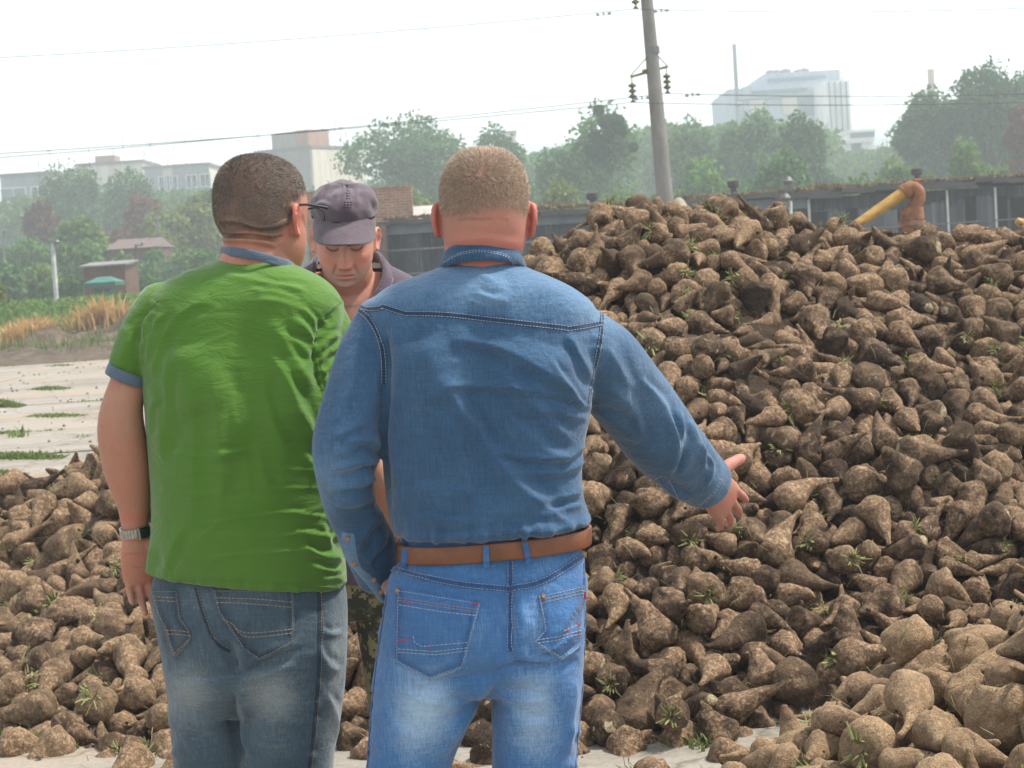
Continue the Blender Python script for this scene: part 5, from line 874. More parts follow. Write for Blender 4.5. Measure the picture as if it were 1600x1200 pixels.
T('birch_tree', 'tall pale birch in front of the hazy factory', 'tree', 1188, 162, 100, 132, 'silver', n=3400, bark=M_BIRCH, hfrac=.08)
T('broadleaf_tree', 'dark ragged tree in front of the cream factory annex', 'tree', 1258, 172, 108, 128, 'dark', n=4400, hfrac=.05, seed=31)
T('bush', 'wide pale bush behind the beet heap right of the pole', 'bush', 1100, 246, 150, 100, 'mid', 'bush', n=5600)
T('bush', 'grey green bush under the dark ragged tree', 'bush', 1215, 240, 120, 92, 'silver', 'bush', n=5000)
T('bush', 'bright green bush left of the yellow pipe', 'bush', 1385, 226, 120, 96, 'bright', 'bush', n=5200)
T('bush', 'low bright shrub behind the shed roof below the warehouse', 'bush', 1322, 262, 90, 90, 'mid', 'bush')
T('bush', 'far blue green tree right of the white warehouse', 'tree', 1384, 192, 56, 260, 'mid', 'bush')
T('birch_tree', 'broad group birch with white stems right of the factory', 'tree', 1452, 136, 140, 132, 'dark', hfrac=.1, bark=M_BIRCH, n=7000)
T('birch_tree', 'tallest tree at the right with a sunlit top', 'tree', 1538, 94, 150, 130, 'dark', hfrac=.08, bark=M_BIRCH, n=8600, seed=77)
T('birch_tree', 'tall loose tree cut by the right edge of the view', 'tree', 1612, 98, 120, 136, 'silver', n=3600, bark=M_BIRCH)
T('chestnut_tree', 'rust brown tree at the right edge above the shed', 'tree', 1600, 160, 80, 110, 'rust', hfrac=.04, n=5200)
T('bush', 'rounded yellow green shrub behind the rusty pipe elbow', 'bush', 1502, 218, 88, 92, 'bright', 'bush', n=5600, leaf=.24)
T('bush', 'dark shrub left of the yellow green shrub behind the pipe', 'bush', 1450, 250, 90, 94, 'mid', 'bush')
T('bush', 'dark shrub under the rust brown tree', 'bush', 1562, 246, 70, 96, 'mid', 'bush')
rs = np.random.RandomState(4)      # mistletoe in the birch
for u, v, r in ((947, 190, 10), (963, 192, 12), (936, 172, 7), (938, 222, 11), (925, 232, 13), (941, 240, 10), (930, 214, 8), (972, 204, 7), (990, 230, 6), (950, 214, 9)):
    c = P(u, v, 117.5); rr = r/FPX*117.5*1.15; n = 260; d = rs.normal(size=(n, 3)); d /= np.linalg.norm(d, axis=1)[:, None]
    vv, ff = leaf_quads(c+d*rr*rs.uniform(.3, 1, n)[:, None]**.5, .2, np.full(n, .16), rs); me = npmesh('mistletoe', vv, ff, False); fattr(me, 'tone', np.repeat(rs.uniform(0, .5, n), 4))
    tag(link('mistletoe', me, LEAF['dark']), 'dark ball of mistletoe hanging in the loose birch left of the pole', 'mistletoe', 'mistletoe balls in the birch')
# distant wood filling the gaps
def far_wood():
    rs = np.random.RandomState(12); pts = []
    for u in np.arange(-120, 1760, 4.5):
        Y = rs.uniform(185, 225); vt = np.interp(u, [-120, 60, 330, 420, 560, 820, 1000, 1060, 1285, 1302, 1400, 1440, 1760], [340, 312, 302, 312, 296, 246, 208, 200, 204, 246, 238, 172, 150])+rs.normal()*5
        z1 = zat(u, vt, Y); n = int(34*z1); pts.append(np.stack([xat(u, vt, Y)+rs.normal(size=n)*.9, Y+rs.normal(size=n)*1.5, z1*rs.uniform(0, 1, n)**.7], -1))
    pts = np.concatenate(pts); v, f = leaf_quads(pts, .5, np.full(len(pts), .34), rs); me = npmesh('far_wood', v, f, False); fattr(me, 'tone', np.repeat(np.clip(rs.normal(.45, .2, len(pts)), 0, 1), 4))
    tag(link('far_wood', me, LEAF['mid']), 'distant belt of trees closing the gaps before the town', 'wood', kind='stuff')
far_wood()
# ================================================================ weeds and grass
rs = np.random.RandomState(8)
def weeds():
    n = 26000; x = rs.uniform(-21, -3, n); y = 47.5+rs.uniform(0, 1, n)**1.6*16; hz = (.40+.80*np.clip((y-47.5)/6, 0, 1))*rs.uniform(.5, 1.15, n)*(.75+.35*vnoise(np.stack([x*.6, y*.5, y*0], -1), 2))
    b = np.stack([x, y, np.clip(dirt_z(x[:, None], y[:, None])[:, 0], 0, 1)-.02], -1)
    o = blades('weeds', b, np.clip(hz, .1, 2), .018, LEAF['bright'], rs, .6); tag(o, 'rank green weeds growing behind the soil bank', 'weeds')
    m = 26000; xx = rs.uniform(-21, -3, m); yy = 48.5+rs.uniform(0, 1, m)*13; zz = rs.uniform(.1, 1.2, m)*np.clip((yy-48)/4, .25, 1)
    v, f = leaf_quads(np.stack([xx, yy, zz], -1), .6, np.full(m, .085), rs); me = npmesh('weed_leaves', v, f, False); fattr(me, 'tone', np.repeat(np.clip(rs.normal(.5, .22, m)+.15*vnoise(np.stack([xx, yy, zz], -1)*.8, 3), 0, 1), 4))
    tag(link('weed_leaves', me, LEAF['bright']), 'leafy undergrowth among the weeds left of the men', 'undergrowth', kind='stuff')
    for name, lab, u0, u1, vb, Yc, hh, n in (('dry_corn', 'clump of orange dry maize stalks by the green kiosk', 134, 204, 508, 47.0, .95, 2600), ('dry_grass', 'arching clump of dry orange grass on the soil bank', 22, 72, 520, 46.3, .85, 1500), ('dry_grass', 'wisps of dry grass beside the green sleeve', 196, 230, 500, 48.5, .7, 500)):
        x = rs.normal(0, .30, n)*(xat(u1, vb, Yc)-xat(u0, vb, Yc))+xat((u0+u1)/2, vb, Yc); y = Yc+rs.normal(size=n)*.45
        b = np.stack([x, y, np.clip(dirt_z(x[:, None], y[:, None])[:, 0], 0, 1)-.02], -1)
        o = blades(name, b, hh*rs.uniform(.35, 1.1, n), .020, LEAF['dry'], rs, .95); tag(o, lab, 'dry plants')
def bank_plants():
    # scrub and straw breaking up the soil bank
    rs = np.random.RandomState(77); n = 9000; x = rs.uniform(-20, -3, n); y = rs.uniform(41.5, 48, n); keep = vnoise(np.stack([x*.9, y*1.3, x*0], -1), 9) > .18; x, y = x[keep], y[keep]; b = np.stack([x, y, np.clip(dirt_z(x[:, None], y[:, None])[:, 0], 0, 1)-.02], -1)
    o = blades('bank_plants', b, rs.uniform(.06, .42, len(x)), .012, LEAF['grass'], rs, .8); tag(o, 'patchy grass and low weeds on the soil bank', 'weeds')
weeds(); bank_plants()
def joint_grass():
    rs = np.random.RandomState(31); B = []; Hh = []
    for u0, u1, v, hh, n in ((44, 112, 613, .06, 900), (-40, 38, 640, .09, 1500), (28, 150, 656, .04, 1500), (-40, 60, 684, .035, 1500), (-60, 102, 722, .05, 3600), (100, 160, 690, .03, 500), (-60, 42, 754, .06, 2200), (30, 60, 560, .06, 500), (60, 130, 575, .04, 500)):
        for _ in range(n):
            u = rs.uniform(u0, u1); Y = CAMZ*FPX/(v-(400-(u-800)*math.tan(ROLL))); t = (u-u0)/(u1-u0)
            B.append((xat(u, v, Y), Y+rs.normal()*.05*(1+Y/20), .03)); Hh.append(hh*rs.uniform(.4, 1.2)*(.35+.9*math.sin(math.pi*min(max(t, .05), .95))))
    def tuft(u, v, n, h, sx, sy):
        Y = CAMZ*FPX/(v-(400-(u-800)*math.tan(ROLL)))
        for _ in range(n): B.append((xat(u, v, Y)+rs.normal()*sx, Y+rs.normal()*sy, .03)); Hh.append(h*rs.uniform(.3, 1.2))
    tuft(8, 1178, 420, .05, .10, .10); tuft(50, 1188, 320, .045, .09, .08); tuft(75, 1182, 120, .04, .1, .05); tuft(145, 1180, 60, .035, .05, .04); tuft(1090, 1195, 120, .06, .06, .05); tuft(32, 690, 16, .16, .08, .1)
    for i in range(90):                                         # stray weeds in the joints everywhere
        y = YJ[rs.randint(1, len(YJ))]; x = rs.uniform(-9, 9)*y/20
        for _ in range(rs.randint(4, 30)): B.append((x+rs.normal()*.12, y+rs.normal()*.03, .03)); Hh.append(.06*rs.uniform(.3, 1.2))
    B = np.array(B); o = blades('joint_grass', B, np.array(Hh), .0035+.0007*B[:, 1], LEAF['grass'], rs, .7); tag(o, 'short green grass growing in the joints of the concrete yard', 'grass')
    n = 1300; X = rs.uniform(-9, 4, n); Y = rs.uniform(5, 40, n); s = rs.uniform(.003, .014, n)*(1+Y/30)     # crumbs of soil and stones on the slabs
    v = np.array([(1, 0, 0), (-1, 0, 0), (0, 1, 0), (0, -1, 0), (0, 0, .8), (0, 0, -.3)]); f = np.array([(0, 2, 4), (2, 1, 4), (1, 3, 4), (3, 0, 4), (2, 0, 5), (1, 2, 5), (3, 1, 5), (0, 3, 5)])
    V = v[None]*(s[:, None, None]*rs.uniform(.6, 1.4, (n, 6, 1)))+np.stack([X, Y, np.full(n, .058)], -1)[:, None]
    tag(link('soil_crumbs', npmesh('soil_crumbs', V.reshape(-1, 3), (f[None]+np.arange(n)[:, None, None]*6).reshape(-1, 3)), M_DIRT), 'crumbs of soil scattered over the concrete yard', 'crumbs', kind='stuff')
joint_grass()
# ================================================================ sheds, posts, kiosk at the left
M_BOARD = simple('brown_boards', (.14, .075, .05), .85, scale=3, var=.3); M_TIN = simple('grey_roof_tin', (.22, .20, .185), .6, scale=2); M_GREENP = simple('green_paint', (.035, .17, .125), .55, scale=3); M_WHITEP = simple('white_concrete', (.62, .61, .58), .8, scale=5)
def shed_left():
    Y = 78.; x0, x1 = xat(131, 430, Y), xat(196, 430, Y); zt = zat(160, 416, Y); r = tag(empty('shed', ((x0+x1)/2, Y, 0)), 'low brown boarded shed with a pale tin roof behind the kiosk', 'shed')
    W = x1-x0
    m = MB().box((0, 1.4, zt/2), (W, 2.8, zt))
    for i in range(14): m.box((-W/2+(i+.5)*W/14, -.03, zt/2), (W/14*.8, .05, zt-.05))
    m.build('wall', M_BOARD).parent = r
    MB().box((0, 1.0, zt+.10), (W+.3, 2.6, .07), tilt=(R(3.5), 0, 0)).build('roof', M_TIN).parent = r
    MB().box((W*.2, -.075, .8), (.8, .06, 1.6)).build('door', M_BOARD).parent = r
shed_left()
def kiosk():
    Y = 62.; x0, x1 = xat(135, 450, Y), xat(184, 450, Y); zt = zat(160, 441, Y); W = x1-x0; r = tag(empty('kiosk', ((x0+x1)/2, Y, 0)), 'small kiosk with a green metal roof behind the dry maize', 'kiosk')
    MB().box((-.05, .5, zt/2-.1), (W*.55, 1., zt-.2)).build('wall', M_GREENP).parent = r
    MB().box((-.16, -.03, zt/2-.15), (W*.3, .05, zt*.6)).build('door', M_WHITEP).parent = r
    o = MB().add([(-W/2, -.35, zt-.12), (W/2, -.35, zt-.12), (W/2, 1.25, zt-.12), (-W/2, 1.25, zt-.12), (-W/2, -.35, zt), (W/2, -.35, zt), (W/2, 1.25, zt), (-W/2, 1.25, zt), (-W*.2, .45, zt+.18), (W*.2, .45, zt+.18)], [(0, 1, 2, 3), (0, 1, 5, 4), (1, 2, 6, 5), (2, 3, 7, 6), (3, 0, 4, 7), (4, 5, 9, 8), (5, 6, 9), (6, 7, 8, 9), (7, 4, 8)]).build('roof', M_GREENP); o.parent = r
kiosk()
def low_house():
    Y = 110.; x0, x1 = xat(166, 388, Y), xat(252, 388, Y); zt = zat(205, 388, Y); W = x1-x0; r = tag(empty('house', ((x0+x1)/2, Y, 0)), 'low house with a dull reddish roof among the bushes', 'house')
    MB().box((0, 2, zt/2), (W*.92, 4, zt)).build('wall', M_BOARD).parent = r
    MB().add([(-W/2, -.3, zt), (W/2, -.3, zt), (W/2, 4.3, zt), (-W/2, 4.3, zt), (-W*.4, 2, zt+.6), (W*.42, 2, zt+.6)], [(0, 1, 5, 4), (2, 3, 4, 5), (0, 4, 3), (1, 2, 5), (0, 3, 2, 1)]).build('roof', simple('old_red_roof', (.17, .12, .11), .9)).parent = r
low_house()
def post(name, label, u0, v0, u1, v1, Y, wpx, mat, arm=None):
    a, b = P(u0, v0, Y), P(u1, v1, Y); a[0] += 0; r = wpx/FPX*Y/2; root = tag(empty(name, (b[0], Y, 0)), label, 'post')
    d = (a-b)/max(a[2]-b[2], .01); foot = b-d*(b[2]+.05)
    m = MB().tube([foot-np.array(root.location), a-np.array(root.location)], [r*1.25, r], 10); m.build('shaft', mat, None, True).parent = root
    if arm: m = MB(); q = a-np.array(root.location); m.box(q+np.array([arm*.5, 0, -.05]), (arm+.1, .1, .08)).lathe([(.05, 0), (.09, .05), (.05, .12)], q+np.array([arm, 0, 0])); m.build('bracket', M_METAL_GREY).parent = root
    return root
post('concrete_post', 'white concrete post leaning among the weeds on the left', 82, 381, 88, 466, 58, 6.5, M_WHITEP, .14)
post('utility_post', 'thin wooden post behind the brown shed', 212, 382, 215, 450, 84, 3.6, M_BARK, .3)
post('utility_post', 'thin grey post under the willow', 246, 335, 249, 380, 112, 3, M_METAL_GREY, -.4)
post('lamp_post', 'grey lamp post among bushes at the left edge', 5, 362, 7, 410, 100, 4, M_METAL_GREY, .1)
mb = MB(); Y = 64.
for i in range(9): mb.box((xat(36+i*6, 461, Y), Y, .34), (.20, .14, .68 if i % 2 else .60))
mb.box((xat(60, 461, Y), Y+.12, .45), (1.3, .06, .16)); tag(mb.build('low_fence', simple('old_fence', (.17, .13, .12), .9)), 'low dark fence half hidden in weeds beside the white post', 'fence')
# ================================================================ brick wall and pale roof behind the capped man
def brick_mat():
    k = NT('old_brick'); o = k.obj(); b = k.n('ShaderNodeTexBrick', {'Vector': k.n('ShaderNodeMapping', {'Vector': o, 'Rotation': (R(90), 0, 0)}).outputs[0], 'Color1': (.40, .20, .12, 1), 'Color2': (.30, .14, .085, 1), 'Mortar': (.40, .33, .26, 1), 'Scale': 1., 'Mortar Size': .012, 'Brick Width': .26, 'Row Height': .085})
    c = k.mix(.7, b.outputs['Color'], k.ramp(k.noise(o, 3.5, 7, .75), [(.3, (.42, .38, .36)), (.6, (1, 1, 1)), (.75, (1.25, 1.1, .95))]), 'MULTIPLY')
    return k.set(col=c, rough=.9, spec=.15, nor=k.bump(b.outputs['Fac'], .6, -.01))
M_BRICK = brick_mat()
Y = 56.; x0, x1 = xat(478, 330, Y), xat(645, 330, Y); z1 = zat(615, 294, Y)
mb = MB().box(((x0+x1)/2, Y+.2, z1/2), (x1-x0, .4, z1)); 
for i in range(30): mb.box((x0+(i+.5)*(x1-x0)/30, Y+.2, z1+.03), ((x1-x0)/30*.92, .44, .05+.02*(i % 3)))
tag(mb.build('brick_wall', M_BRICK), 'ruined orange brick wall behind the capped man', 'wall')
Y = 62.; x0, x1 = xat(640, 330, Y), xat(760, 330, Y); z1 = zat(668, 318, Y); r = tag(empty('outbuilding', ((x0+x1)/2, Y, 0)), 'outbuilding with a pale pinkish sheet roof behind the fair haired head', 'outbuilding')
W = x1-x0; MB().box((0, 2.2, z1/2-.35), (W, 3.8, z1-.75)).build('wall', M_BRICK).parent = r
MB().add([(-W/2-.1, -.2, z1-.62), (W/2+.1, -.2, z1-.62), (W/2+.1, 2.2, z1), (-W/2-.1, 2.2, z1), (W/2+.1, 4.5, z1-.62), (-W/2-.1, 4.5, z1-.62), (-W/2-.1, -.2, z1-.68), (W/2+.1, -.2, z1-.68)], [(0, 1, 2, 3), (3, 2, 4, 5), (6, 7, 1, 0)]).build('roof', simple('pink_sheet', (.50, .42, .38), .7, scale=2)).parent = r
post('gate_pillar', 'dark brick pillar at the left end of the long shed', 597, 352, 599, 420, 49.6, 16, simple('dark_brick', (.16, .11, .09), .9, scale=6))
# ================================================================ the long dark shed
def long_shed():
    Y = 50.; root = tag(empty('long_shed', (8, Y, 0)), 'long low derelict shed with dark stained walls behind the beet heap', 'shed'); Lc = np.array(root.location)
    k = NT('tarred_wall'); o = k.obj()
    base = k.ramp(k.noise(k.vmul(o, (1.4, 1, .25)), 1.4, 6, .7), [(.34, (.020, .024, .030)), (.55, (.050, .058, .066)), (.74, (.13, .145, .15))])
    stv = k.noise(k.vmul(o, (9, 9, .32)), 1.6, 5, .75); streak = k.ramp(stv, [(.55, (0, 0, 0)), (.70, (1, 1, 1))])
    c = k.mix(k.math('MULTIPLY', streak, .55), base, (.30, .31, .30)); MW = k.set(col=c, rough=.85, spec=.2)
    k = NT('grey_boards'); o = k.obj()
    base = k.ramp(k.noise(k.vmul(o, (3.2, 1, .14)), 1.6, 7, .72), [(.3, (.06, .062, .065)), (.5, (.085, .095, .105)), (.72, (.21, .225, .235))])
    MG = k.set(col=base, rough=.9, spec=.2)
    MF = simple('fascia_sheet', (.17, .215, .25), .55, scale=1.2, var=.3); MD = simple('dark_opening', (.012, .013, .015), .9); MR = simple('roof_felt', (.10, .095, .085), .95, scale=1.5); MM = simple('roof_moss', (.26, .19, .095), 1., scale=3, var=.35)
    ML = simple('pale_panel', (.33, .36, .40), .8, scale=2, var=.3)
    def at(u, v): p = P(u, v, Y); return p[0]-Lc[0], p[2]
    def bx(ua, ub, va, vb, proud, thick, m):
        (xa, za), (xb, zb) = at(ua, va), at(ub, vb); xa2 = at(ua, vb)[0]
        m.box(((xa+xb)/2, -proud-thick/2, (za+zb)/2), (abs(xb-xa), thick, abs(za-zb)))
    zt = 2.62; xl, xr = at(601, 350)[0], at(1760, 290)[0]
    MB().box(((xl+xr)/2, 3, zt/2), (xr-xl, 6, zt)).build('wall', MW).parent = root
    rf = MB(); n = 46
    for i in range(n):                                          # sagging roof edge
        a, b = xl-.3+(xr-xl+.6)*i/n, xl-.3+(xr-xl+.6)*(i+1)/n; sag = .05*math.sin(i*.9)+.04*math.sin(i*2.3)+.10*(i/n)
        rf.box(((a+b)/2, 2.9, zt+.12+sag), (b-a, 6.8, .13+.02*(i % 2)), tilt=(R(1.3), 0, 0))
    roof = rf.build('roof', MR); roof.parent = root
    rs = np.random.RandomState(6); pts = np.stack([rs.uniform(xl, xr, 9000), rs.uniform(-.35, .5, 9000), np.zeros(9000)], -1); pts[:, 2] = zt+.17+.10*(pts[:, 0]-xl)/(xr-xl)+np.abs(rs.normal(size=9000))*.05*(.4+np.clip(vnoise(pts*.9, 3), 0, 1.5))
    v, f = leaf_quads(pts, .6, np.full(9000, .05), rs); me = npmesh('moss', v, f, False); o = link('moss', me, MM, roof); o['kind'] = 'stuff'
    for ua, ub in ((601, 700), (702, 818), (820, 952), (1100, 1262)): MB().box(((at(ua, 345)[0]+at(ub, 345)[0])/2, -.10, zt-.10), (at(ub, 345)[0]-at(ua, 345)[0]-.02, .10, .30)).build('fascia', MF).parent = root
    m = MB()                                                    # horizontal rails on the left part
    for z in (1.95, 1.3): m.box(((xl+at(960, 340)[0])/2, -.05, z), (at(960, 340)[0]-xl, .06, .05))
    m.build('rail', M_METAL_GREY).parent = root
    m = MB(); x = xl+.15
    while x < at(960, 340)[0]: m.box((x, -.02, 1.2), (.05, .04, 2.3)); x += .155
    m.build('corrugation', MW).parent = root
    # grey boards on the right part
    m = MB(); rs = np.random.RandomState(2); x = at(1262, 330)[0]
    while x < xr:
        wd = rs.uniform(.16, .30)
        if rs.rand() < .80: m.box((x+wd/2, -.03-rs.uniform(0, .02), zt/2-.1+rs.uniform(-.08, .08)), (wd*.93, .05, zt-.35-rs.uniform(0, .35)))
        x += wd
    m.build('boarding', MG).parent = root
    for ua, ub, za, zb in ((1262, 1290, 1.2, 2.25), (1322, 1338, 1.1, 2.3), (1405, 1418, .9, 2.2), (1507, 1522, 1.5, 2.4), (1556, 1572, .8, 2.35), (1240, 1250, 1.1, 2.2), (1580, 1600, 1.2, 2.3)):
        a, b = at(ua, 330)[0], at(ub, 330)[0]; MB().box(((a+b)/2, -.11, (za+zb)/2), (b-a, .06, zb-za)).build('opening', MD).parent = root
    for ua, ub, za, zb in ((1292, 1320, 1.3, 2.25), (1340, 1400, 1.2, 2.2), (1524, 1550, 1.5, 2.4), (1490, 1524, .9, 1.45), (1420, 1476, 1.4, 2.3)):
        a, b = at(ua, 330)[0], at(ub, 330)[0]; mm = MB(); q = 5
        for i in range(q): mm.box((a+(i+.5)*(b-a)/q, -.12-.012*(i % 2), (za+zb)/2), ((b-a)/q*.97, .04, zb-za-.05*(i % 3)))
        mm.build('pale_panel', MG if ua != 1490 else ML).parent = root
    for ua, v0, v1 in ((1553, 288, 335), (1478, 300, 350), (1262, 310, 350)):
        a = at(ua, 320)[0]; MB().box((a, -.17, 1.9), (.06, .06, 1.4)).build('timber_post', M_WHITEP).parent = root
    m = MB(); m.box(((at(1255, 320)[0]+xr)/2, -.2, 1.72), (xr-at(1255, 320)[0], .03, .03)); m.build('pipe_rail', M_TIN).parent = root
    f_ = MB().box((at(1507, 330)[0], -.16, 1.18), (.62, .05, .5)); wn = f_.build('window', M_BARK); wn.parent = root
    MB().box((at(1507, 330)[0], -.20, 1.16), (.46, .02, .38)).build('pane', ML).parent = wn
long_shed()
M_RUSTDK = simple('dark_vent_rust', (.05, .035, .04), .8)
for u, v, lab in ((925, 300, 'dark mushroom roof vent left of the concrete pole'), (1145, 281, 'dark mushroom roof vent above the top of the beet heap'), (1432, 262, 'dark mushroom roof vent directly above the rusty pipe elbow')):
    t = P(u, v, 51.2); h = t[2]-2.72
    r = tag(empty('roof_vent', (t[0], 51.2, 2.7)), lab, 'vent'); MB().tube([(0, 0, 0), (0, 0, h-.16)], .085, 12).build('pipe', M_RUSTDK, None, True).parent = r
    MB().lathe([(.10, h-.2), (.16, h-.17), (.16, h-.02), (.12, h)], (0, 0, 0), 14).build('cowl', M_RUSTDK, None, True).parent = r
p = P(1062, 304, 48.); rs = np.random.RandomState(2); d = rs.normal(size=(240, 3)); d /= np.linalg.norm(d, axis=1)[:, None]
bm = bmesh.new(); bmesh.ops.create_icosphere(bm, subdivisions=4, radius=1)
for q in bm.verts: c = np.array(q.co); q.co = Vector(c*np.array([.42, .4, .9])*(1+.14*math.sin(c[0]*3+c[2]*2)+.08*math.sin(c[2]*7+c[1]*5)))
me = bpy.data.meshes.new('boulder'); bm.to_mesh(me); bm.free(); [setattr(q, 'use_smooth', True) for q in me.polygons]
o = tag(link('stone_slab', me, simple('pale_stone', (.38, .31, .25), .9, scale=3)), 'pale upright stone slab leaning beside the foot of the concrete pole', 'stone'); o.location = (p[0], 48, 1.75); 
mb = MB().tube([(0, 0, 0), (0, 0, 1.0)], .34, 12).build('plinth', M_WHITEP); mb.parent = o; mb.location = (0, 0, -1.75)
# ================================================================ concrete pole, cross arm, insulators, wires
def power_pole():
    Y = 38.; k = 36.
    a, b = P(1040, 316, Y), P(1011, 0, Y); d = (b-a)/(b[2]-a[2]); foot = a-d*a[2]; top = a+d*11.2-d*a[2]; r0 = 13.4/FPX*Y; r1 = 9.6/FPX*Y
    root = tag(empty('power_pole', tuple(foot)), 'tall leaning concrete power pole with a small cross arm behind the heap', 'power pole'); F_ = foot
    mc = NT('pole_concrete'); o = mc.obj(); c = mc.ramp(mc.noise(mc.vmul(o, (1, 1, .3)), 4, 6, .7), [(.3, (.11, .105, .095)), (.7, (.215, .205, .185))]); MC = mc.set(col=c, rough=.9, nor=mc.bump(mc.noise(o, 40, 4), .4, .01))
    MO = simple('olive_steel', (.13, .125, .05), .6, .3)
    rr = lambda z: r0+(r1-r0)*(z-a[2])/(b[2]-a[2])
    MB().tube([(0, 0, -.3), tuple(top-F_)], [rr(0), rr(top[2])*1], 14).build('shaft', MC, None, True).parent = root
    zc = zat(1022, 110, Y); cz = d*zc
    MB().tube([cz+d*.16*0+np.array([0, 0, .36])-d*.02, cz+np.array([0, 0, .48])], [rr(zc)*1.06]*2, 14).build('clamp', M_METAL_GREY, None, True).parent = root
    ar = MB(); e0, e1 = P(986, 120, Y-.28)-F_, P(1043, 104, Y+.3)-F_; ar.tube([e0, e1], .028, 8); ar.tube([e0+np.array([0, .05, .03]), P(1012, 88, Y-.1)-F_], .012, 6); ar.tube([e1, P(1029, 88, Y+.1)-F_], .012, 6); ar.box((e0+e1)/2, (.3, .12, .09), rz=R(40))
    arm = ar.build('cross_arm', MO, None, True); arm.parent = root
    tops = [(987, 122, Y-.28, 160), (1041, 107, Y+.3, 146), (991, -30, Y-.28, 14)]
    ends = []
    for u, v0, yy, v1 in tops:
        t, e = P(u, v0, yy)-F_, P(u+1, v1, yy)-F_; m = MB(); L = t[2]-e[2]; prof = [(.012, 0), (.012, -L*.18)]
        for q in range(3): z = -L*(.30+.22*q); prof += [(.02, z+.05), (.085, z), (.085, z-.02), (.03, z-.05)]
        prof += [(.012, -L*.88), (.05, -L*.95), (.05, -L)]
        m.lathe(prof[::-1], t, 12); m.build('insulator', MO, None, True).parent = root; ends.append(e+F_)
    m = MB(); q = P(1011, -40, Y)-F_; m.tube([P(991, -30, Y-.28)-F_, q], .028, 8); m.build('top_arm', MO).parent = root
    return ends
ENDS = power_pole()
M_WIRE = simple('wire', (.09, .095, .10), .6, .5)
def wire(label, pts, Y0, Y1, sag=.0):
    n = 40; a = np.array([P(u, v, Y) for (u, v), Y in zip(pts, Y0)]); q = []
    for s0, s1 in zip(a[:-1], a[1:]):
        for i in range(n+1):
            t = i/n; p = s0*(1-t)+s1*t; p[2] -= sag*4*t*(1-t); q.append(p)
    q = [q[i] for i in range(len(q)) if i == 0 or np.linalg.norm(q[i]-q[i-1]) > 1e-5]
    m = MB(); m.tube(q, .0085, 5)
    tag(m.build('power_line', M_WIRE, None, True), label, 'wire', 'wires on the concrete pole')
wire('upper wire running from the top of the concrete pole', [(-220, 100), (991, 14), (1800, 3)], [38.5, 37.72, 37.2], 0, .12)
wire('lower wire hanging from the left insulator of the pole', [(-220, 252), (988, 160), (1800, 152)], [38.5, 37.72, 37.2], 0, .10)
wire('lower wire hanging from the right insulator of the pole', [(-220, 262), (1042, 146), (1800, 139)], [39.4, 38.3, 37.8], 0, .10)
for u, v, lab in ((943, 21, 'vibration damper on the upper wire left of the pole'), (1033, 16, 'vibration damper on the upper wire right of the pole'), (1003, 152.5, 'vibration damper on the lower wire beside the left insulator'), (1082, 147.5, 'vibration damper on the lower wire right of the pole')):
    c = P(u, v, 37.7); m = MB().tube([c+np.array([-.11, 0, -.02]), c+np.array([0, 0, -.035]), c+np.array([.11, 0, -.01])], .007, 6).tube([c+np.array([-.15, 0, -.02]), c+np.array([-.085, 0, -.02])], .026, 8).tube([c+np.array([.085, 0, -.012]), c+np.array([.15, 0, -.008])], .026, 8).box(c+np.array([0, 0, 0]), (.03, .03, .07))
    tag(m.build('vibration_damper', M_METAL_GREY), lab, 'damper')
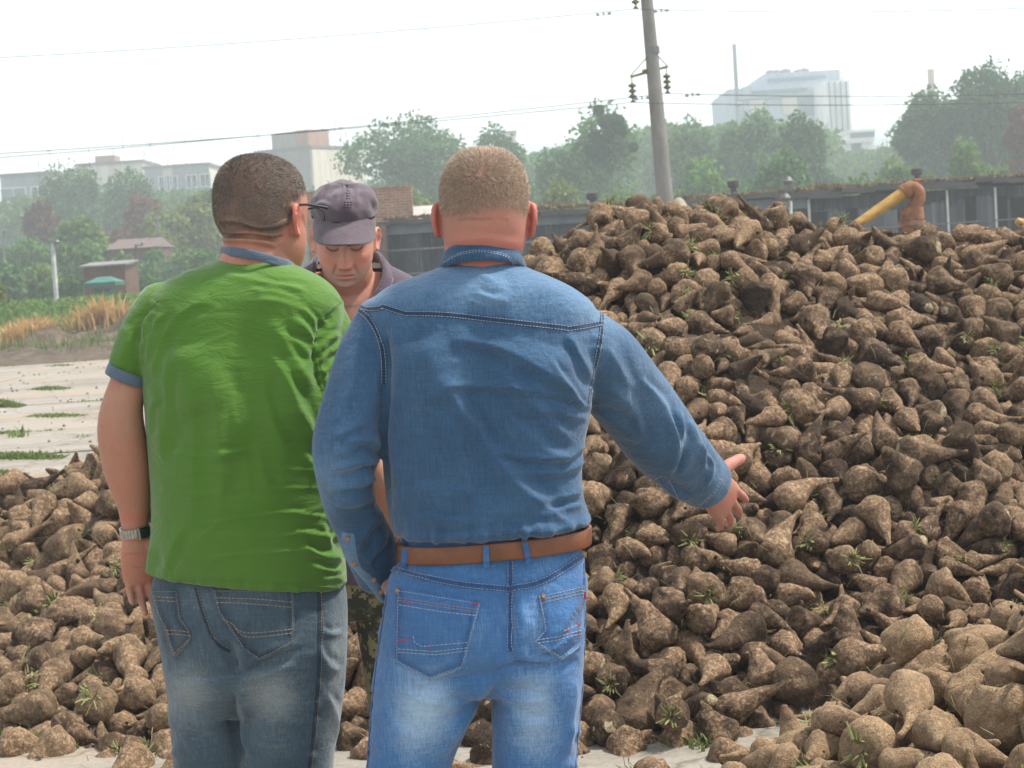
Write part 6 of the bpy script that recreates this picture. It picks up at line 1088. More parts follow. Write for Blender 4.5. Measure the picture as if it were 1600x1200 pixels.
# ================================================================ yellow pipe with rusty elbow
def pipes():
    k = NT('yellow_paint'); o = k.obj(); c = k.ramp(k.noise(o, 14, 7, .72), [(.36, (.22, .085, .03)), (.50, (.34, .19, .03)), (.75, (.44, .29, .045))]); MY = k.set(col=c, rough=.6, nor=k.bump(k.noise(o, 60, 4), .4, .004))
    k = NT('orange_rust'); o = k.obj(); c = k.ramp(k.noise(o, 11, 8, .75), [(.3, (.10, .042, .025)), (.5, (.22, .095, .048)), (.7, (.32, .17, .085))]); MRu = k.set(col=c, rough=.85, nor=k.bump(k.noise(o, 70, 5), .5, .004))
    Y = 15.; s = Y/FPX; g = lambda u, v, dy=0.: P(u, v, Y+dy)
    root = tag(empty('pipe_outlet', tuple(g(1427, 380)*np.array([1, 1, 0]))), 'yellow sloping pipe joined to a rusty upright elbow behind the beet heap', 'pipe'); L = np.array(root.location)
    c0 = g(1430, 300)
    MB().tube([np.array([0, 0, 0])+g(1424, 380)*[1, 1, 0]-L, g(1424, 352)-L], 14*s, 18).lathe([(21*s, 0), (21*s, 6*s)], g(1425, 351)-L, 22).lathe([(19*s, 0), (19*s, 5*s)], g(1425, 343)-L, 22).lathe([(18*s, 0), (17*s, 16*s)], g(1426, 340)-L, 18).build('upright', MRu, None, True).parent = root
    MB().tube(list(crom([g(1424, 342)-L, g(1427, 327)-L, g(1434, 313)-L, g(1434, 300)-L, g(1425, 293)-L, g(1413, 300)-L], 20)), 11*s, 18).build('elbow', MRu, None, True).parent = root
    MB().tube([g(1419, 296)-L, g(1412, 302)-L], 13*s, 20).build('collar', MRu, None, True).parent = root
    MB().tube([g(1414, 300)-L, g(1345, 346, -.1)-L, g(1240, 418, -.4)-L], [9.8*s, 7.2*s, 7*s], 18).build('yellow_pipe', MY, None, True).parent = root
    MB().tube([g(1437, 286)-L, g(1428, 282)-L, g(1448, 280)-L], [3*s, 4*s, 1*s], 6).build('bracket', MRu).parent = root
    r2 = tag(empty('pipe_outlet', tuple(g(1610, 380)*np.array([1, 1, 0]))), 'end of a second yellow pipe at the right edge above the heap', 'pipe'); L = np.array(r2.location)
    MB().tube([g(1615, 372)-L, g(1602, 352)-L, g(1588, 344)-L], [9*s, 9*s, 5*s], 14).build('yellow_pipe', MY, None, True).parent = r2
    MB().tube([g(1612, 380)*[1, 1, 0]-L, g(1612, 366)-L], 9*s, 12).build('upright', MRu, None, True).parent = r2
pipes()
post('signal_post', 'thin dark rod in front of the long shed left of the yellow pipe', 1226, 288, 1228, 372, 30, 4, M_METAL_GREY, .05)
post('signal_post', 'thin pale post with a white fitting in front of the shed', 1235, 314, 1237, 372, 29, 5, M_WHITEP, -.08)
# ================================================================ beet heap
def beet_mat():
    k = NT('sugar_beet_skin'); o = k.obj()
    rnd = k.n('ShaderNodeObjectInfo').outputs['Random']; a = k.math('FRACT', k.math('ADD', rnd, k.attr('rnd')))
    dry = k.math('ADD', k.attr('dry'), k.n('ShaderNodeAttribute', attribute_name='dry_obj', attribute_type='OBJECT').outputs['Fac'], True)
    off = k.n('ShaderNodeCombineXYZ', {0: k.math('MULTIPLY', a, 37.), 1: k.math('MULTIPLY', a, 13.), 2: a}).outputs[0]
    p = k.n('ShaderNodeVectorMath', {0: k.n('ShaderNodeAttribute', attribute_name='rest').outputs['Vector'], 1: off}, operation='ADD').outputs[0]
    n1 = k.noise(p, 13, 6, .72, .6); n2 = k.noise(p, 70, 4, .7); rings = k.noise(k.vmul(p, (18, 18, 150)), 1., 3, .6, .5); n3 = k.noise(p, 5, 3, .6)
    skin = k.ramp(n2, [(.30, (.070, .041, .026)), (.5, (.200, .126, .076)), (.70, (.50, .36, .23))])
    fine = k.ramp(k.noise(p, 210, 3, .75), [(.34, (.45, .42, .40)), (.52, (1, 1, 1)), (.72, (1.35, 1.3, 1.2))])
    skin = k.mix(k.math('MULTIPLY', k.ramp(rings, [(.56, (0, 0, 0)), (.70, (1, 1, 1))]), .6), skin, (.33, .235, .135))
    soil = k.ramp(k.noise(p, 120, 3, .7), [(.35, (.020, .013, .009)), (.7, (.080, .052, .034))])
    sh = k.math('ADD', n1, k.math('MULTIPLY', k.math('SUBTRACT', a, .5), .34)); sh = k.math('SUBTRACT', sh, k.math('MULTIPLY', dry, .15))
    c = k.mix(k.ramp(sh, [(.42, (0, 0, 0)), (.62, (1, 1, 1))]), skin, soil)
    c = k.mix(k.math('MULTIPLY', k.ramp(n3, [(.5, (0, 0, 0)), (.7, (1, 1, 1))]), .5), c, k.mix(.5, skin, (.30, .20, .12)))
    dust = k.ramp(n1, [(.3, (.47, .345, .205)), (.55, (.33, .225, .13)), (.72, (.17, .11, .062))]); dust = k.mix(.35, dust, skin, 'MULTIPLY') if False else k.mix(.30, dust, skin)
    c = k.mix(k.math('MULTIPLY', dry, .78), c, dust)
    c = k.mix(.8, c, fine, 'MULTIPLY'); nick = k.ramp(k.noise(p, 24, 2, .5, 1.2), [(.715, (0, 0, 0)), (.735, (1, 1, 1))]); c = k.mix(k.math('MULTIPLY', nick, .6), c, (.42, .36, .25))
    cr = k.math('MULTIPLY', k.attr('crown'), k.ramp(k.noise(p, 45, 4, .7), [(.42, (0, 0, 0)), (.58, (1, 1, 1))])); c = k.mix(k.math('MULTIPLY', cr, .75), c, k.ramp(k.noise(p, 90, 3, .6), [(.35, (.05, .038, .022)), (.6, (.20, .145, .08)), (.75, (.42, .34, .21))]))
    cut = k.math('MULTIPLY', k.math('GREATER_THAN', k.attr('crown'), .93), k.math('GREATER_THAN', a, .62)); c = k.mix(k.math('MULTIPLY', cut, .8), c, k.ramp(k.noise(p, 60, 4, .7), [(.35, (.16, .11, .06)), (.6, (.50, .42, .28))]))
    hh = k.math('ADD', n1, k.math('MULTIPLY', n2, .6)); hh = k.math('ADD', hh, k.math('MULTIPLY', rings, .3)); hh = k.math('ADD', hh, k.math('MULTIPLY', k.noise(p, 230, 3, .7), .35))
    return k.set(col=c, rough=.88, spec=.18, nor=k.bump(hh, .9, .011))
M_BEET = beet_mat()
def crown_of(p, i): return np.clip((p[:, 2]/BEETS[i][0]-.285)/.06, 0, 1)
NBV = len(BEETS); BMESH = []; TUFT = []
BV = [beet_verts(i) for i in range(NBV)]; BF = beet_faces()
LV = [beet_verts(i, 18, 12) for i in range(NBV)]; LF = beet_faces(18, 12)
for i in range(NBV):
    me = npmesh('sugar_beet', BV[i], BF); vattr3(me, 'rest', BV[i]); fattr(me, 'rnd', np.full(len(BV[i]), i*.13)); fattr(me, 'dry', np.zeros(len(BV[i]))); fattr(me, 'crown', crown_of(BV[i], i)); me.materials.append(M_BEET); BMESH.append(me)
def tuft_arrays(seed):
    """cut leaf stalks left on a beet's crown; base at origin, growing +z"""
    r = np.random.RandomState(seed); V = []; F = []; T = []; n = 0
    for q in range(r.randint(9, 20)):
        an = r.uniform(0, 6.28); rad = r.uniform(0, .026); b = np.array([rad*math.cos(an), rad*math.sin(an), -.012]); out = np.array([math.cos(an), math.sin(an), 0])*r.uniform(.2, 1.1); h = r.uniform(.025, .078); w = r.uniform(.002, .0048); sd = np.array([-math.sin(an), math.cos(an), 0])*w
        p1 = b+np.array([0, 0, h*.6])+out*h*.3; p2 = b+np.array([0, 0, h*r.uniform(.5, 1)])+out*h*.95; th = np.array([0, 0, w*.7])
        V += [b-sd, b+sd, b+th, p1-sd*1.1, p1+sd*1.1, p1+th, p2-sd*.5, p2+sd*.5, p2+th*.5]
        for i0 in (0, 3):
            for x_, y_ in ((0, 1), (1, 2), (2, 0)): F.append((n+i0+x_, n+i0+y_, n+i0+3+y_, n+i0+3+x_))
        t = np.clip(r.normal(.55, .25), 0, 1); T += [t*.6]*3+[t]*3+[min(1, t*1.25)]*3; n += 9
    return np.array(V), np.array(F), np.array(T)
M_STALK = mat_leaf('beet_stalks', (.16, .14, .05), (.42, .45, .19), .25)
TA = [tuft_arrays(s) for s in range(5)]
for i, (v, f, t) in enumerate(TA):
    me = npmesh('leaf_tuft', v, f, False); fattr(me, 'tone', t); me.materials.append(M_STALK); TUFT.append(me)
def load_beets():
    a = np.array(BEET_DATA, float).reshape(-1, 7); rv = a[:, 4:7]/30; an = np.linalg.norm(rv, axis=1)
    q = np.concatenate([np.cos(an/2)[:, None], rv/np.maximum(an, 1e-6)[:, None]*np.sin(an/2)[:, None]], 1)
    return a[:, 0].astype(int) % 12, a[:, 1:4]/100., q, (a[:, 0]//12)/20.
def qmat(q):
    w_, x, y, z = q.T
    return np.stack([np.stack([1-2*(y*y+z*z), 2*(x*y-z*w_), 2*(x*z+y*w_)], -1), np.stack([2*(x*y+z*w_), 1-2*(x*x+z*z), 2*(y*z-x*w_)], -1), np.stack([2*(x*z-y*w_), 2*(y*z+x*w_), 1-2*(x*x+y*y)], -1)], 1)
BK, BP, BQ, BS = load_beets(); BR = qmat(BQ); NB = len(BK); rsb = np.random.RandomState(99)
BRND = rsb.rand(NB); HASTUFT = (rsb.rand(NB) < .26) & (BR[:, 2, 2] > -.45)
PRX = proj(BP); dnear = np.hypot((BP[:, 0]-2.15)/1.05, BP[:, 1]-4.55)
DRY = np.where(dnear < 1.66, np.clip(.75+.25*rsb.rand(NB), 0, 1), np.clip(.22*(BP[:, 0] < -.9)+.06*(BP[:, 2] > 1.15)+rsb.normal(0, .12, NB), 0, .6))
NIND = 300
def beets():
    # the mass behind the individually built ones
    V = []; F = []; A = []; CW = []; D = []; Rr = []; TV = []; TF = []; TT = []; n = tn = 0
    for i in range(NIND, NB):
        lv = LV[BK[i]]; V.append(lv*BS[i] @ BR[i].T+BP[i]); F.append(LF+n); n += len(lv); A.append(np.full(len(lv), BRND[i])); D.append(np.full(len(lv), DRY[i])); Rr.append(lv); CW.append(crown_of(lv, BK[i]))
        if HASTUFT[i]:
            v, f, t = TA[i % 5]; off = np.array([0, 0, BEETS[BK[i]][0]*.36]); TV.append((v*.85+off)*BS[i] @ BR[i].T+BP[i]); TF.append(f+tn); TT.append(t); tn += len(v)
    # the sides of the heaps that the photograph does not reach, filled in the same way
    rg = np.random.RandomState(17)
    for x in np.arange(1.0, 4.1, .115):
        for y in np.arange(3.0, 10.4, .115):
            xx, yy = x+rg.uniform(-.04, .04), y+rg.uniform(-.04, .04); h = float(heap_h(xx, yy)); p = np.array([xx, yy, h-.02+rg.uniform(-.03, .03)]); k = rg.randint(NBV); sz = rg.uniform(.7, 1.)
            if h < .06 or proj(p)[0] < 1650 or np.linalg.norm(BP-p, axis=1).min() < .10: continue
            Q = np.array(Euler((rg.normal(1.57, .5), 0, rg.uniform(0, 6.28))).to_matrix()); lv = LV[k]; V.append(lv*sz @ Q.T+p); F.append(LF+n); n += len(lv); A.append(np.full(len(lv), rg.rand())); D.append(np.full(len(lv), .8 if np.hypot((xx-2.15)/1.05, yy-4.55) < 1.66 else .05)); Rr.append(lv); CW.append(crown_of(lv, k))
    V = np.concatenate(V); F = np.concatenate(F); nV = len(V); TVc = np.concatenate(TV); TFc = np.concatenate(TF)+nV
    me = npmesh('beet_heap', np.concatenate([V, TVc]), np.concatenate([F, TFc]), True, np.concatenate([np.zeros(len(F), int), np.ones(len(TFc), int)]))
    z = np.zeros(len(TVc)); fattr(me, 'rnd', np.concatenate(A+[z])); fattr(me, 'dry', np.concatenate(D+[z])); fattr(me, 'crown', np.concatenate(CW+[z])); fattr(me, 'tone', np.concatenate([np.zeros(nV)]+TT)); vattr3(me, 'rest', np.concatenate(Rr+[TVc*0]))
    tag(link('beet_heap', me, [M_BEET, M_STALK]), 'large heap of soil caked sugar beets behind the men', 'beet heap', kind='stuff')
    for i in range(NIND):
        o = bpy.data.objects.new('sugar_beet', BMESH[BK[i]]); C.objects.link(o)
        o.matrix_world = Matrix.Translation(BP[i]) @ Matrix(BR[i]).to_4x4() @ Matrix.Scale(BS[i], 4)
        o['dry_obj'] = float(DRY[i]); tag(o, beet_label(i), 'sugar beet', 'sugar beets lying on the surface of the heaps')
        if HASTUFT[i]:
            c = bpy.data.objects.new('leaf_tuft', TUFT[i % 5]); C.objects.link(c); c.parent = o; c.location = (0, 0, BEETS[BK[i]][0]*.36); c.scale = (.85,)*3
SHAPE = ['plump', 'tapering', 'round', 'slim', 'fat', 'crooked', 'squat', 'forked', 'knobbly', 'bent', 'lumpy', 'broad']
def beet_label(i):
    u, v = PRX[i]
    sz = 'large ' if BS[i] > .96 else 'small ' if BS[i] < .74 else ''
    tn = 'pale' if DRY[i] > .6 else 'muddy'
    t = -BR[i][:, 2]; a, b, c = t @ CR, t @ CU, t @ CF
    way = 'tail towards camera' if c < -.72 else 'tail hidden' if c > .72 else 'tail pointing '+('right' if a > abs(b) else 'left' if -a > abs(b) else 'up' if b > 0 else 'down')
    if dnear[i] < 1.66: where = 'on near heap '+('at left foot' if u < 1180 else 'at bottom right' if v > 1080 and u > 1400 else 'along its crest' if v < 1190-.55*(u-1080)+60 else 'low on slope')
    elif u < 240: where = 'on left heap '+('at front edge' if v > 1100 else 'beside faded jeans' if u > 150 and v > 930 else 'low at left' if v > 980 else 'below hanging hand' if u > 140 and v > 880 else 'beside bare forearm' if u > 120 and v > 700 else 'near bare concrete' if v > 880 else 'on far slope')
    elif u < 660: where = 'at heap foot between both jeans' if v > 900 else 'in gap between the men'
    elif u < 780 and v > 1000: where = 'on ground between blue jeans legs'
    elif v < 420: where = 'on main heap crest '+('beside fair head' if u < 960 else 'below concrete pole' if u < 1120 else 'near yellow pipe' if u < 1460 else 'at far right')
    elif u < 1010: where = 'on main heap '+('beside denim shoulder' if v < 600 else 'under outstretched sleeve' if v < 840 else 'right beside blue jeans' if v < 1040 else 'at foot by blue jeans')
    elif u < 1230: where = 'on main heap '+('above outstretched sleeve' if v < 640 else 'around pointing hand' if v < 860 else 'below pointing hand' if v < 1020 else 'at foot near pale heap')
    else: where = 'on main heap '+('upper right slope' if v < 600 else 'halfway up right' if v < 800 else 'low above pale heap')
    return ('leafy ' if HASTUFT[i] else '')+sz+tn+' '+SHAPE[BK[i]]+' beet'+', '+way+', '+where
def mound():
    xs = np.arange(-4.4, 4.4, .06); ys = np.arange(2.6, 12.0, .06)
    def z(X, Y): H = heap_h(X, Y); return np.where(H > .02, np.maximum(H-.14+.03*np.sin(X*22+2*np.sin(Y*9))*np.sin(Y*23+2*np.sin(X*8)), .0), -.03)
    k = NT('heap_soil'); o = k.obj(); c = k.ramp(k.noise(o, 30, 6, .7), [(.3, (.018, .013, .009)), (.7, (.07, .048, .032))])
    grid_sheet('heap_soil', xs, ys, z, k.set(col=c, rough=1, spec=.1, nor=k.bump(k.noise(o, 60, 5), .8, .02)))
def litter():
    # straw, root hairs and clods lying among the beets
    rs = np.random.RandomState(61); i = rs.choice(NB, 4200); b = BP[i]+np.stack([rs.normal(0, .05, 4200), rs.normal(-.02, .05, 4200), rs.uniform(.015, .075, 4200)*BS[i]], -1)
    a = rs.uniform(0, 6.28, 4200); L = rs.uniform(.02, .11, 4200); d = np.stack([np.cos(a), np.sin(a), rs.normal(-.15, .4, 4200)], -1); s = np.stack([-np.sin(a), np.cos(a), a*0], -1)*rs.uniform(.0006, .0019, 4200)[:, None]
    m_ = b+d*(L*.5)[:, None]+np.stack([a*0, a*0, L*.14], -1); e = b+d*L[:, None]; v = np.stack([b-s, b+s, m_+s, m_-s, e], 1).reshape(-1, 3); q = np.arange(4200)[:, None]*5
    me = npmesh('plant_litter', v, [np.concatenate([q, q+1, q+2, q+3], 1), np.concatenate([q+3, q+2, q+4], 1)], False); fattr(me, 'tone', np.repeat(rs.rand(4200), 5)); tag(link('plant_litter', me, LEAF['straw']), 'dry straw and root hairs scattered over the beet heaps', 'plant litter', kind='stuff')
    n = 2600; i = rs.choice(NB, n); c = BP[i]+np.stack([rs.normal(0, .06, n), rs.normal(-.01, .06, n), rs.uniform(-.03, .012, n)], -1); s = rs.uniform(.004, .012, n)
    u = np.array([(1, 0, 0), (-1, 0, 0), (0, 1, 0), (0, -1, 0), (0, 0, 1), (0, 0, -1)], float); f = np.array([(0, 2, 4), (2, 1, 4), (1, 3, 4), (3, 0, 4), (2, 0, 5), (1, 2, 5), (3, 1, 5), (0, 3, 5)])
    v = u[None]*(s[:, None, None]*rs.uniform(.6, 1.4, (n, 6, 1)))+c[:, None]; tag(link('soil_clods', npmesh('soil_clods', v.reshape(-1, 3), (f[None]+np.arange(n)[:, None, None]*6).reshape(-1, 3)), bpy.data.materials['heap_soil']), 'small dark clods of soil lodged between the beets', 'soil clods', kind='stuff')
mound(); beets(); litter()
# ================================================================ people: building tools
def tube_mesh(rings):
    """rings (m,n,3) -> closed v,f"""
    m, n = rings.shape[:2]; v = np.concatenate([rings.reshape(-1, 3), rings[0].mean(0)[None], rings[-1].mean(0)[None]])
    i = np.arange(m-1)[:, None]*n; j = np.arange(n)[None]
    q = np.stack([i+j, i+(j+1) % n, i+n+(j+1) % n, i+n+j], -1).reshape(-1, 4); f = np.concatenate([q[:, [0, 1, 2]], q[:, [0, 2, 3]]])
    j = np.arange(n); c0 = np.stack([np.full(n, m*n), (j+1) % n, j], -1); c1 = np.stack([np.full(n, m*n+1), (m-1)*n+j, (m-1)*n+(j+1) % n], -1)
    return v, np.concatenate([f, c0, c1])
def sring(c, ax, ay, ex=2.3, n=48):
    th = np.arange(n)/n*2*np.pi; cs, sn = np.cos(th), np.sin(th)
    return c+np.sign(cs)[:, None]*(np.abs(cs)**(2/ex))[:, None]*ax+np.sign(sn)[:, None]*(np.abs(sn)**(2/ex))[:, None]*ay
def rows_loft(Y0, rows, ex=2.3, skew=0., n=48, sub=5):
    """rows of (v, uL, uR, half depth, depth offset): a trunk or leg drawn by its silhouette"""
    a = crom([(*q, 0.)[:6] for q in rows], (len(rows)-1)*sub+1); R_ = []
    for v, ul, ur, t, dy, tl in a:
        l, r = P(ul, v-tl, Y0+dy), P(ur, v+tl, Y0+dy); ax = (r-l)/2; ax = ax+np.array([0, -skew*np.linalg.norm(ax), 0]); R_.append(sring((l+r)/2, ax, np.array([0, t, 0]), ex, n))
    return tube_mesh(np.array(R_))
def limb(pts, n=28, sub=7, flat=1.):
    """pts rows (x,y,z,r): smooth tapering limb with rounded ends"""
    a = crom(pts, (len(pts)-1)*sub+1); p, r = a[:, :3], np.maximum(a[:, 3], .002)
    d = np.gradient(p, axis=0); d /= np.linalg.norm(d, axis=1)[:, None]+1e-9
    e0, e1 = [], []
    for q in (.35, .7, .92): e0.append((p[0]-d[0]*r[0]*q*.8, r[0]*math.sqrt(1-q*q), d[0])); e1.append((p[-1]+d[-1]*r[-1]*q*.8, r[-1]*math.sqrt(1-q*q), d[-1]))
    seq = e0[::-1]+[(p[i], r[i], d[i]) for i in range(len(p))]+e1
    R_ = []; u = None
    for c, rr, dd in seq:
        if u is None: u = np.cross(dd, [0, 1., .1])
        u = u-dd*(u @ dd); u /= np.linalg.norm(u)+1e-9; w_ = np.cross(dd, u)
        R_.append(sring(c, u*rr, w_*rr*flat, 2., n))
    return tube_mesh(np.array(R_))
def px_limb(Y0, pts, **k):
    """pts rows (u, v, depth offset, half width in photo pixels)"""
    return limb([(*P(u, v, Y0+dy), w_/FPX*(Y0+dy)) for u, v, dy, w_ in pts], **k)
def union(parts, voxel, smooth=3):
    mb_v = []; mb_f = []; n = 0
    for v, f in parts: mb_v.append(v); mb_f.append(f+n); n += len(v)
    me = npmesh('tmp', np.concatenate(mb_v), np.concatenate(mb_f)); bm = bmesh.new(); bm.from_mesh(me); bmesh.ops.recalc_face_normals(bm, faces=bm.faces); bm.to_mesh(me); bm.free()
    o = link('tmp', me); r = o.modifiers.new('r', 'REMESH'); r.mode = 'VOXEL'; r.voxel_size = voxel; r.use_smooth_shade = True
    s = o.modifiers.new('s', 'SMOOTH'); s.factor = .5; s.iterations = smooth
    out = bpy.data.meshes.new_from_object(o.evaluated_get(bpy.context.evaluated_depsgraph_get())); bpy.data.objects.remove(o); bpy.data.meshes.remove(me)
    return out
def getv(me):
    v = np.empty(len(me.vertices)*3, np.float32); me.vertices.foreach_get('co', v); n = np.empty_like(v); me.vertices.foreach_get('normal', n); return v.reshape(-1, 3).astype(float), n.reshape(-1, 3).astype(float)
def setv(me, v): me.vertices.foreach_set('co', np.asarray(v, np.float32).ravel()); me.update()
def pl_dist(uv, pts):
    """signed distance to a polyline and place along it 0..1"""
    pts = np.asarray(pts, float); best = np.full(len(uv), 1e9); sg = np.zeros(len(uv)); al = np.zeros(len(uv)); L = np.linalg.norm(np.diff(pts, axis=0), axis=1); acc = np.concatenate([[0], np.cumsum(L)]); 
    for i in range(len(pts)-1):
        a, d = pts[i], pts[i+1]-pts[i]; t = np.clip(((uv-a) @ d)/(d @ d+1e-9), 0, 1); q = uv-a-t[:, None]*d; ds = np.linalg.norm(q, axis=1); m = ds < best
        best[m] = ds[m]; sg[m] = np.sign(q[m, 0]*d[1]-q[m, 1]*d[0]); al[m] = (acc[i]+t[m]*L[i])/acc[-1]
    return best, sg, al
def smooth_pl(pts, n=24): return crom(np.asarray(pts, float), n) if len(pts) > 2 else np.asarray(pts, float)
def folds(me, specs, back=False):
    """real creases: (photo polyline, width in pixels, height in metres) raised (or sunk) along the surface normal"""
    v, nr = getv(me); uv = proj(v); face = np.einsum('ij,ij->i', nr, CO-v)/np.linalg.norm(CO-v, axis=1); fw = np.clip(face*3+.25, 0, 1); d = np.zeros(len(v))
    for pts, w_, amp in specs:
        amp = amp*1.25; pts = smooth_pl(pts, 16); lo, hi = pts.min(0)-4*w_, pts.max(0)+4*w_; m = np.where((uv > lo).all(1) & (uv < hi).all(1) & (fw > 0))[0]
        if not len(m): continue
        ds, sg, al = pl_dist(uv[m], pts); env = np.clip(np.minimum(al, 1-al)*5, 0, 1)**.7; s = ds*sg
        s2 = s*(1+.22*np.sin(al*9+pts[0][0])); prof = np.where(s2 > 0, np.exp(-np.abs(s2/(w_*.62))**1.35), np.exp(-np.abs(s2/(w_*1.55))**1.5)); prof = np.exp(-(s/w_)**2) if w_ > 20 else prof; d[m] += 1.15*amp*env*(prof-(.50 if w_ <= 20 else 0)*np.exp(-((s2-1.75*w_)/(w_*.9))**2))
    setv(me, v+nr*(d*fw)[:, None])
def pucker(me, pts, w_, amp, count, seed=1):
    """little gathers across a stitched seam"""
    v, nr = getv(me); uv = proj(v); m = np.where(np.einsum('ij,ij->i', nr, CO-v) > 0)[0]; ds, sg, al = pl_dist(uv[m], pts); r = np.random.RandomState(seed); q = np.interp(al, np.linspace(0, 1, count), r.uniform(-1, 1, count)); dd = np.zeros(len(v)); dd[m] = amp*q*np.exp(-(ds/w_)**2)*(al > .002)*(al < .998); setv(me, v+nr*dd[:, None])
def blobs(me, name, specs, base=0.):
    """per vertex cloth wear or painted light: (u, v, ru, rv, amount)"""
    v, nr = getv(me); uv = proj(v); val = np.full(len(v), base)
    for u, w_, ru, rv, am in specs: val += am*np.exp(-((uv[:, 0]-u)/ru)**2-((uv[:, 1]-w_)/rv)**2)
    fattr(me, name, val)
class Cloth:
    """projects pockets, seams and stitches onto a garment along the line of sight they were measured on"""
    def __init__(s, me):
        v, n = getv(me); s.v = v; me.calc_loop_triangles(); t = np.empty(len(me.loop_triangles)*3, np.int32); me.loop_triangles.foreach_get('vertices', t)
        s.surface = BVHTree.FromPolygons([tuple(q) for q in v.tolist()], [tuple(q) for q in t.reshape(-1, 3).tolist()])
    def hit(s, u, v):
        d = CF*FPX+CR*(u-800)-CU*(v-600); d = d/np.linalg.norm(d); h = s.surface.ray_cast(Vector(CO), Vector(d))
        if h[0] is None: return None, None
        n = np.array(h[1]); n = n if n @ d < 0 else -n; return np.array(h[0]), n
    def ribbon(s, mb, pts, width, lift, step=3., dash=None, off=0., taper=False):
        pts = np.asarray(pts, float); L = np.concatenate([[0], np.cumsum(np.linalg.norm(np.diff(pts, axis=0), axis=1))]); k = max(2, int(L[-1]/step)+1); t = np.linspace(0, L[-1], k)
        q = np.stack([np.interp(t, L, pts[:, i]) for i in (0, 1)], -1); H = [s.hit(*p) for p in q]; rows = []; run = []
        for h, n in H:
            if h is None: rows.append(None)
            else: rows.append((h, n))
        prev = None
        for i in range(k-1):
            if rows[i] is None or rows[i+1] is None: prev = None; continue
            (a, na), (b, nb) = rows[i], rows[i+1]
            tg = b-a
            if np.linalg.norm(tg) > .03: prev = None; continue
            if dash and i % dash[0] >= dash[1]: prev = None; continue
            n_ = na+nb; sd = np.cross(tg, n_); sd /= np.linalg.norm(sd)+1e-9
            p = [a+sd*(off-width/2)+na*.0002, a+sd*(off-width*.36)+na*lift, a+sd*(off+width*.36)+na*lift, a+sd*(off+width/2)+na*.0002, b+sd*(off-width/2)+nb*.0002, b+sd*(off-width*.36)+nb*lift, b+sd*(off+width*.36)+nb*lift, b+sd*(off+width/2)+nb*.0002]
            mb.add(p, [(0, 4, 5, 1), (1, 5, 6, 2), (2, 6, 7, 3)])
    def patch(s, mb, left, right, rows, cols, lift, thick):
        """cloth piece between two photo polylines, pressed onto the garment"""
        l, r = [np.asarray(x, float) for x in (left, right)]
        def rs_(p): L = np.concatenate([[0], np.cumsum(np.linalg.norm(np.diff(p, axis=0), axis=1))]); t = np.linspace(0, L[-1], rows); return np.stack([np.interp(t, L, p[:, i]) for i in (0, 1)], -1)
        l, r = rs_(l), rs_(r); G = np.full((rows, cols, 3), np.nan); N = np.zeros((rows, cols, 3))
        for i in range(rows):
            for j in range(cols):
                t = j/(cols-1); h, n = s.hit(*(l[i]*(1-t)+r[i]*t))
                if h is not None: G[i, j] = h; N[i, j] = n
        if np.isnan(G).any():
            ok = ~np.isnan(G[..., 0]); idx = np.argwhere(ok)
            for i, j in np.argwhere(~ok): q = idx[np.argmin(((idx-[i, j])**2).sum(1))]; G[i, j] = G[q[0], q[1]]; N[i, j] = N[q[0], q[1]]
        for _ in range(2): N[1:-1, 1:-1] = (N[1:-1, 1:-1]+N[:-2, 1:-1]+N[2:, 1:-1]+N[1:-1, :-2]+N[1:-1, 2:])/5
        N /= np.linalg.norm(N, axis=-1, keepdims=True)+1e-9
        top = (G+N*lift).reshape(-1, 3); bot = (G+N*(lift-thick)).reshape(-1, 3); n = rows*cols; f = []
        for i in range(rows-1):
            for j in range(cols-1): a = i*cols+j; f += [(a, a+1, a+cols+1, a+cols), (n+a, n+a+cols, n+a+cols+1, n+a+1)]
        ring = [(0, j) for j in range(cols)]+[(i, cols-1) for i in range(1, rows)]+[(rows-1, j) for j in range(cols-2, -1, -1)]+[(i, 0) for i in range(rows-2, 0, -1)]
        ring = [i*cols+j for i, j in ring]
        for a, b in zip(ring, ring[1:]+ring[:1]): f.append((a, n+a, n+b, b))
        mb.add(np.concatenate([top, bot]), f)
def join_into(me, mb_list):
    """adds seam strips as further material slots of the garment's own mesh"""
    bm = bmesh.new(); bm.from_mesh(me)
    for mb, slot in mb_list:
        if not mb.v: continue
        v = np.concatenate(mb.v); bv = [bm.verts.new(p) for p in v]
        for f in mb.f:
            try: fc = bm.faces.new([bv[i] for i in f]); fc.material_index = slot; fc.smooth = False
            except ValueError: pass
    bm.to_mesh(me); bm.free(); me.update()
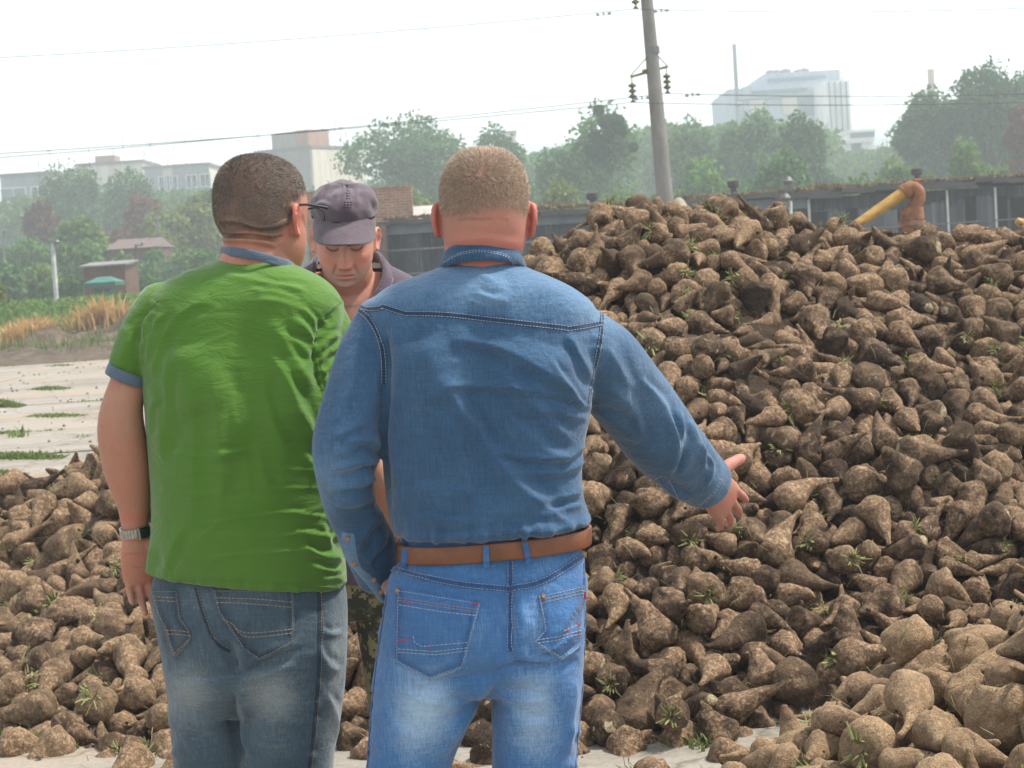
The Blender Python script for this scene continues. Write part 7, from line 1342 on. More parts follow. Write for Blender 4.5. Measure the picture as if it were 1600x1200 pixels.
# ---------------------------------------------------------------- heads, ears, hands
def head_parts(C0, fwd, up, s=1., wide=1., nape=0.):
    """skull, jaw and both ears in the frame x=right, y=forward, z=up; returns parts and the 3x3 frame"""
    fwd = np.array(fwd, float); fwd /= np.linalg.norm(fwd); up = np.array(up, float); up = up-fwd*(up @ fwd); up /= np.linalg.norm(up); F = np.stack([np.cross(fwd, up), fwd, up], 1)
    pr = np.array([(.118, .006, .004, -.014), (.113, .030, .030, -.050), (.100, .052, .058, -.074), (.080, .067, .077, -.090), (.052, .0765, .090, -.099), (.020, .079, .095, -.100), (-.010, .077, .092, -.095), (-.040, .0745, .091, -.084-nape), (-.065, .070, .090, -.072-nape), (-.088, .060, .088, -.050), (-.106, .044, .084, -.020), (-.116, .026, .074, .015)])
    pr = crom(pr, 56); R_ = []
    for z, hw, yf, yb in pr: R_.append(sring(np.array([0, (yf+yb)/2, z]), np.array([hw*wide, 0, 0]), np.array([0, (yf-yb)/2, 0]), 2.12, 56))
    v, f = tube_mesh(np.array(R_)); parts = [(C0+(v*s) @ F.T, f)]
    for sd in (1, -1):
        nr, nt = 12, 40; rr = np.linspace(0, 1, nr); th = np.arange(nt)/nt*2*np.pi; Rr, Th = np.meshgrid(rr, th, indexing='ij')
        low = np.sin(Th) < 0
        a = .0185*np.where(low, 1-.32*np.abs(np.sin(Th)), 1.0+.05*np.sin(Th)); b = .0335
        yy, zz = -Rr*np.cos(Th)*a, Rr*np.sin(Th)*b
        fr = .0018+.0062*np.exp(-((Rr-.90)/.13)**2)*(.35+.65*np.clip(np.sin(Th)+.75*np.cos(Th)+.45, 0, 1))+.0035*np.exp(-((Rr-.52)/.15)**2)*np.clip(np.cos(Th)+.2, 0, 1)-.0045*np.exp(-((yy+.002)/.008)**2-((zz+.003)/.010)**2)+.004*np.exp(-((yy-.0125)/.005)**2-((zz+.004)/.006)**2)+.0035*np.exp(-((zz+.026)/.008)**2-((yy-.002)/.009)**2)
        fr = np.where(Rr > .98, .0, fr); bk = np.where(Rr > .98, 0, -.0042)
        fv = np.stack([fr, yy, zz], -1); bv = np.stack([bk, yy, zz], -1)
        fl = np.radians(27); ca, sa = np.cos(fl), np.sin(fl)
        def tr(p):
            x, y, z = p[..., 0]+0, p[..., 1], p[..., 2]; y2 = y-.016       # hinge at the front edge
            X = x*ca-y2*sa; Y = x*sa+y2*ca; zt = z
            return np.stack([sd*(X+.0765*wide), Y+.012-.10*zt, zt-.012], -1)
        vv = np.concatenate([tr(fv).reshape(-1, 3), tr(bv).reshape(-1, 3)]); n = nr*nt; i = np.arange(nr-1)[:, None]*nt; j = np.arange(nt)[None]
        q = np.stack([i+j, i+(j+1) % nt, i+nt+(j+1) % nt, i+nt+j], -1).reshape(-1, 4); t3 = np.concatenate([q[:, [0, 1, 2]], q[:, [0, 2, 3]]])
        parts.append((C0+(vv*s) @ F.T, np.concatenate([t3, t3[:, ::-1]+n])))
        parts.append(limb([tuple(C0+(np.array([sd*.068*wide, .010, -.035])*s) @ F.T)+(.013*s,), tuple(C0+(np.array([sd*.0765*wide, .010, .012])*s) @ F.T)+(.010*s,)], 14))
    return parts, F
def hand_parts(W, X, Y, right, curl=(.25, .35, .3), spread=.05, thumb=(.75, .75, -.1), s=1., thumb_len=.062):
    """W wrist centre, X towards the thumb side, Y towards the fingertips; palm, four fingers, thumb"""
    X = np.array(X, float); Y = np.array(Y, float); Y /= np.linalg.norm(Y); X = X-Y*(X @ Y); X /= np.linalg.norm(X); Z = np.cross(Y, X) if right else np.cross(X, Y)   # Z = back of the hand
    g = lambda x, y, z: W+(X*x+Y*y+Z*z)*s
    pr = [(-.02, .027, .021, 0), (.005, .030, .020, 0), (.03, .037, .019, -.001), (.06, .041, .017, 0), (.085, .041, .014, .002), (.098, .038, .010, .003)]
    R_ = [sring(g(.002, y, z), X*w_*s, Z*t*s, 2.4, 32) for y, w_, t, z in crom(pr, 22)]; parts = [tube_mesh(np.array(R_))]
    for k, (x, y0, L, r) in enumerate(((.030, .088, .078, .0090), (.0100, .093, .087, .0093), (-.0105, .090, .081, .0088), (-.0295, .081, .064, .0078))):
        c = curl if not isinstance(curl[0], (tuple, list)) else curl[k]; a = 0.; p = np.array([x, y0-.012, .003]); pts = [(*p, r*1.05), (*(p+[0, .012, .002]), r*1.12)]; p = p+np.array([0, .012, .002]); sx = spread*(1.5-k)
        for seg, (fr, cc) in enumerate(zip((.46, .30, .24), c)):
            a += cc; d = np.array([sx, math.cos(a), -math.sin(a)]); d /= np.linalg.norm(d); h = p+d*L*fr*.5; p = p+d*L*fr; pts += [(*h, r*(.98-.09*seg)), (*p, r*(1.02-.12*(seg+.6)))]
        parts.append(limb([(*g(*q[:3]), q[3]*s) for q in pts], 16, 5))
    t = np.array(thumb, float); t /= np.linalg.norm(t); b = np.array([.020, .018, -.006]); t2 = t+np.array([-.1, .25, -.05]); t2 /= np.linalg.norm(t2)
    q = [(*b, .015), (*(b+t*.030), .0135), (*(b+t*.044), .0122), (*(b+t*.044+t2*thumb_len*.36), .0108), (*(b+t*.044+t2*thumb_len*.62), .0112), (*(b+t*.044+t2*thumb_len*.85), .0088)]
    parts.append(limb([(*g(*e[:3]), e[3]*s) for e in q], 16, 5)); return parts
def shoe(name, foot, fwd, mat, parent, s=1.):
    """low shoe standing on the ground, sole and upper in one mesh"""
    f = np.array([fwd[0], fwd[1], 0.]); f /= np.linalg.norm(f); r = np.array([f[1], -f[0], 0]); R_ = []
    for t, w_, h in crom([(-.085, .02, .03), (-.075, .034, .07), (-.03, .038, .085), (.04, .041, .07), (.10, .047, .05), (.15, .042, .04), (.185, .022, .028)], 26):
        c = np.array([foot[0], foot[1], 0])+f*t*s; R_.append(sring(c+np.array([0, 0, h*.5*s+.054]), r*w_*s, np.array([0, 0, h*.5*s]), 2.8, 24))
    v, fc = tube_mesh(np.array(R_)); v[:, 2] = np.maximum(v[:, 2], .052); o = link(name, npmesh(name, v, fc), mat, parent); return o
def sample_surface(me, mask, n, rs):
    v, nr = getv(me); me.calc_loop_triangles(); t = np.empty(len(me.loop_triangles)*3, np.int32); me.loop_triangles.foreach_get('vertices', t); t = t.reshape(-1, 3)
    w_ = mask[t].mean(1)*np.linalg.norm(np.cross(v[t[:, 1]]-v[t[:, 0]], v[t[:, 2]]-v[t[:, 0]]), axis=1); i = rs.choice(len(t), n, p=w_/w_.sum()); a, b = rs.rand(2, n); sw = a+b > 1; a[sw], b[sw] = 1-a[sw], 1-b[sw]
    T_ = t[i]; p = v[T_[:, 0]]*(1-a-b)[:, None]+v[T_[:, 1]]*a[:, None]+v[T_[:, 2]]*b[:, None]; q = nr[T_[:, 0]]; return p, q, mask[T_].mean(1)
def hair_mesh(name, me, mask, n, length, flow, width, mat, parent, rs, stand=.8, lenf=None):
    p, nr, m = sample_surface(me, mask, n, rs); d = flow(p, nr); d = d-nr*(d*nr).sum(1)[:, None]; d /= np.linalg.norm(d, axis=1)[:, None]+1e-9; d = d+rs.normal(0, .45, d.shape)
    L = (length*rs.uniform(.6, 1.2, n)*np.clip(m*1.2, .25, 1))[:, None]
    if lenf is not None: L = L*lenf(p)[:, None]
    dr = nr*stand+d; dr /= np.linalg.norm(dr, axis=1)[:, None]; sd = np.cross(dr, rs.normal(size=(n, 3))); sd /= np.linalg.norm(sd, axis=1)[:, None]; w_ = width
    p = p-nr*.0006; mid = p+dr*L*.6; tip = p+dr*L*.85+(d*.5-nr*.1)*L*.35
    v = np.stack([p-sd*w_, p+sd*w_, mid+sd*w_*.8, mid-sd*w_*.8, tip], 1).reshape(-1, 3); i = np.arange(n)[:, None]*5
    h = npmesh(name, v, [np.concatenate([i, i+1, i+2, i+3], 1), np.concatenate([i+3, i+2, i+4], 1)], False); fattr(h, 'tone', np.repeat(np.clip(rs.normal(.5, .25, n), 0, 1), 5)); return link(name, h, mat, parent)
# ---------------------------------------------------------------- materials
def skin_mat(name, base, red):
    k = NT(name); o = k.obj(); c = k.mix(k.math('MULTIPLY', k.noise(o, 22, 4, .6), .55), base, tuple(b*f for b, f in zip(base, (1.0, .80, .76))))
    c = k.mix(k.math('MULTIPLY', k.ramp(k.noise(o, 130, 3, .6), [(.35, (0, 0, 0)), (.7, (1, 1, 1))]), .22), c, tuple(b*.72 for b in base))
    c = k.mix(k.math('MULTIPLY', k.ramp(k.noise(o, 7, 4, .6), [(.4, (0, 0, 0)), (.65, (1, 1, 1))]), .35), c, red); fr = k.ramp(k.noise(o, 260, 2, .5), [(.66, (0, 0, 0)), (.72, (1, 1, 1))]); c = k.mix(k.math('MULTIPLY', fr, .35), c, tuple(b*.55 for b in base)); c = k.mix(k.attr('red'), c, red); c = k.mix(k.attr('stubble'), c, k.attr('stubble_tint', 'Vector')); c = k.mix(k.attr('dark'), c, (.035, .022, .016))
    k.b.inputs['Subsurface Weight'].default_value = .10; k.b.inputs['Subsurface Radius'].default_value = (.012, .005, .003); k.b.inputs['Subsurface Scale'].default_value = 1.
    h = k.math('ADD', k.noise(o, 420, 2, .5), k.math('MULTIPLY', k.noise(o, 90, 3, .6), .8)); return k.set(col=c, rough=.57, spec=.35, nor=k.bump(h, .45, .0022))
def denim_mat(name, dark, mid, light, scale=1., contrast=1.):
    """woven cloth: slubby warp threads, twill bump, wear and painted light taken from the garment's fade attribute"""
    k = NT(name); o = k.obj(); warp = k.noise(k.vmul(o, (330*scale, 330*scale, 16)), 1., 3, .7); weft = k.noise(k.vmul(o, (26, 26, 420*scale)), 1., 2, .6); blot = k.noise(o, 9, 5, .65)
    f = k.math('ADD', k.attr('fade_light'), k.math('MULTIPLY', k.math('SUBTRACT', warp, .5), .62*contrast)); f = k.math('ADD', f, k.math('MULTIPLY', k.math('SUBTRACT', weft, .5), .30*contrast)); f = k.math('ADD', f, k.math('MULTIPLY', k.math('SUBTRACT', blot, .5), .45))
    c = k.ramp(f, [(.0, dark), (.42, mid), (1., light)])
    tw = k.n('ShaderNodeTexWave', {'Vector': k.vmul(o, (1, .25, .8)), 'Scale': 420*scale, 'Distortion': 1.2}, wave_type='BANDS', bands_direction='DIAGONAL').outputs['Fac']
    h = k.math('ADD', k.math('MULTIPLY', tw, .35), warp); wr = k.noise(k.vmul(o, (1, 1, 1.6)), 34, 4, .6, .4)
    k.b.inputs['Sheen Weight'].default_value = .25; k.b.inputs['Sheen Roughness'].default_value = .5
    return k.set(col=c, rough=.88, spec=.15, nor=k.bump(h, .35, .0012, k.bump(wr, .6, .008)))
def cotton_mat(name, a, b, sheen=.25):
    k = NT(name); o = k.obj(); c = k.mix(k.noise(o, 11, 5, .65), a, b); c = k.mix(k.math('MULTIPLY', k.attr('fade_light'), 1.), c, tuple(min(1, x*1.35+.02) for x in a))
    kn = k.noise(k.vmul(o, (900, 900, 300)), 1., 2, .6); wr = k.noise(k.vmul(o, (1., 1., 2.4)), 15, 5, .62, 1.0)
    c = k.mix(k.math('MULTIPLY', kn, .30), c, tuple(x*.55 for x in a)); du = k.ramp(k.noise(o, 4.5, 6, .7), [(.45, (0, 0, 0)), (.7, (1, 1, 1))]); c = k.mix(k.math('MULTIPLY', du, .09), c, (.20, .20, .12))
    k.b.inputs['Sheen Weight'].default_value = sheen; return k.set(col=c, rough=.9, spec=.12, nor=k.bump(kn, .2, .0008, k.bump(wr, .55, .011)))
M_SKIN_A = skin_mat('skin_tanned', (.39, .215, .140), (.46, .13, .09)); M_SKIN_B = skin_mat('skin_fair', (.38, .205, .150), (.46, .135, .105)); M_SKIN_C = skin_mat('skin_weathered', (.48, .275, .195), (.52, .17, .125))
M_GREEN = cotton_mat('green_jersey', (.080, .192, .022), (.060, .150, .017)); M_BLUEGREY = cotton_mat('blue_grey_rib', (.085, .12, .17), (.07, .10, .15)); M_PURPLE = cotton_mat('plum_jersey', (.080, .055, .080), (.062, .045, .068))
M_DENIM_SHIRT = denim_mat('shirt_denim', (.014, .038, .082), (.040, .098, .180), (.145, .25, .38)); M_DENIM_BLUE = denim_mat('blue_jeans', (.020, .062, .165), (.052, .145, .315), (.31, .44, .58), 1.1); M_DENIM_GREY = denim_mat('faded_jeans', (.016, .030, .045), (.056, .088, .113), (.26, .29, .29), 1.1)
M_THREAD = simple('tan_thread', (.36, .27, .18), .8, scale=200, var=.3); M_THREAD_LT = simple('pale_thread', (.40, .45, .52), .8, scale=200, var=.3); M_REDTH = simple('red_thread', (.50, .035, .06), .7); M_COPPER = simple('copper_rivet', (.38, .20, .12), .45, .6); M_STEELW = simple('watch_steel', (.46, .45, .41), .32, .85, scale=120); M_DIAL = simple('watch_dial', (.018, .03, .03), .15, spec=.7, scale=180, var=.5); M_BLACKP = simple('black_frame', (.012, .012, .014), .3); M_SHOE = simple('shoe_leather', (.05, .04, .035), .5)
def leather():
    k = NT('tan_leather'); o = k.obj(); c = k.ramp(k.noise(o, 30, 6, .65), [(.3, (.105, .036, .016)), (.7, (.19, .068, .027))]); return k.set(col=c, rough=.5, spec=.4, nor=k.bump(k.noise(o, 260, 4, .6), .35, .001))
M_BELT = leather()
def hairmat(name, a, b, c):
    k = NT(name); return k.set(col=k.ramp(k.attr('tone'), [(0, a), (.5, b), (1, c)]), rough=.5, spec=.3)
M_HAIR_DK = hairmat('hair_dark_brown', (.075, .062, .051), (.19, .16, .132), (.44, .385, .33)); M_HAIR_FAIR = hairmat('hair_sandy', (.20, .145, .105), (.40, .305, .225), (.62, .51, .40)); M_HAIR_GREY = hairmat('hair_grey', (.16, .13, .11), (.30, .27, .24), (.45, .42, .38))
def camo():
    k = NT('pixel_camouflage'); o = k.obj(); g = k.n('ShaderNodeVectorMath', {0: k.vmul(o, (170, 170, 170))}, operation='FLOOR').outputs[0]; g = k.vmul(g, (1/170, 1/170, 1/170))
    n1 = k.noise(g, 15, 3, .75); n2 = k.noise(k.n('ShaderNodeVectorMath', {0: g, 1: (7, 3, 5)}, operation='ADD').outputs[0], 17, 3, .75)
    c = k.mix(k.ramp(n1, [(.54, (0, 0, 0)), (.545, (1, 1, 1))]), (.020, .020, .012), (.15, .13, .062)); c = k.mix(k.ramp(n2, [(.56, (0, 0, 0)), (.565, (1, 1, 1))]), c, (.045, .048, .022))
    return k.set(col=c, rough=.9, nor=k.bump(k.noise(o, 30, 4, .6), .5, .006))
M_CAMO = camo()
def skin_attrs(me, red=None, stub=None, col=(.05, .035, .025), dark=None):
    n = len(me.vertices)
    for nm, v in (('red', red), ('stubble', stub), ('dark', dark)): fattr(me, nm, np.zeros(n) if v is None else np.clip(v, 0, 1))
    vattr3(me, 'stubble_tint', np.ones((n, 1))*np.array([col]))
def g2(uv, u, v, ru, rv): return np.exp(-((uv[:, 0]-u)/ru)**2-((uv[:, 1]-v)/rv)**2)
def noise_disp(me, f, amp, seed, mask=None):
    v, n = getv(me); d = vnoise(v*np.array(f), seed)*amp; d = d if mask is None else d*mask(v); setv(me, v+n*d[:, None])
def person_body(label, parts, mat, voxel=.003):
    me = union(parts, voxel, 3); o = link('person', me, mat); tag(o, label, 'person'); return o
def cloth_obj(name, me, mats, parent, label=None):
    o = link(name, me, mats, parent)
    if label: o['label'] = label
    return o
# ================================================================ the man in the denim shirt
def man_blue():
    Y0 = 3.45; rs = np.random.RandomState(51); S = FPX/Y0
    hc = P(757, 334, Y0+.01); hp, F = head_parts(hc, CF+.02*CR, CU, 1.02, 1.015)
    neck = rows_loft(Y0, [(330, 697, 817, .062, .02), (365, 695, 817, .066, .015), (395, 694, 812, .066, .005), (430, 694, 812, .064, 0)], 2.1)
    core = rows_loft(Y0, [(420, 690, 820, .05, .02), (450, 640, 880, .06, .02), (500, 600, 900, .085, .02), (640, 622, 895, .095, .02), (830, 645, 890, .095, .02), (930, 635, 885, .10, .02), (1040, 640, 880, .09, .02)])
    legs = [px_limb(Y0, [(a, 980, .02, 55), (b, 1200, .02, 48), (c, 1500, .03, 40), (d_, 1700, .02, 32)]) for a, b, c, d_ in ((680, 640, 610, 600), (833, 835, 828, 825))]
    armL = px_limb(Y0, [(622, 520, .02, 36), (592, 570, .0, 34), (550, 690, -.02, 33), (543, 745, -.01, 31), (578, 840, .08, 23), (596, 884, .10, 21)]); armR = px_limb(Y0, [(885, 520, .02, 42), (1012, 650, .21, 38), (1080, 728, .34, 30), (1104, 752, .39, 27)])
    hL = hand_parts(P(599, 890, Y0+.10), (.5, .8, .0), (.55, -.05, -.85), False, (.3, .4, .3), thumb=(.6, .8, -.2)); W = P(1108, 755, Y0+.385)
    hR = hand_parts(W, .37*CR+.05*CF+.93*CU, .42*CR+.78*CF-.46*CU, True, ((.02, .14, .10), (.06, .18, .12), (.10, .2, .14), (.16, .26, .18)), .09, (.84, .42, .12), 1.14, .040)
    body = person_body('man in a blue denim shirt and jeans seen from behind pointing at the beets', hp+[neck, core, armL, armR]+legs+hL+hR, M_SKIN_B); me = body.data
    folds(me, [([(712, 346), (742, 344), (772, 344)], 3, -.0016), ([(775, 341), (795, 346)], 2.5, -.0008), ([(700, 378), (757, 372), (812, 382)], 6, .0012)])
    v, nr = getv(me); q = (v-hc) @ F; uv = proj(v); hd = (q[:, 2] > -.2) & (np.linalg.norm(q, axis=1) < .26)
    ear = hd & (np.abs(q[:, 0]) > .0805) & (q[:, 2] < .035) & (q[:, 2] > -.06) & (q[:, 1] < .05) & (q[:, 1] > -.035)
    line = -.030+.062*np.clip((q[:, 1]+.02)/.05, 0, 1)+.010*np.sin(q[:, 0]*40)*(q[:, 1] < 0)+.005*vnoise(v*140, 6)
    front = np.clip((.058-q[:, 1]+np.clip(q[:, 2]-.05, 0, .06)*.7)/.01, 0, 1)
    hm = np.clip((q[:, 2]-line)/.042, 0, 1)**1.2*hd*~ear*front; thin = 1-.75*np.exp(-((q[:, 0]-.004)/.026)**2-((q[:, 1]+.045)/.03)**2)*(q[:, 2] > .05); hm2 = hm*thin
    hands = np.linalg.norm(v-(W+.08*CF), axis=1) < .17
    red = .62*ear+.42*hd*(1-hm)*np.clip((-.025-q[:, 2])/.05, 0, 1)*(q[:, 1] < .03)+.12*hd+.25*hands*np.clip(vnoise(v*90, 4)+.4, 0, 1)
    skin_attrs(me, red, hm2*.60, (.22, .145, .095))
    fl = lambda p, n: np.stack([(p-hc) @ F[:, 0]*4, p[:, 1]*0+.1, p[:, 2]*0-.55-0*p[:, 2]], -1)+(((p-hc) @ F[:, 2]) > .06)[:, None]*(CF*1.6)
    hair_mesh('hair', me, hm2, 60000, .0082, fl, .00024, M_HAIR_FAIR, body, rs, .75, lambda p: .45+.75*np.clip((((p-hc) @ F[:, 2])+.03)/.12, 0, 1))
    # --- shirt
    torso = rows_loft(Y0, [(393, 708, 800, .057, .018), (401, 704, 804, .062, .016), (409, 696, 812, .068, .014), (419, 682, 826, .078, .010), (432, 646, 858, .088, .005), (449, 606, 897, .098, 0), (474, 578, 926, .108, 0), (500, 572, 932, .116, 0), (560, 578, 928, .128, 0), (640, 592, 924, .132, 0), (700, 597, 914, .130, 0), (760, 602, 912, .130, 0), (800, 608, 919, .134, 0, -6), (820, 616, 925, .134, 0, -9), (827, 630, 919, .126, 0, -10)], 2.35, n=64)
    slL = px_limb(Y0, [(606, 505, .0, 50), (578, 560, -.01, 52), (556, 630, -.03, 51), (542, 698, -.04, 54), (538, 740, -.03, 46), (547, 790, .02, 40), (564, 824, .05, 40), (578, 856, .08, 42), (590, 900, .11, 34)], flat=.95)
    slR = px_limb(Y0, [(888, 528, .0, 60), (935, 566, .07, 66), (985, 622, .15, 62), (1035, 684, .235, 61), (1072, 726, .32, 54), (1094, 746, .365, 48), (1102, 753, .38, 46)], flat=.95)
    sm = union([torso, slL, slR], .0045, 4)
    noise_disp(sm, (9, 9, 5), .0035, 8); noise_disp(sm, (26, 20, 14), .0012, 9)
    fd = [([(925, 632), (860, 590), (780, 545), (700, 530)], 9, .0075), ([(930, 640), (870, 618), (800, 607), (690, 603)], 6, .0052), ([(926, 600), (905, 560), (885, 520)], 6, .005), ([(920, 655), (850, 645), (790, 648)], 6, .003), ([(690, 588), (735, 660), (790, 735), (860, 800), (900, 825)], 12, .0085), ([(668, 600), (700, 690), (745, 790)], 14, .004), ([(925, 690), (880, 715), (820, 715), (770, 705)], 5, .0055), ([(922, 712), (890, 735), (850, 742), (800, 740)], 6, .0045), ([(915, 765), (870, 780), (830, 778)], 6, .004), ([(780, 640), (850, 700), (910, 722)], 9, .004), ([(760, 560), (840, 640), (900, 690)], 8, .0035),
          ([(600, 500), (606, 600), (600, 700), (610, 800)], 9, -.007), ([(598, 520), (590, 580), (596, 640)], 6, .0045), ([(640, 505), (636, 600), (640, 700)], 12, .003), ([(912, 820), (860, 828), (800, 832)], 6, .004), ([(640, 842), (720, 838), (800, 832), (900, 826)], 7, .004), ([(630, 770), (700, 765), (760, 772)], 8, .0025), ([(735, 420), (770, 440), (800, 470)], 9, .0025), ([(740, 455), (775, 468), (800, 470)], 5, .003), ([(735, 470), (765, 478)], 4, .0025),
          ([(600, 702), (570, 690), (540, 690)], 7, .008), ([(602, 722), (565, 722), (520, 735)], 7, .0085), ([(598, 745), (560, 755), (515, 765)], 6, .008), ([(590, 775), (560, 785), (525, 790)], 6, .0055), ([(575, 660), (545, 672), (515, 690)], 6, .005), ([(560, 540), (540, 620), (520, 680)], 9, .004), ([(600, 800), (575, 830), (560, 860)], 6, .005), ([(605, 830), (590, 860), (575, 880)], 5, .005),
          ([(1000, 590), (1040, 640), (1058, 700)], 6, .006), ([(1062, 640), (1065, 690), (1050, 740)], 5, .006), ([(1035, 640), (1055, 690), (1045, 745)], 6, .005), ([(1075, 655), (1095, 700), (1100, 735)], 5, .006), ([(1092, 690), (1112, 725), (1105, 760)], 4, .005), ([(940, 530), (975, 590), (985, 650)], 10, .004), ([(1030, 745), (1050, 765), (1080, 780)], 4, .006), ([(930, 640), (965, 660), (1000, 690)], 7, .0045), ([(950, 600), (990, 640), (1005, 690)], 7, .004)]
    fd += [([(757, 470), (757, 640), (762, 800)], 30, -.010), ([(655, 530), (672, 580), (700, 630)], 34, .009), ([(858, 540), (842, 590), (822, 640)], 34, .009), ([(700, 650), (720, 720), (735, 790)], 9, .0035), ([(640, 560), (660, 620), (668, 690)], 8, .0035), ([(855, 560), (880, 600), (915, 640)], 5, .005), ([(650, 800), (690, 812), (740, 815)], 5, .004), ([(860, 800), (890, 792), (915, 788)], 4, .005), ([(560, 700), (545, 705), (520, 712)], 5, .005)]
    folds(sm, fd); pucker(sm, [(557, 478), (598, 480), (634, 490), (800, 503), (886, 514), (941, 505)], 13, .0022, 46, 3); pucker(sm, [(618, 843), (700, 838), (800, 833), (925, 825)], 17, .006, 30, 4); pucker(sm, [(938, 520), (928, 580), (920, 628)], 12, .003, 14, 5)
    fa = [(750, 445, 140, 40, .46), (600, 480, 60, 40, .2), (900, 480, 60, 40, .2), (940, 500, 40, 60, .22), (1010, 620, 60, 50, .24), (1070, 690, 40, 40, .2), (1125, 765, 14, 40, .3), (520, 740, 45, 60, .3), (560, 600, 50, 70, .08), (760, 560, 120, 60, .06), (800, 720, 90, 80, .03), (770, 465, 40, 14, .14), (540, 860, 20, 30, .2)]  # yoke, shoulder and raised sleeve blobs paint light from above; rest is wear
    blobs(sm, 'fade_light', fa, .30); cl = Cloth(sm); seam = MB(); th = MB()
    yoke = smooth_pl([(557, 478), (574, 483), (592, 482)], 6).tolist()+[(598, 479), (634, 490)]+smooth_pl([(634, 490), (700, 492), (800, 503), (880, 512), (886, 514)], 20).tolist()+[(886, 514), (941, 505)]
    lines = [yoke, smooth_pl([(941, 488), (938, 530), (928, 580), (920, 628)], 14), smooth_pl([(562, 486), (578, 500), (592, 526), (599, 560), (600, 600)], 14)]
    for l in lines: cl.ribbon(seam, l, .011, .0016, 3)
    for l in lines:
        for o_ in (-.0038, .0038): cl.ribbon(th, l, .0013, .0022, 1.6, (3, 2), o_)
    cl.ribbon(th, smooth_pl([(1020, 752), (1040, 745), (1060, 780)], 10), .0014, .001, 1.6, (3, 2))
    for o_ in (0, .007): cl.ribbon(th, smooth_pl([(1072, 795), (1090, 788), (1112, 772), (1126, 748), (1127, 728)], 14), .0016, .001, 2., (3, 2), o_)
    join_into(sm, [(seam, 0), (th, 1)]); shirt = cloth_obj('denim_shirt', sm, [M_DENIM_SHIRT, M_THREAD_LT], body)
    a = sm.attributes['fade_light'].data
    # collar folded over a stand
    n = 60; R_ = []
    for i in range(n):
        t = i/n*2*math.pi; bk = (1+math.cos(t))/2; cx, cy = math.sin(t), -math.cos(t)                 # t=0 is the nape
        c = P(753, 398, Y0+.012); rt = c+CR*cx*.0715+np.array([0, 1, 0])*cy*.078+CU*(-.028+.053*bk+.003*math.sin(t)); rb = c+CR*cx*.081+np.array([0, 1, 0])*cy*.094+CU*(-.054+.044*bk+.003*math.sin(t)); inn = c+CR*cx*.066+np.array([0, 1, 0])*cy*.072+CU*(-.032+.053*bk)
        low = c+CR*cx*.062+np.array([0, 1, 0])*cy*.064+CU*(-.07+.05*bk); R_.append([low, inn, rt+CU*.003, rt*.7+rb*.3+CR*cx*.002, rb, rb-(CR*cx+np.array([0, 1, 0])*cy)*.004, rt*.4+rb*.6-(CR*cx+np.array([0, 1, 0])*cy)*.006])
    R_ = np.array(R_); m_ = 7; i = np.arange(n)[:, None]*m_; j = np.arange(m_)[None]; q = np.stack([i+j, i+(j+1) % m_, (i+m_) % (n*m_)+(j+1) % m_, (i+m_) % (n*m_)+j], -1).reshape(-1, 4)
    cm = npmesh('collar', R_.reshape(-1, 3), q); bm = bmesh.new(); bm.from_mesh(cm); bmesh.ops.recalc_face_normals(bm, faces=bm.faces); bmesh.ops.subdivide_edges(bm, edges=bm.edges, cuts=2, use_grid_fill=True, smooth=.6); bm.to_mesh(cm); bm.free(); fattr(cm, 'fade_light', np.full(len(cm.vertices), .20))
    for p in cm.polygons: p.use_smooth = True
    ccl = Cloth(cm); t2 = MB()
    for o_ in (0, .004): ccl.ribbon(t2, smooth_pl([(693, 409), (720, 395), (757, 391), (792, 399), (808, 415)], 24), .0011, .0006, 1.6, (3, 2), o_)
    join_into(cm, [(t2, 1)]); cloth_obj('collar', cm, [M_DENIM_SHIRT, M_THREAD_LT], shirt)
    # open cuff hanging from the left sleeve
    L = [(534, 832, -.062), (533, 852, -.055), (545, 880, -.02), (560, 898, .0), (580, 922, .03), (598, 944, .045)]; Rr = [(553, 835, -.075), (556, 860, -.065), (563, 886, -.035), (578, 899, -.01), (592, 914, .015), (602, 934, .04)]
    A, B = crom(L, 20), crom(Rr, 20); G = np.array([[P(*(a_[:2]*(1-t)+b_[:2]*t), Y0+a_[2]*(1-t)+b_[2]*t-.006*math.sin(t*math.pi)) for t in np.linspace(0, 1, 6)] for a_, b_ in zip(A, B)]); m = MB(); v = np.concatenate([G.reshape(-1, 3), (G+np.array([0, .004, 0])).reshape(-1, 3)]); f = []
    for i in range(19):
        for j in range(5): a_ = i*6+j; f += [(a_, a_+1, a_+7, a_+6), (120+a_, 126+a_, 127+a_, 121+a_)]
        f += [(i*6, i*6+6, 126+i*6, 120+i*6), (i*6+5, 125+i*6, 131+i*6, i*6+11)]
    f += [tuple(range(6))+tuple(range(125, 119, -1)), tuple(range(114, 120))[::-1]+tuple(range(234, 240))]
    m.add(v, f); co = m.build('cuff', M_DENIM_SHIRT, shirt, True); fattr(co.data, 'fade_light', np.full(len(co.data.vertices), .62))
    for u, vv, dy in ((543, 842, -.078), (553, 881, -.035), (584, 906, .0), (595, 925, .02)):
        mm = MB(); c = P(u, vv, Y0+dy-.004); mm.tube([c, c+np.array([0, -.004, 0])], [.0052, .0042], 10); mm.build('button', M_COPPER, co, True)
    # rolled edge of the right cuff
    # --- jeans
    pel = rows_loft(Y0, [(826, 644, 904, .108, 0), (848, 640, 906, .110, 0), (866, 634, 912, .112, 0), (884, 622, 914, .116, -.002), (906, 609, 916, .123, -.004), (950, 602, 916, .132, -.010), (1000, 594, 915, .130, -.008), (1045, 590, 912, .116, 0), (1075, 600, 905, .09, .01)], 2.4, n=64)
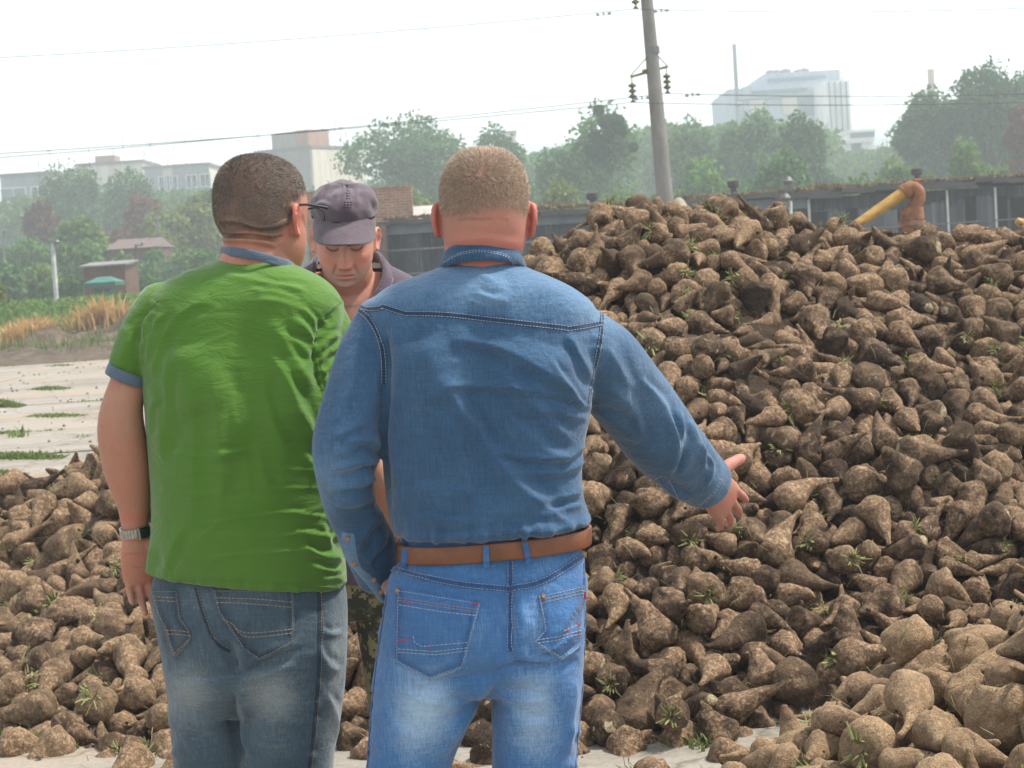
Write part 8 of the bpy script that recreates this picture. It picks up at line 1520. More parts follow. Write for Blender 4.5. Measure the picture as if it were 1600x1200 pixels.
    lgL = rows_loft(Y0, [(985, 598, 752, .112, -.004), (1040, 588, 762, .112, 0), (1075, 584, 756, .106, .004), (1120, 580, 738, .098, .01), (1200, 574, 704, .088, .02), (1320, 565, 690, .08, .02), (1480, 556, 668, .07, .03), (1700, 548, 656, .064, .02)], 2.1)
    lgR = rows_loft(Y0, [(985, 768, 914, .112, -.004), (1040, 766, 912, .112, 0), (1075, 767, 911, .106, .004), (1120, 768, 908, .098, .01), (1200, 770, 901, .088, .02), (1320, 772, 894, .08, .02), (1480, 774, 882, .07, .03), (1700, 774, 878, .064, .02)], 2.1)
    jm = union([pel, lgL, lgR], .0045, 4); noise_disp(jm, (8, 8, 6), .003, 21); noise_disp(jm, (24, 20, 16), .0011, 22)
    folds(jm, [([(797, 900), (797, 960), (795, 1020)], 10, -.008), ([(795, 1020), (830, 1040), (905, 1030)], 6, -.006), ([(770, 1062), (740, 1060), (660, 1075)], 9, -.006), ([(765, 1055), (800, 1038), (870, 1042)], 5, -.005), ([(775, 1060), (730, 1090), (690, 1115)], 7, .006), ([(770, 1072), (735, 1110), (700, 1160)], 7, .005), ([(760, 1100), (720, 1140), (690, 1185)], 8, .006), ([(772, 1075), (800, 1090), (850, 1095)], 7, .005), ([(905, 940), (880, 975), (860, 1000)], 6, .005), ([(900, 980), (870, 1010), (835, 1015)], 6, .006), ([(620, 1060), (650, 1090), (700, 1100)], 8, .003), ([(595, 1100), (620, 1140), (650, 1150)], 8, .003), ([(780, 1110), (820, 1130), (870, 1130)], 8, .003), ([(900, 1060), (895, 1120), (890, 1180)], 7, .004), ([(612, 885), (640, 900), (680, 905)], 5, .002)])
    pucker(jm, [(614, 889), (664, 902), (797, 920), (850, 907), (911, 868)], 9, .002, 44, 6); pucker(jm, [(603, 940), (592, 1010), (582, 1090), (574, 1200)], 12, .004, 22, 7); pucker(jm, [(913, 900), (912, 1050), (900, 1200)], 12, .004, 22, 8); noise_disp(jm, (34, 30, 12), .0012, 24)
    blobs(jm, 'fade_light', [(665, 1105, 48, 62, .62), (690, 1000, 60, 40, .12), (835, 1110, 40, 80, .50), (690, 880, 60, 20, .10), (850, 950, 40, 50, .16), (870, 1000, 30, 20, .18), (660, 1040, 50, 14, .2), (640, 1180, 30, 60, .2), (740, 980, 40, 40, .1), (860, 880, 40, 24, .15), (797, 950, 6, 70, .12)], .30)
    cl = Cloth(jm); seam = MB(); th = MB(); yk = smooth_pl([(614, 889), (664, 902), (730, 914), (797, 920)], 16).tolist()+smooth_pl([(797, 920), (850, 907), (911, 868)], 14).tolist(); cs = [(797, 878), (798, 940), (797, 1018)]
    for l in (yk, smooth_pl(cs, 12)): cl.ribbon(seam, l, .012, .0018, 3)
    for l in (yk, smooth_pl(cs, 12)):
        for o_ in (-.0045, .0045): cl.ribbon(th, l, .0012, .0024, 1.6, (3, 2), o_)
    for l in ([(912, 880), (914, 960), (912, 1050), (906, 1120), (899, 1200)], [(604, 930), (592, 1010), (582, 1090), (576, 1170), (573, 1230)]): cl.ribbon(seam, smooth_pl(l, 20), .008, .0014, 4)
    join_into(jm, [(seam, 0), (th, 1)]); jeans = cloth_obj('jeans', jm, [M_DENIM_BLUE, M_THREAD_LT], body)
    def pocket(left, right, lines, reds):
        m = MB(); cl.patch(m, left, right, 22, 18, .0032, .005); o = m.build('pocket', M_DENIM_BLUE, jeans, True); pm = o.data; pm.materials.append(M_THREAD_LT); pm.materials.append(M_REDTH); pm.materials.append(M_THREAD)
        v, _ = getv(pm); uv = proj(v); ed = np.minimum(pl_dist(uv, left)[0], pl_dist(uv, right)[0]); c_ = np.mean(np.concatenate([left, right]), 0); fattr(pm, 'fade_light', .34-.26*np.exp(-((ed-5)/6)**2)+.34*np.exp(-(ed/2.2)**2)+.22*g2(uv, c_[0], c_[1]+45, 40, 20))
        pc = Cloth(pm); t_ = MB(); r_ = MB(); tn = MB()
        ol = np.array(left+right[::-1], float); ins = ol+(c_-ol)/np.linalg.norm(c_-ol, axis=1)[:, None]*3.4
        pc.ribbon(t_, np.vstack([ins, ins[:1]]), .0011, .0009, 1.6, (3, 2))
        for l in lines: pc.ribbon(tn if len(l) == 2 else t_, l, .0012, .0009, 1.6, (4, 3))
        for l in reds: pc.ribbon(r_, l, .0026, .001, 1.5)
        join_into(pm, [(t_, 1), (r_, 2), (tn, 3)]); return o
    p1 = pocket([(621, 920), (618, 975), (617, 1034), (644, 1048), (671, 1062)], [(751, 941), (738, 993), (724, 1044), (698, 1053), (671.5, 1062)], [[(624, 934), (748, 953)], [(623, 938), (747, 957)], [(624, 945), (690, 956), (746, 962)], [(622, 1014), (680, 1018), (730, 1012)], [(622, 1019), (680, 1023), (729, 1017)], [(646, 994), (648, 1004), (660, 1010), (730, 1004)]], [[(622, 1000), (640, 999)], [(633, 939), (643, 941)], [(670, 1012), (676, 1012)], [(737, 942), (749, 944)]])
    p2 = pocket([(841, 930), (846, 955), (850, 985), (834, 1004), (876, 1030)], [(914, 914), (911, 960), (909, 1007), (893, 1019), (876.5, 1030)], [[(843, 938), (912, 922)], [(844, 943), (912, 927)], [(880, 986), (897, 979), (908, 974)], [(840, 1000), (870, 995), (908, 985)], [(840, 1005), (870, 1000), (908, 990)]], [[(882, 987), (890, 984)], [(902, 976), (908, 974)]])
    for (u, vv), par in (((624, 924), p1), ((848, 932), p2)):
        h, n_ = cl.hit(u, vv); MB().tube([h+n_*.003, h+n_*.0065], [.005, .0038], 10).build('rivet', M_COPPER, par, True)
    h, n_ = cl.hit(911, 930); MB().box(h+n_*.003, (.007, .003, .014)).build('red_tab', M_REDTH, p2)
    # --- belt and loops
    n = 96; R_ = []; c = P(771, 847, Y0+.002)
    for i in range(n):
        t = i/n*2*math.pi; rx, ry = (915-624)/2/S+.005, .121; cx, cy = math.sin(t), -math.cos(t); sx = np.sign(cx)*abs(cx)**(2/2.4); sy = np.sign(cy)*abs(cy)**(2/2.4)
        o_ = np.array([0, 1, 0])*sy; up_ = CU+CR*-.0; mid = c+CR*sx*rx+o_*ry+CU*(.0155*sx); th_ = .0018 if not (.9 < t < 1.62) else .0052
        nr_ = CR*sx+o_; R_.append([mid-CU*.0165-nr_*.003, mid-CU*.0165+nr_*th_, mid-CU*.014+nr_*(th_+.0012), mid+CU*.014+nr_*(th_+.0012), mid+CU*.0165+nr_*th_, mid+CU*.0165-nr_*.003])
    R_ = np.array(R_); m_ = 6; i = np.arange(n)[:, None]*m_; j = np.arange(m_)[None]; q = np.stack([i+j, i+(j+1) % m_, (i+m_) % (n*m_)+(j+1) % m_, (i+m_) % (n*m_)+j], -1).reshape(-1, 4)
    bm_ = npmesh('belt', R_.reshape(-1, 3), q); bm = bmesh.new(); bm.from_mesh(bm_); bmesh.ops.recalc_face_normals(bm, faces=bm.faces); bm.to_mesh(bm_); bm.free(); belt = link('belt', bm_, M_BELT, body)
    bc = Cloth(bm_)
    for ua, va, ub, vb in ((759, 840, 760, 883), (818, 837, 826, 876), (634, 852, 631, 884)):
        m = MB(); q = []
        for t in np.linspace(0, 1, 8):
            h, n_ = bc.hit(ua*(1-t)+ub*t, va*(1-t)+vb*t)
            if h is None: h, n_ = cl.hit(ua*(1-t)+ub*t, va*(1-t)+vb*t); h = h+n_*.002 if h is not None else None
            if h is not None: q.append(h+np.array([0, -.004, 0])*(1 if .05 < t < .95 else .2))
        for a_, b_ in zip(q[:-1], q[1:]): m.box((a_+b_)/2, (.0105, .0035, np.linalg.norm(a_-b_)*1.05))
        o = m.build('belt_loop', M_DENIM_BLUE, jeans); fattr(o.data, 'fade_light', np.full(len(o.data.vertices), .30))
    for nm, (u, vv) in (('shoe', (600, 1700)), ('shoe', (825, 1700))): p = P(u, vv, Y0+.03); shoe(nm, (p[0], p[1]), (0, 1, 0), M_SHOE, body)
man_blue()
# ================================================================ the man in the cap, facing the camera and looking down
def man_cap():
    Y0 = 4.8; rs = np.random.RandomState(53); pt = R(23); yw = R(4)
    fwd = -CF*math.cos(pt)*math.cos(yw)+CR*math.sin(yw)-CU*math.sin(pt); up = CU*math.cos(pt)-CF*math.sin(pt)
    hc = P(539, 368, Y0-.10); hp, F = head_parts(hc, fwd, up, .98, .97)
    neck = limb([(*P(545, 462, Y0+.02), .070), (*P(543, 430, Y0-.02), .066), (*P(541, 400, Y0-.05), .062)], 28)
    core = rows_loft(Y0, [(425, 490, 600, .06, .03), (450, 450, 640, .085, .03), (490, 430, 660, .105, .03), (600, 440, 650, .115, .02), (800, 445, 645, .12, .01), (900, 455, 640, .11, .01)])
    legs = [px_limb(Y0, [(a, 880, .0, 44), (b, 1040, .0, 38), (c, 1200, .0, 32), (d_, 1370, .0, 26)]) for a, b, c, d_ in ((500, 480, 468, 462), (590, 610, 622, 630))]
    armL = px_limb(Y0, [(640, 470, .02, 36), (668, 600, .0, 32), (660, 690, -.06, 28), (625, 735, -.18, 22)]); armR = px_limb(Y0, [(440, 470, .02, 36), (412, 600, .02, 32), (410, 700, -.02, 27), (430, 790, -.06, 20)])
    hL = hand_parts(P(622, 738, Y0-.18), (.1, -.3, .9), (-.9, -.3, -.2), False, (.5, .6, .4)); hR = hand_parts(P(431, 793, Y0-.06), (.6, -.7, 0), (.1, 0, -1), True, (.4, .5, .4))
    body = person_body('weathered man in a plum cap and polo shirt facing the camera and looking down', hp+[neck, core, armL, armR]+legs+hL+hR, M_SKIN_C); me = body.data
    # --- face modelled onto the head in its own frame
    v, nr = getv(me); q = (v-hc) @ F/.98; x, y, z = q.T; ft = (y > .03) & (np.linalg.norm(q, axis=1) < .19); G = lambda cx, cz, rx, rz: np.exp(-((np.abs(x)-cx)/rx)**2-((z-cz)/rz)**2); Gc = lambda cz, rx, rz: np.exp(-(x/rx)**2-((z-cz)/rz)**2)
    d = np.zeros(len(v)); wn = np.clip((-.018-z)/.05, 0, 1)
    d += .0105*Gc(.019, .050, .011)-.0150*G(.031, -.004, .017, .0125)+.0085*G(.031, -.006, .0125, .0085)              # brow, sockets, lids
    nose = np.exp(-(x/(.0085+.0065*wn))**2)*np.clip(1-np.abs(z+.022)/.038, 0, 1)**.55; d += nose*(.012+.020*np.clip((.015-z)/.06, 0, 1))
    d += .0095*Gc(-.050, .012, .009)+.0065*G(.0135, -.050, .0058, .0070)-.004*Gc(-.064, .022, .006)                   # tip, wings, under nose
    d += .0050*Gc(-.0735, .021, .0045)-.0060*np.exp(-(x/.025)**2-((z+.0785+.10*x**2/.025)/.0024)**2)+.0055*Gc(-.0845, .018, .0055)-.0042*Gc(-.0945, .020, .0055)+.0085*Gc(-.108, .020, .011)
    d += .0060*G(.050, -.032, .018, .016)-.0060*np.exp(-((np.abs(x)-.020-.30*(-.045-z))/.0042)**2)*np.clip((-.042-z)/.01, 0, 1)*np.clip((z+.082)/.01, 0, 1)-.004*G(.058, -.075, .018, .02)
    d += -.0014*np.exp(-((z-.045)/.0022)**2-(x/.045)**2)-.0014*np.exp(-((z-.058)/.0022)**2-(x/.045)**2)-.0025*np.exp(-((np.abs(x)-.006)/.0022)**2-((z-.022)/.010)**2)-.0034*G(.033, -.0205, .014, .0022)-.0024*np.exp(-((z+.004+.5*(np.abs(x)-.058))/.0022)**2)*np.clip((np.abs(x)-.048)/.006, 0, 1)*np.clip((.070-np.abs(x))/.006, 0, 1)
    v = v+(d*ft)[:, None]*(F @ np.array([0, .96, -.10])); setv(me, v)
    q = (v-hc) @ F/.98; x, y, z = q.T; ax_ = np.abs(x); hd = np.linalg.norm(q, axis=1) < .2
    ear = hd & (ax_ > .078) & (z < .03) & (z > -.06) & (y < .05) & (y > -.035)
    red = .42*Gc(-.048, .018, .014)*ft+.30*G(.048, -.034, .022, .018)*ft+.35*ear+.75*(np.exp(-(x/.021)**2-((z+.079)/.0068)**2))*ft+.25*G(.032, -.016, .016, .006)*ft+.10*hd+.20*((uv_ := proj(v))[:, 1] > 440)*(uv_[:, 1] < 560)*(np.abs(uv_[:, 0]-555) < 60)
    stub = .50*np.clip((-.058-z)/.02, 0, 1)*ft*(ax_ < .07)*(1-np.exp(-(x/.021)**2-((z+.079)/.007)**2)); side = .75*np.clip((.068-y)/.01, 0, 1)*np.clip((z-.006)/.02, 0, 1)*hd*~ear
    lash = np.exp(-((z+.0130-.35*(ax_-.031)**2/.013)/.0030)**2)*(np.abs(ax_-.031) < .0165)*ft; nos = G(.0085, -.0585, .0042, .0028)*ft; mouth = np.exp(-(x/.023)**2-((z+.0785)/.0014)**2)*ft*.55
    skin_attrs(me, red, np.maximum(stub, side), (.17, .145, .125), .9*lash+.75*nos+mouth+.85*np.exp(-((z-.0105-.14*(ax_-.03))/.0048)**2)*(ax_ > .010)*np.clip((.052-ax_)/.010, 0, 1)*ft+.25*G(.030, .004, .014, .006)*ft)
    bm_ = np.exp(-((z-.0110-.16*(ax_-.03)-0)/.0048)**2)*(ax_ > .009)*(ax_ < .050)*ft*np.clip((.054-ax_)/.012, 0, 1)
    M_BROW = hairmat('hair_brow', (.02, .015, .012), (.05, .038, .03), (.10, .08, .06))
    eb = hair_mesh('eyebrows', me, np.clip(bm_, 0, 1), 3200, .009, lambda p, n: np.sign((p-hc) @ F[:, 0])[:, None]*F[:, 0]*1.2+F[:, 2]*.2, .0007, M_BROW, body, rs, .35)
    hair_mesh('hair', me, np.clip(side*1.3, 0, 1)*(y > -.09), 7000, .008, lambda p, n: -F[:, 2][None]+0*p-.4*F[:, 1], .0005, M_HAIR_GREY, body, rs, .5)
    # --- cap
    def hp_(x_, y_, z_): return hc+(np.array([x_, y_, z_])*.98) @ F.T
    k = NT('faded_plum_twill'); o = k.obj(); c = k.ramp(k.noise(o, 24, 6, .65), [(.3, (.058, .038, .052)), (.7, (.098, .070, .088))]); tw = k.n('ShaderNodeTexWave', {'Vector': o, 'Scale': 260., 'Distortion': 1.}, bands_direction='DIAGONAL').outputs['Fac']
    k.b.inputs['Sheen Weight'].default_value = .3; MC = k.set(col=k.mix(k.math('MULTIPLY', tw, .25), c, (.076, .055, .068)), rough=.85, nor=k.bump(tw, .3, .001, k.bump(k.noise(o, 40, 4, .6), .6, .004))); MB_ = simple('cap_band', (.022, .018, .024), .9); ME = simple('cap_embroidery', (.045, .033, .045), .9, scale=150)
    n, nr_ = 72, 26; V = []
    for i in range(nr_):
        t = i/(nr_-1); zz = .048+.086*math.sin(t*math.pi/2)**.9; rad = math.cos(t*math.pi/2)**.52 if t < 1 else 0.
        for j in range(n):
            a = j/n*2*math.pi; cx, cy = math.sin(a), math.cos(a); pan = 1-.014*np.exp(-((np.angle(np.exp(1j*6*a/1.0)))/.5)**2)*(t > .05)
            fr = .5+.5*cy; puff = 1+.085*math.sin(min(1, t*1.7)*math.pi)*(.75+.25*math.sin(a*3+1))+.02*math.sin(a*5+t*7)+.014*math.sin(a*11-t*9)
            V.append(hp_(cx*.0835*rad*pan*puff, (cy*.103-.004)*rad*pan*puff, zz+.016*fr*(1-t)+.004*math.sin(a*4+2)*t))
    i = np.arange(nr_-1)[:, None]*n; j = np.arange(n)[None]; q_ = np.stack([i+j, i+(j+1) % n, i+n+(j+1) % n, i+n+j], -1).reshape(-1, 4); cm = npmesh('cap_crown', np.array(V), q_); bm = bmesh.new(); bm.from_mesh(cm); bmesh.ops.remove_doubles(bm, verts=bm.verts, dist=.0004); bmesh.ops.recalc_face_normals(bm, faces=bm.faces); bm.to_mesh(cm); bm.free()
    cr = link('cap', cm, MC, body); sol = cr.modifiers.new('s', 'SOLIDIFY'); sol.thickness = .0022; sol.offset = -1
    folds(cm, [([(502, 315), (510, 300), (520, 296)], 5, -.0035), ([(490, 322), (505, 318), (515, 322)], 4, .003), ([(562, 300), (568, 312), (570, 326)], 4, -.003), ([(578, 312), (584, 322), (586, 330)], 3, -.003), ([(535, 282), (533, 305), (533, 330)], 2, -.0022), ([(553, 282), (554, 305), (553, 330)], 2, -.0022), ([(520, 284), (512, 300), (506, 330)], 4, .0025), ([(572, 286), (580, 300), (588, 318)], 4, .0025)])
    bc = Cloth(cm); m = MB(); b2 = MB()
    bc.ribbon(b2, [proj(hp_(math.sin(a)*.0835, math.cos(a)*.103, .051+.016*(.5+.5*math.cos(a)))) for a in np.linspace(-1.35, 1.35, 30)], .0055, .0014, 3)
    for vv, wd in ((290, 5), (294, 6), (298, 4), (302, 7), (306, 5), (310, 6), (316, 13), (320, 12), (324, 14)): bc.ribbon(m, [(543.5-wd/2, vv), (543.5+wd/2, vv+.2)], .0040, .0009, 1.5, (3, 2))
    b2.build('cap_band', MB_, cr); m.build('embroidery', ME, cr)
    nu, nv = 30, 12; top = []; 
    for a in np.linspace(-1.18, 1.18, nu):
        for t in np.linspace(0, 1, nv):
            bx_, by_ = math.sin(a)*.083, math.cos(a)*.100; ext = .075*max(0, math.cos(a*1.12))**.62; bend = -.30*bx_*bx_/.083*1.0
            top.append((bx_*(1+.04*t), by_+ext*t, .0535+.016*(.5+.5*math.cos(a))-.034*t*(ext/.075)-.034*(bx_/.083)**2*t))
    top = np.array(top); n0 = len(top); vv = np.concatenate([top, top-np.array([0, .0005, .0042])]); f = []
    for i in range(nu-1):
        for j in range(nv-1): a = i*nv+j; f += [(a, a+nv, a+nv+1, a+1), (n0+a, n0+a+1, n0+a+nv+1, n0+a+nv)]
        f.append((i*nv+nv-1, i*nv+2*nv-1, n0+i*nv+2*nv-1, n0+i*nv+nv-1))
    m = MB().add(np.array([hp_(*p) for p in vv]), f); m.build('brim', MC, cr, True)
    # --- polo shirt
    torso = rows_loft(Y0, [(410, 482, 606, .082, .03), (424, 458, 632, .10, .03), (444, 430, 660, .116, .025), (480, 412, 678, .134, .02), (560, 412, 680, .142, .015), (700, 420, 672, .142, .01), (820, 424, 668, .142, .005), (880, 425, 665, .138, 0), (900, 428, 662, .134, 0)], 2.4, 0, 64)
    sl = [px_limb(Y0, [(640, 468, .02, 44), (660, 540, .01, 45), (668, 590, .0, 42)]), px_limb(Y0, [(444, 468, .02, 44), (422, 540, .02, 45), (412, 590, .02, 42)])]
    sm = union([torso]+sl, .005, 4); noise_disp(sm, (8, 8, 4), .004, 41); noise_disp(sm, (24, 20, 14), .0014, 42)
    v, nr = getv(sm); uv = proj(v); poly = np.array([(488, 395), (602, 395), (606, 432), (592, 470), (572, 520), (556, 556), (540, 520), (512, 470), (498, 440)], float); ins = np.zeros(len(uv), bool)
    for a, b in zip(poly, np.roll(poly, -1, 0)): c_ = ((a[1] > uv[:, 1]) != (b[1] > uv[:, 1])) & (uv[:, 0] < (b[0]-a[0])*(uv[:, 1]-a[1])/(b[1]-a[1]+1e-9)+a[0]); ins ^= c_
    ins &= (v[:, 1] < Y0+.03) | (uv[:, 1] < 418)
    bm = bmesh.new(); bm.from_mesh(sm); bm.verts.ensure_lookup_table(); bmesh.ops.delete(bm, geom=[bm.verts[i] for i in np.where(ins)[0]], context='VERTS'); bm.to_mesh(sm); bm.free(); fattr(sm, 'fade_light', np.zeros(len(sm.vertices)))
    cl = Cloth(sm); p1 = MB(); p2 = MB()
    for l in ([(445, 430), (458, 422), (474, 413)], [(617, 415), (630, 421), (652, 434)]): cl.ribbon(p1, smooth_pl(l, 10), .011, .0022, 3); cl.ribbon(p2, smooth_pl(l, 10), .0035, .0032, 3)
    join_into(sm, [(p1, 1), (p2, 2)]); shirt = cloth_obj('polo_shirt', sm, [M_PURPLE, simple('white_piping', (.62, .64, .66), .8), simple('blue_piping', (.10, .16, .34), .8)], body)
    # folded collar with open front: one strip from lapel tip round the nape to the other tip
    path = [(560, 512, -.125, .030, .0), (584, 462, -.110, .034, .1), (598, 432, -.075, .040, .35), (597, 409, -.02, .046, .6), (586, 394, .06, .044, .8), (545, 390, .10, .040, 1.), (504, 394, .06, .044, .8), (493, 409, -.02, .046, .6), (492, 434, -.075, .040, .35), (508, 464, -.110, .034, .1), (540, 512, -.125, .030, .0)]
    A = crom(np.array(path), 70); c0 = P(545, 425, Y0+.02); rows_ = []
    for u, vv, dy, wd, _ in A:
        p = P(u, vv, Y0+dy); out = p-c0; out[2] = 0; out /= np.linalg.norm(out)+1e-9; lo = out*wd*.72-CU*wd*.78
        rows_.append([p-out*.004-CU*.012, p-out*.003+CU*.002, p+out*.004+CU*.005, p+lo*.35+out*.004+CU*.002, p+lo*.75+out*.004, p+lo+out*.001, p+lo*.95-out*.004, p+lo*.4-out*.003-CU*.003])
    Rr = np.array(rows_); mm_ = 8; nn = len(Rr); i = np.arange(nn-1)[:, None]*mm_; j = np.arange(mm_)[None]; q_ = np.stack([i+j, i+(j+1) % mm_, i+mm_+(j+1) % mm_, i+mm_+j], -1).reshape(-1, 4)
    cmh = npmesh('collar', Rr.reshape(-1, 3), [q_, np.array([list(range(8)), list(range((nn-1)*8, nn*8))[::-1]])]); bm = bmesh.new(); bm.from_mesh(cmh); bmesh.ops.recalc_face_normals(bm, faces=bm.faces); bm.to_mesh(cmh); bm.free(); fattr(cmh, 'fade_light', np.zeros(len(cmh.vertices))); link('collar', cmh, M_PURPLE, shirt)
    # --- camouflage trousers
    pel = rows_loft(Y0, [(868, 440, 650, .125, 0), (900, 438, 652, .132, 0), (930, 440, 655, .125, 0), (960, 450, 650, .11, 0)], 2.4)
    lgs = [rows_loft(Y0, [(890, 444, 544, .115, 0), (960, 434, 530, .108, 0), (1080, 424, 512, .095, 0), (1220, 420, 496, .08, 0), (1375, 418, 488, .07, 0)], 2.1), rows_loft(Y0, [(890, 540, 650, .115, 0), (960, 554, 664, .108, 0), (1080, 577, 676, .095, 0), (1220, 596, 680, .08, 0), (1375, 602, 676, .07, 0)], 2.1)]
    jm = union([pel]+lgs, .006, 4); noise_disp(jm, (9, 9, 6), .006, 45); noise_disp(jm, (24, 20, 16), .002, 46); link('trousers', jm, M_CAMO, body)
    for u in (455, 638): p = P(u, 1370, Y0-.02); shoe('shoe', (p[0], p[1]), (0, -1, 0), M_SHOE, body)
man_cap()
# ================================================================ the man in the green T-shirt
def man_green():
    Y0 = 3.75; rs = np.random.RandomState(52); fw_ = math.sin(R(33))*CR+math.cos(R(33))*CF
    hc = P(409, 338, Y0+.01); hp, F = head_parts(hc, fw_, CU, 1.03, 1.06, -.012)
    neck = rows_loft(Y0, [(335, 352, 464, .072, .02), (370, 350, 460, .080, .012), (398, 346, 456, .084, .005), (425, 335, 465, .082, 0)], 2.1)
    core = rows_loft(Y0, [(420, 340, 460, .06, .01), (450, 290, 505, .08, .01), (500, 250, 520, .10, .01), (650, 265, 512, .12, .01), (860, 262, 512, .12, 0), (960, 270, 515, .11, 0), (1060, 285, 515, .10, 0)])
    legs = [px_limb(Y0, [(a, 1000, .01, 52), (b, 1200, .02, 46), (c, 1420, .03, 38), (c, 1610, .02, 32)]) for a, b, c in ((325, 328, 330), (447, 447, 445))]
    armL = px_limb(Y0, [(258, 505, .0, 30), (214, 570, -.02, 27), (194, 622, -.03, 31), (189, 665, -.025, 36.5), (195, 712, -.012, 38), (203, 752, .0, 34.5), (209, 790, .012, 26), (211, 820, .02, 21.5), (212, 834, .022, 21.5)], flat=.95)
    armR = px_limb(Y0, [(505, 510, .03, 40), (535, 600, .05, 38), (549, 690, .08, 34), (585, 760, .22, 28), (612, 812, .34, 21)])
    W = P(212, 836, Y0+.022); hL = hand_parts(W, .92*CR+.30*CF+.05*CU, -.985*CU+.15*CR+.10*CF, False, ((.35, .45, .35), (.28, .42, .32), (.30, .45, .35), (.34, .5, .4)), .03, (.60, .72, -.45), 1.03)
    hR = hand_parts(P(614, 816, Y0+.35), (-.4, .5, .6), (.3, .8, -.4), True, (.5, .6, .4))
    body = person_body('heavy man in a green T-shirt and faded jeans seen from behind', hp+[neck, core, armL, armR]+legs+hL+hR, M_SKIN_A); me = body.data
    folds(me, [([(342, 350), (372, 351), (405, 359), (440, 356), (458, 349)], 3.4, -.0078), ([(346, 366), (385, 368), (425, 372), (445, 368)], 3.2, -.0068), ([(345, 381), (380, 380), (410, 384), (432, 390)], 3.2, -.0056), ([(343, 358), (400, 365), (452, 360)], 5, .0030), ([(346, 374), (400, 377), (440, 379)], 5, .0030), ([(352, 343), (366, 337), (372, 341)], 2, -.0012), ([(380, 338), (390, 342)], 2, -.001), ([(395, 285), (404, 300), (420, 310)], 4, -.0012), ([(436, 408), (450, 420)], 2, -.0008),
               ([(195, 868), (210, 866), (226, 868)], 1.6, -.0016), ([(196, 882), (212, 888), (226, 886)], 1.6, -.0016)])
    v, nr = getv(me); q = (v-hc) @ F; uv = proj(v); hd = (q[:, 2] > -.2) & (np.linalg.norm(q, axis=1) < .26)
    ear = hd & (np.abs(q[:, 0]) > .0885) & (q[:, 2] < .035) & (q[:, 2] > -.06) & (q[:, 1] < .05) & (q[:, 1] > -.035)
    line = -.060+.095*np.clip((q[:, 1]+.035)/.06, 0, 1)+.004*np.sin(q[:, 0]*60)+.005*vnoise(v*140, 6); front = np.clip((.060-q[:, 1])/.012, 0, 1)
    hm = np.clip((q[:, 2]-line)/.032, 0, 1)**.8*hd*~ear*front; hands = np.linalg.norm(v-(W-.09*CU), axis=1) < .15
    red = .45*ear+.28*hd*(1-hm)+.55*hands*np.clip(.6+.6*vnoise(v*70, 4), 0, 1)+.22*g2(uv, 165, 660, 18, 24)
    skin_attrs(me, red, hm*(.66+.16*vnoise(v*55, 2)), (.098, .082, .068))
    fl = lambda p, n: (CR*.75-CU*.55)[None]+.9*np.stack([vnoise(p*16, 1), vnoise(p*16, 2)*.3, vnoise(p*16, 3)], -1)
    hair_mesh('hair', me, hm, 56000, .0072, fl, .00024, M_HAIR_DK, body, rs, .8, lambda p: .55+.7*np.clip((((p-hc) @ F[:, 2])+.03)/.12, 0, 1))
    am = np.clip(((uv[:, 0] < 236) & (uv[:, 1] > 625) & (uv[:, 1] < 815) & (v[:, 1] < Y0+.1)).astype(float), 0, 1); hair_mesh('arm_hair', me, am, 1500, .011, lambda p, n: -CU[None]+.3*CR+0*p, .00014, M_HAIR_DK, body, rs, .3)
    # glasses: temple over the right ear and the front frame
    m = MB(); g = lambda x, y, z: hc+np.array([x, y, z]) @ F.T*1.03
    m.tube([g(.0900, -.022, -.004), g(.0895, -.008, .017), g(.089, .030, .021), g(.084, .075, .021), g(.078, .106, .021)], [.0015, .0022, .0026, .0026, .0030], 8)
    m.tube([g(-.0900, -.022, -.004), g(-.0895, -.008, .017), g(-.089, .030, .021), g(-.084, .075, .021), g(-.078, .106, .021)], [.0015, .0022, .0026, .0026, .0030], 8)
    for sd in (1, -1): m.tube([g(sd*(.043+.033*math.cos(t)), .108-.006*abs(math.cos(t)+.2), .004+.019*math.sin(t)) for t in np.linspace(-.5, 3.3, 20)], .0018, 6)
    m.tube([g(.012, .112, .010), g(0, .116, .014), g(-.012, .112, .010)], .002, 6); gl = m.build('glasses', M_BLACKP, body, True)
    # --- T-shirt
    torso = rows_loft(Y0, [(403, 352, 438, .076, .012), (416, 322, 470, .090, .006), (433, 272, 506, .108, .002), (455, 236, 530, .122, 0), (480, 220, 540, .134, 0), (520, 216, 541, .146, 0), (580, 219, 541, .158, -.004), (650, 228, 541, .164, -.006), (730, 233, 541, .166, -.008), (800, 236, 538, .166, -.008), (850, 234, 538, .166, -.006, 4), (890, 230, 541, .162, 0, 8), (900, 229, 541, .158, 0, 9)], 2.4, .10, 64)
    slL = px_limb(Y0, [(262, 482, 0, 47), (242, 513, -.008, 47), (219, 550, -.016, 42), (205, 576, -.022, 36), (202, 584, -.024, 32)], flat=1.02); slR = px_limb(Y0, [(492, 492, .0, 48), (512, 535, .0, 48), (527, 590, .01, 46), (536, 632, .02, 43)], flat=1.)
    sm = union([torso, slL, slR], .0045, 4); noise_disp(sm, (6, 6, 2.2), .0030, 18); noise_disp(sm, (20, 16, 11), .0010, 19)
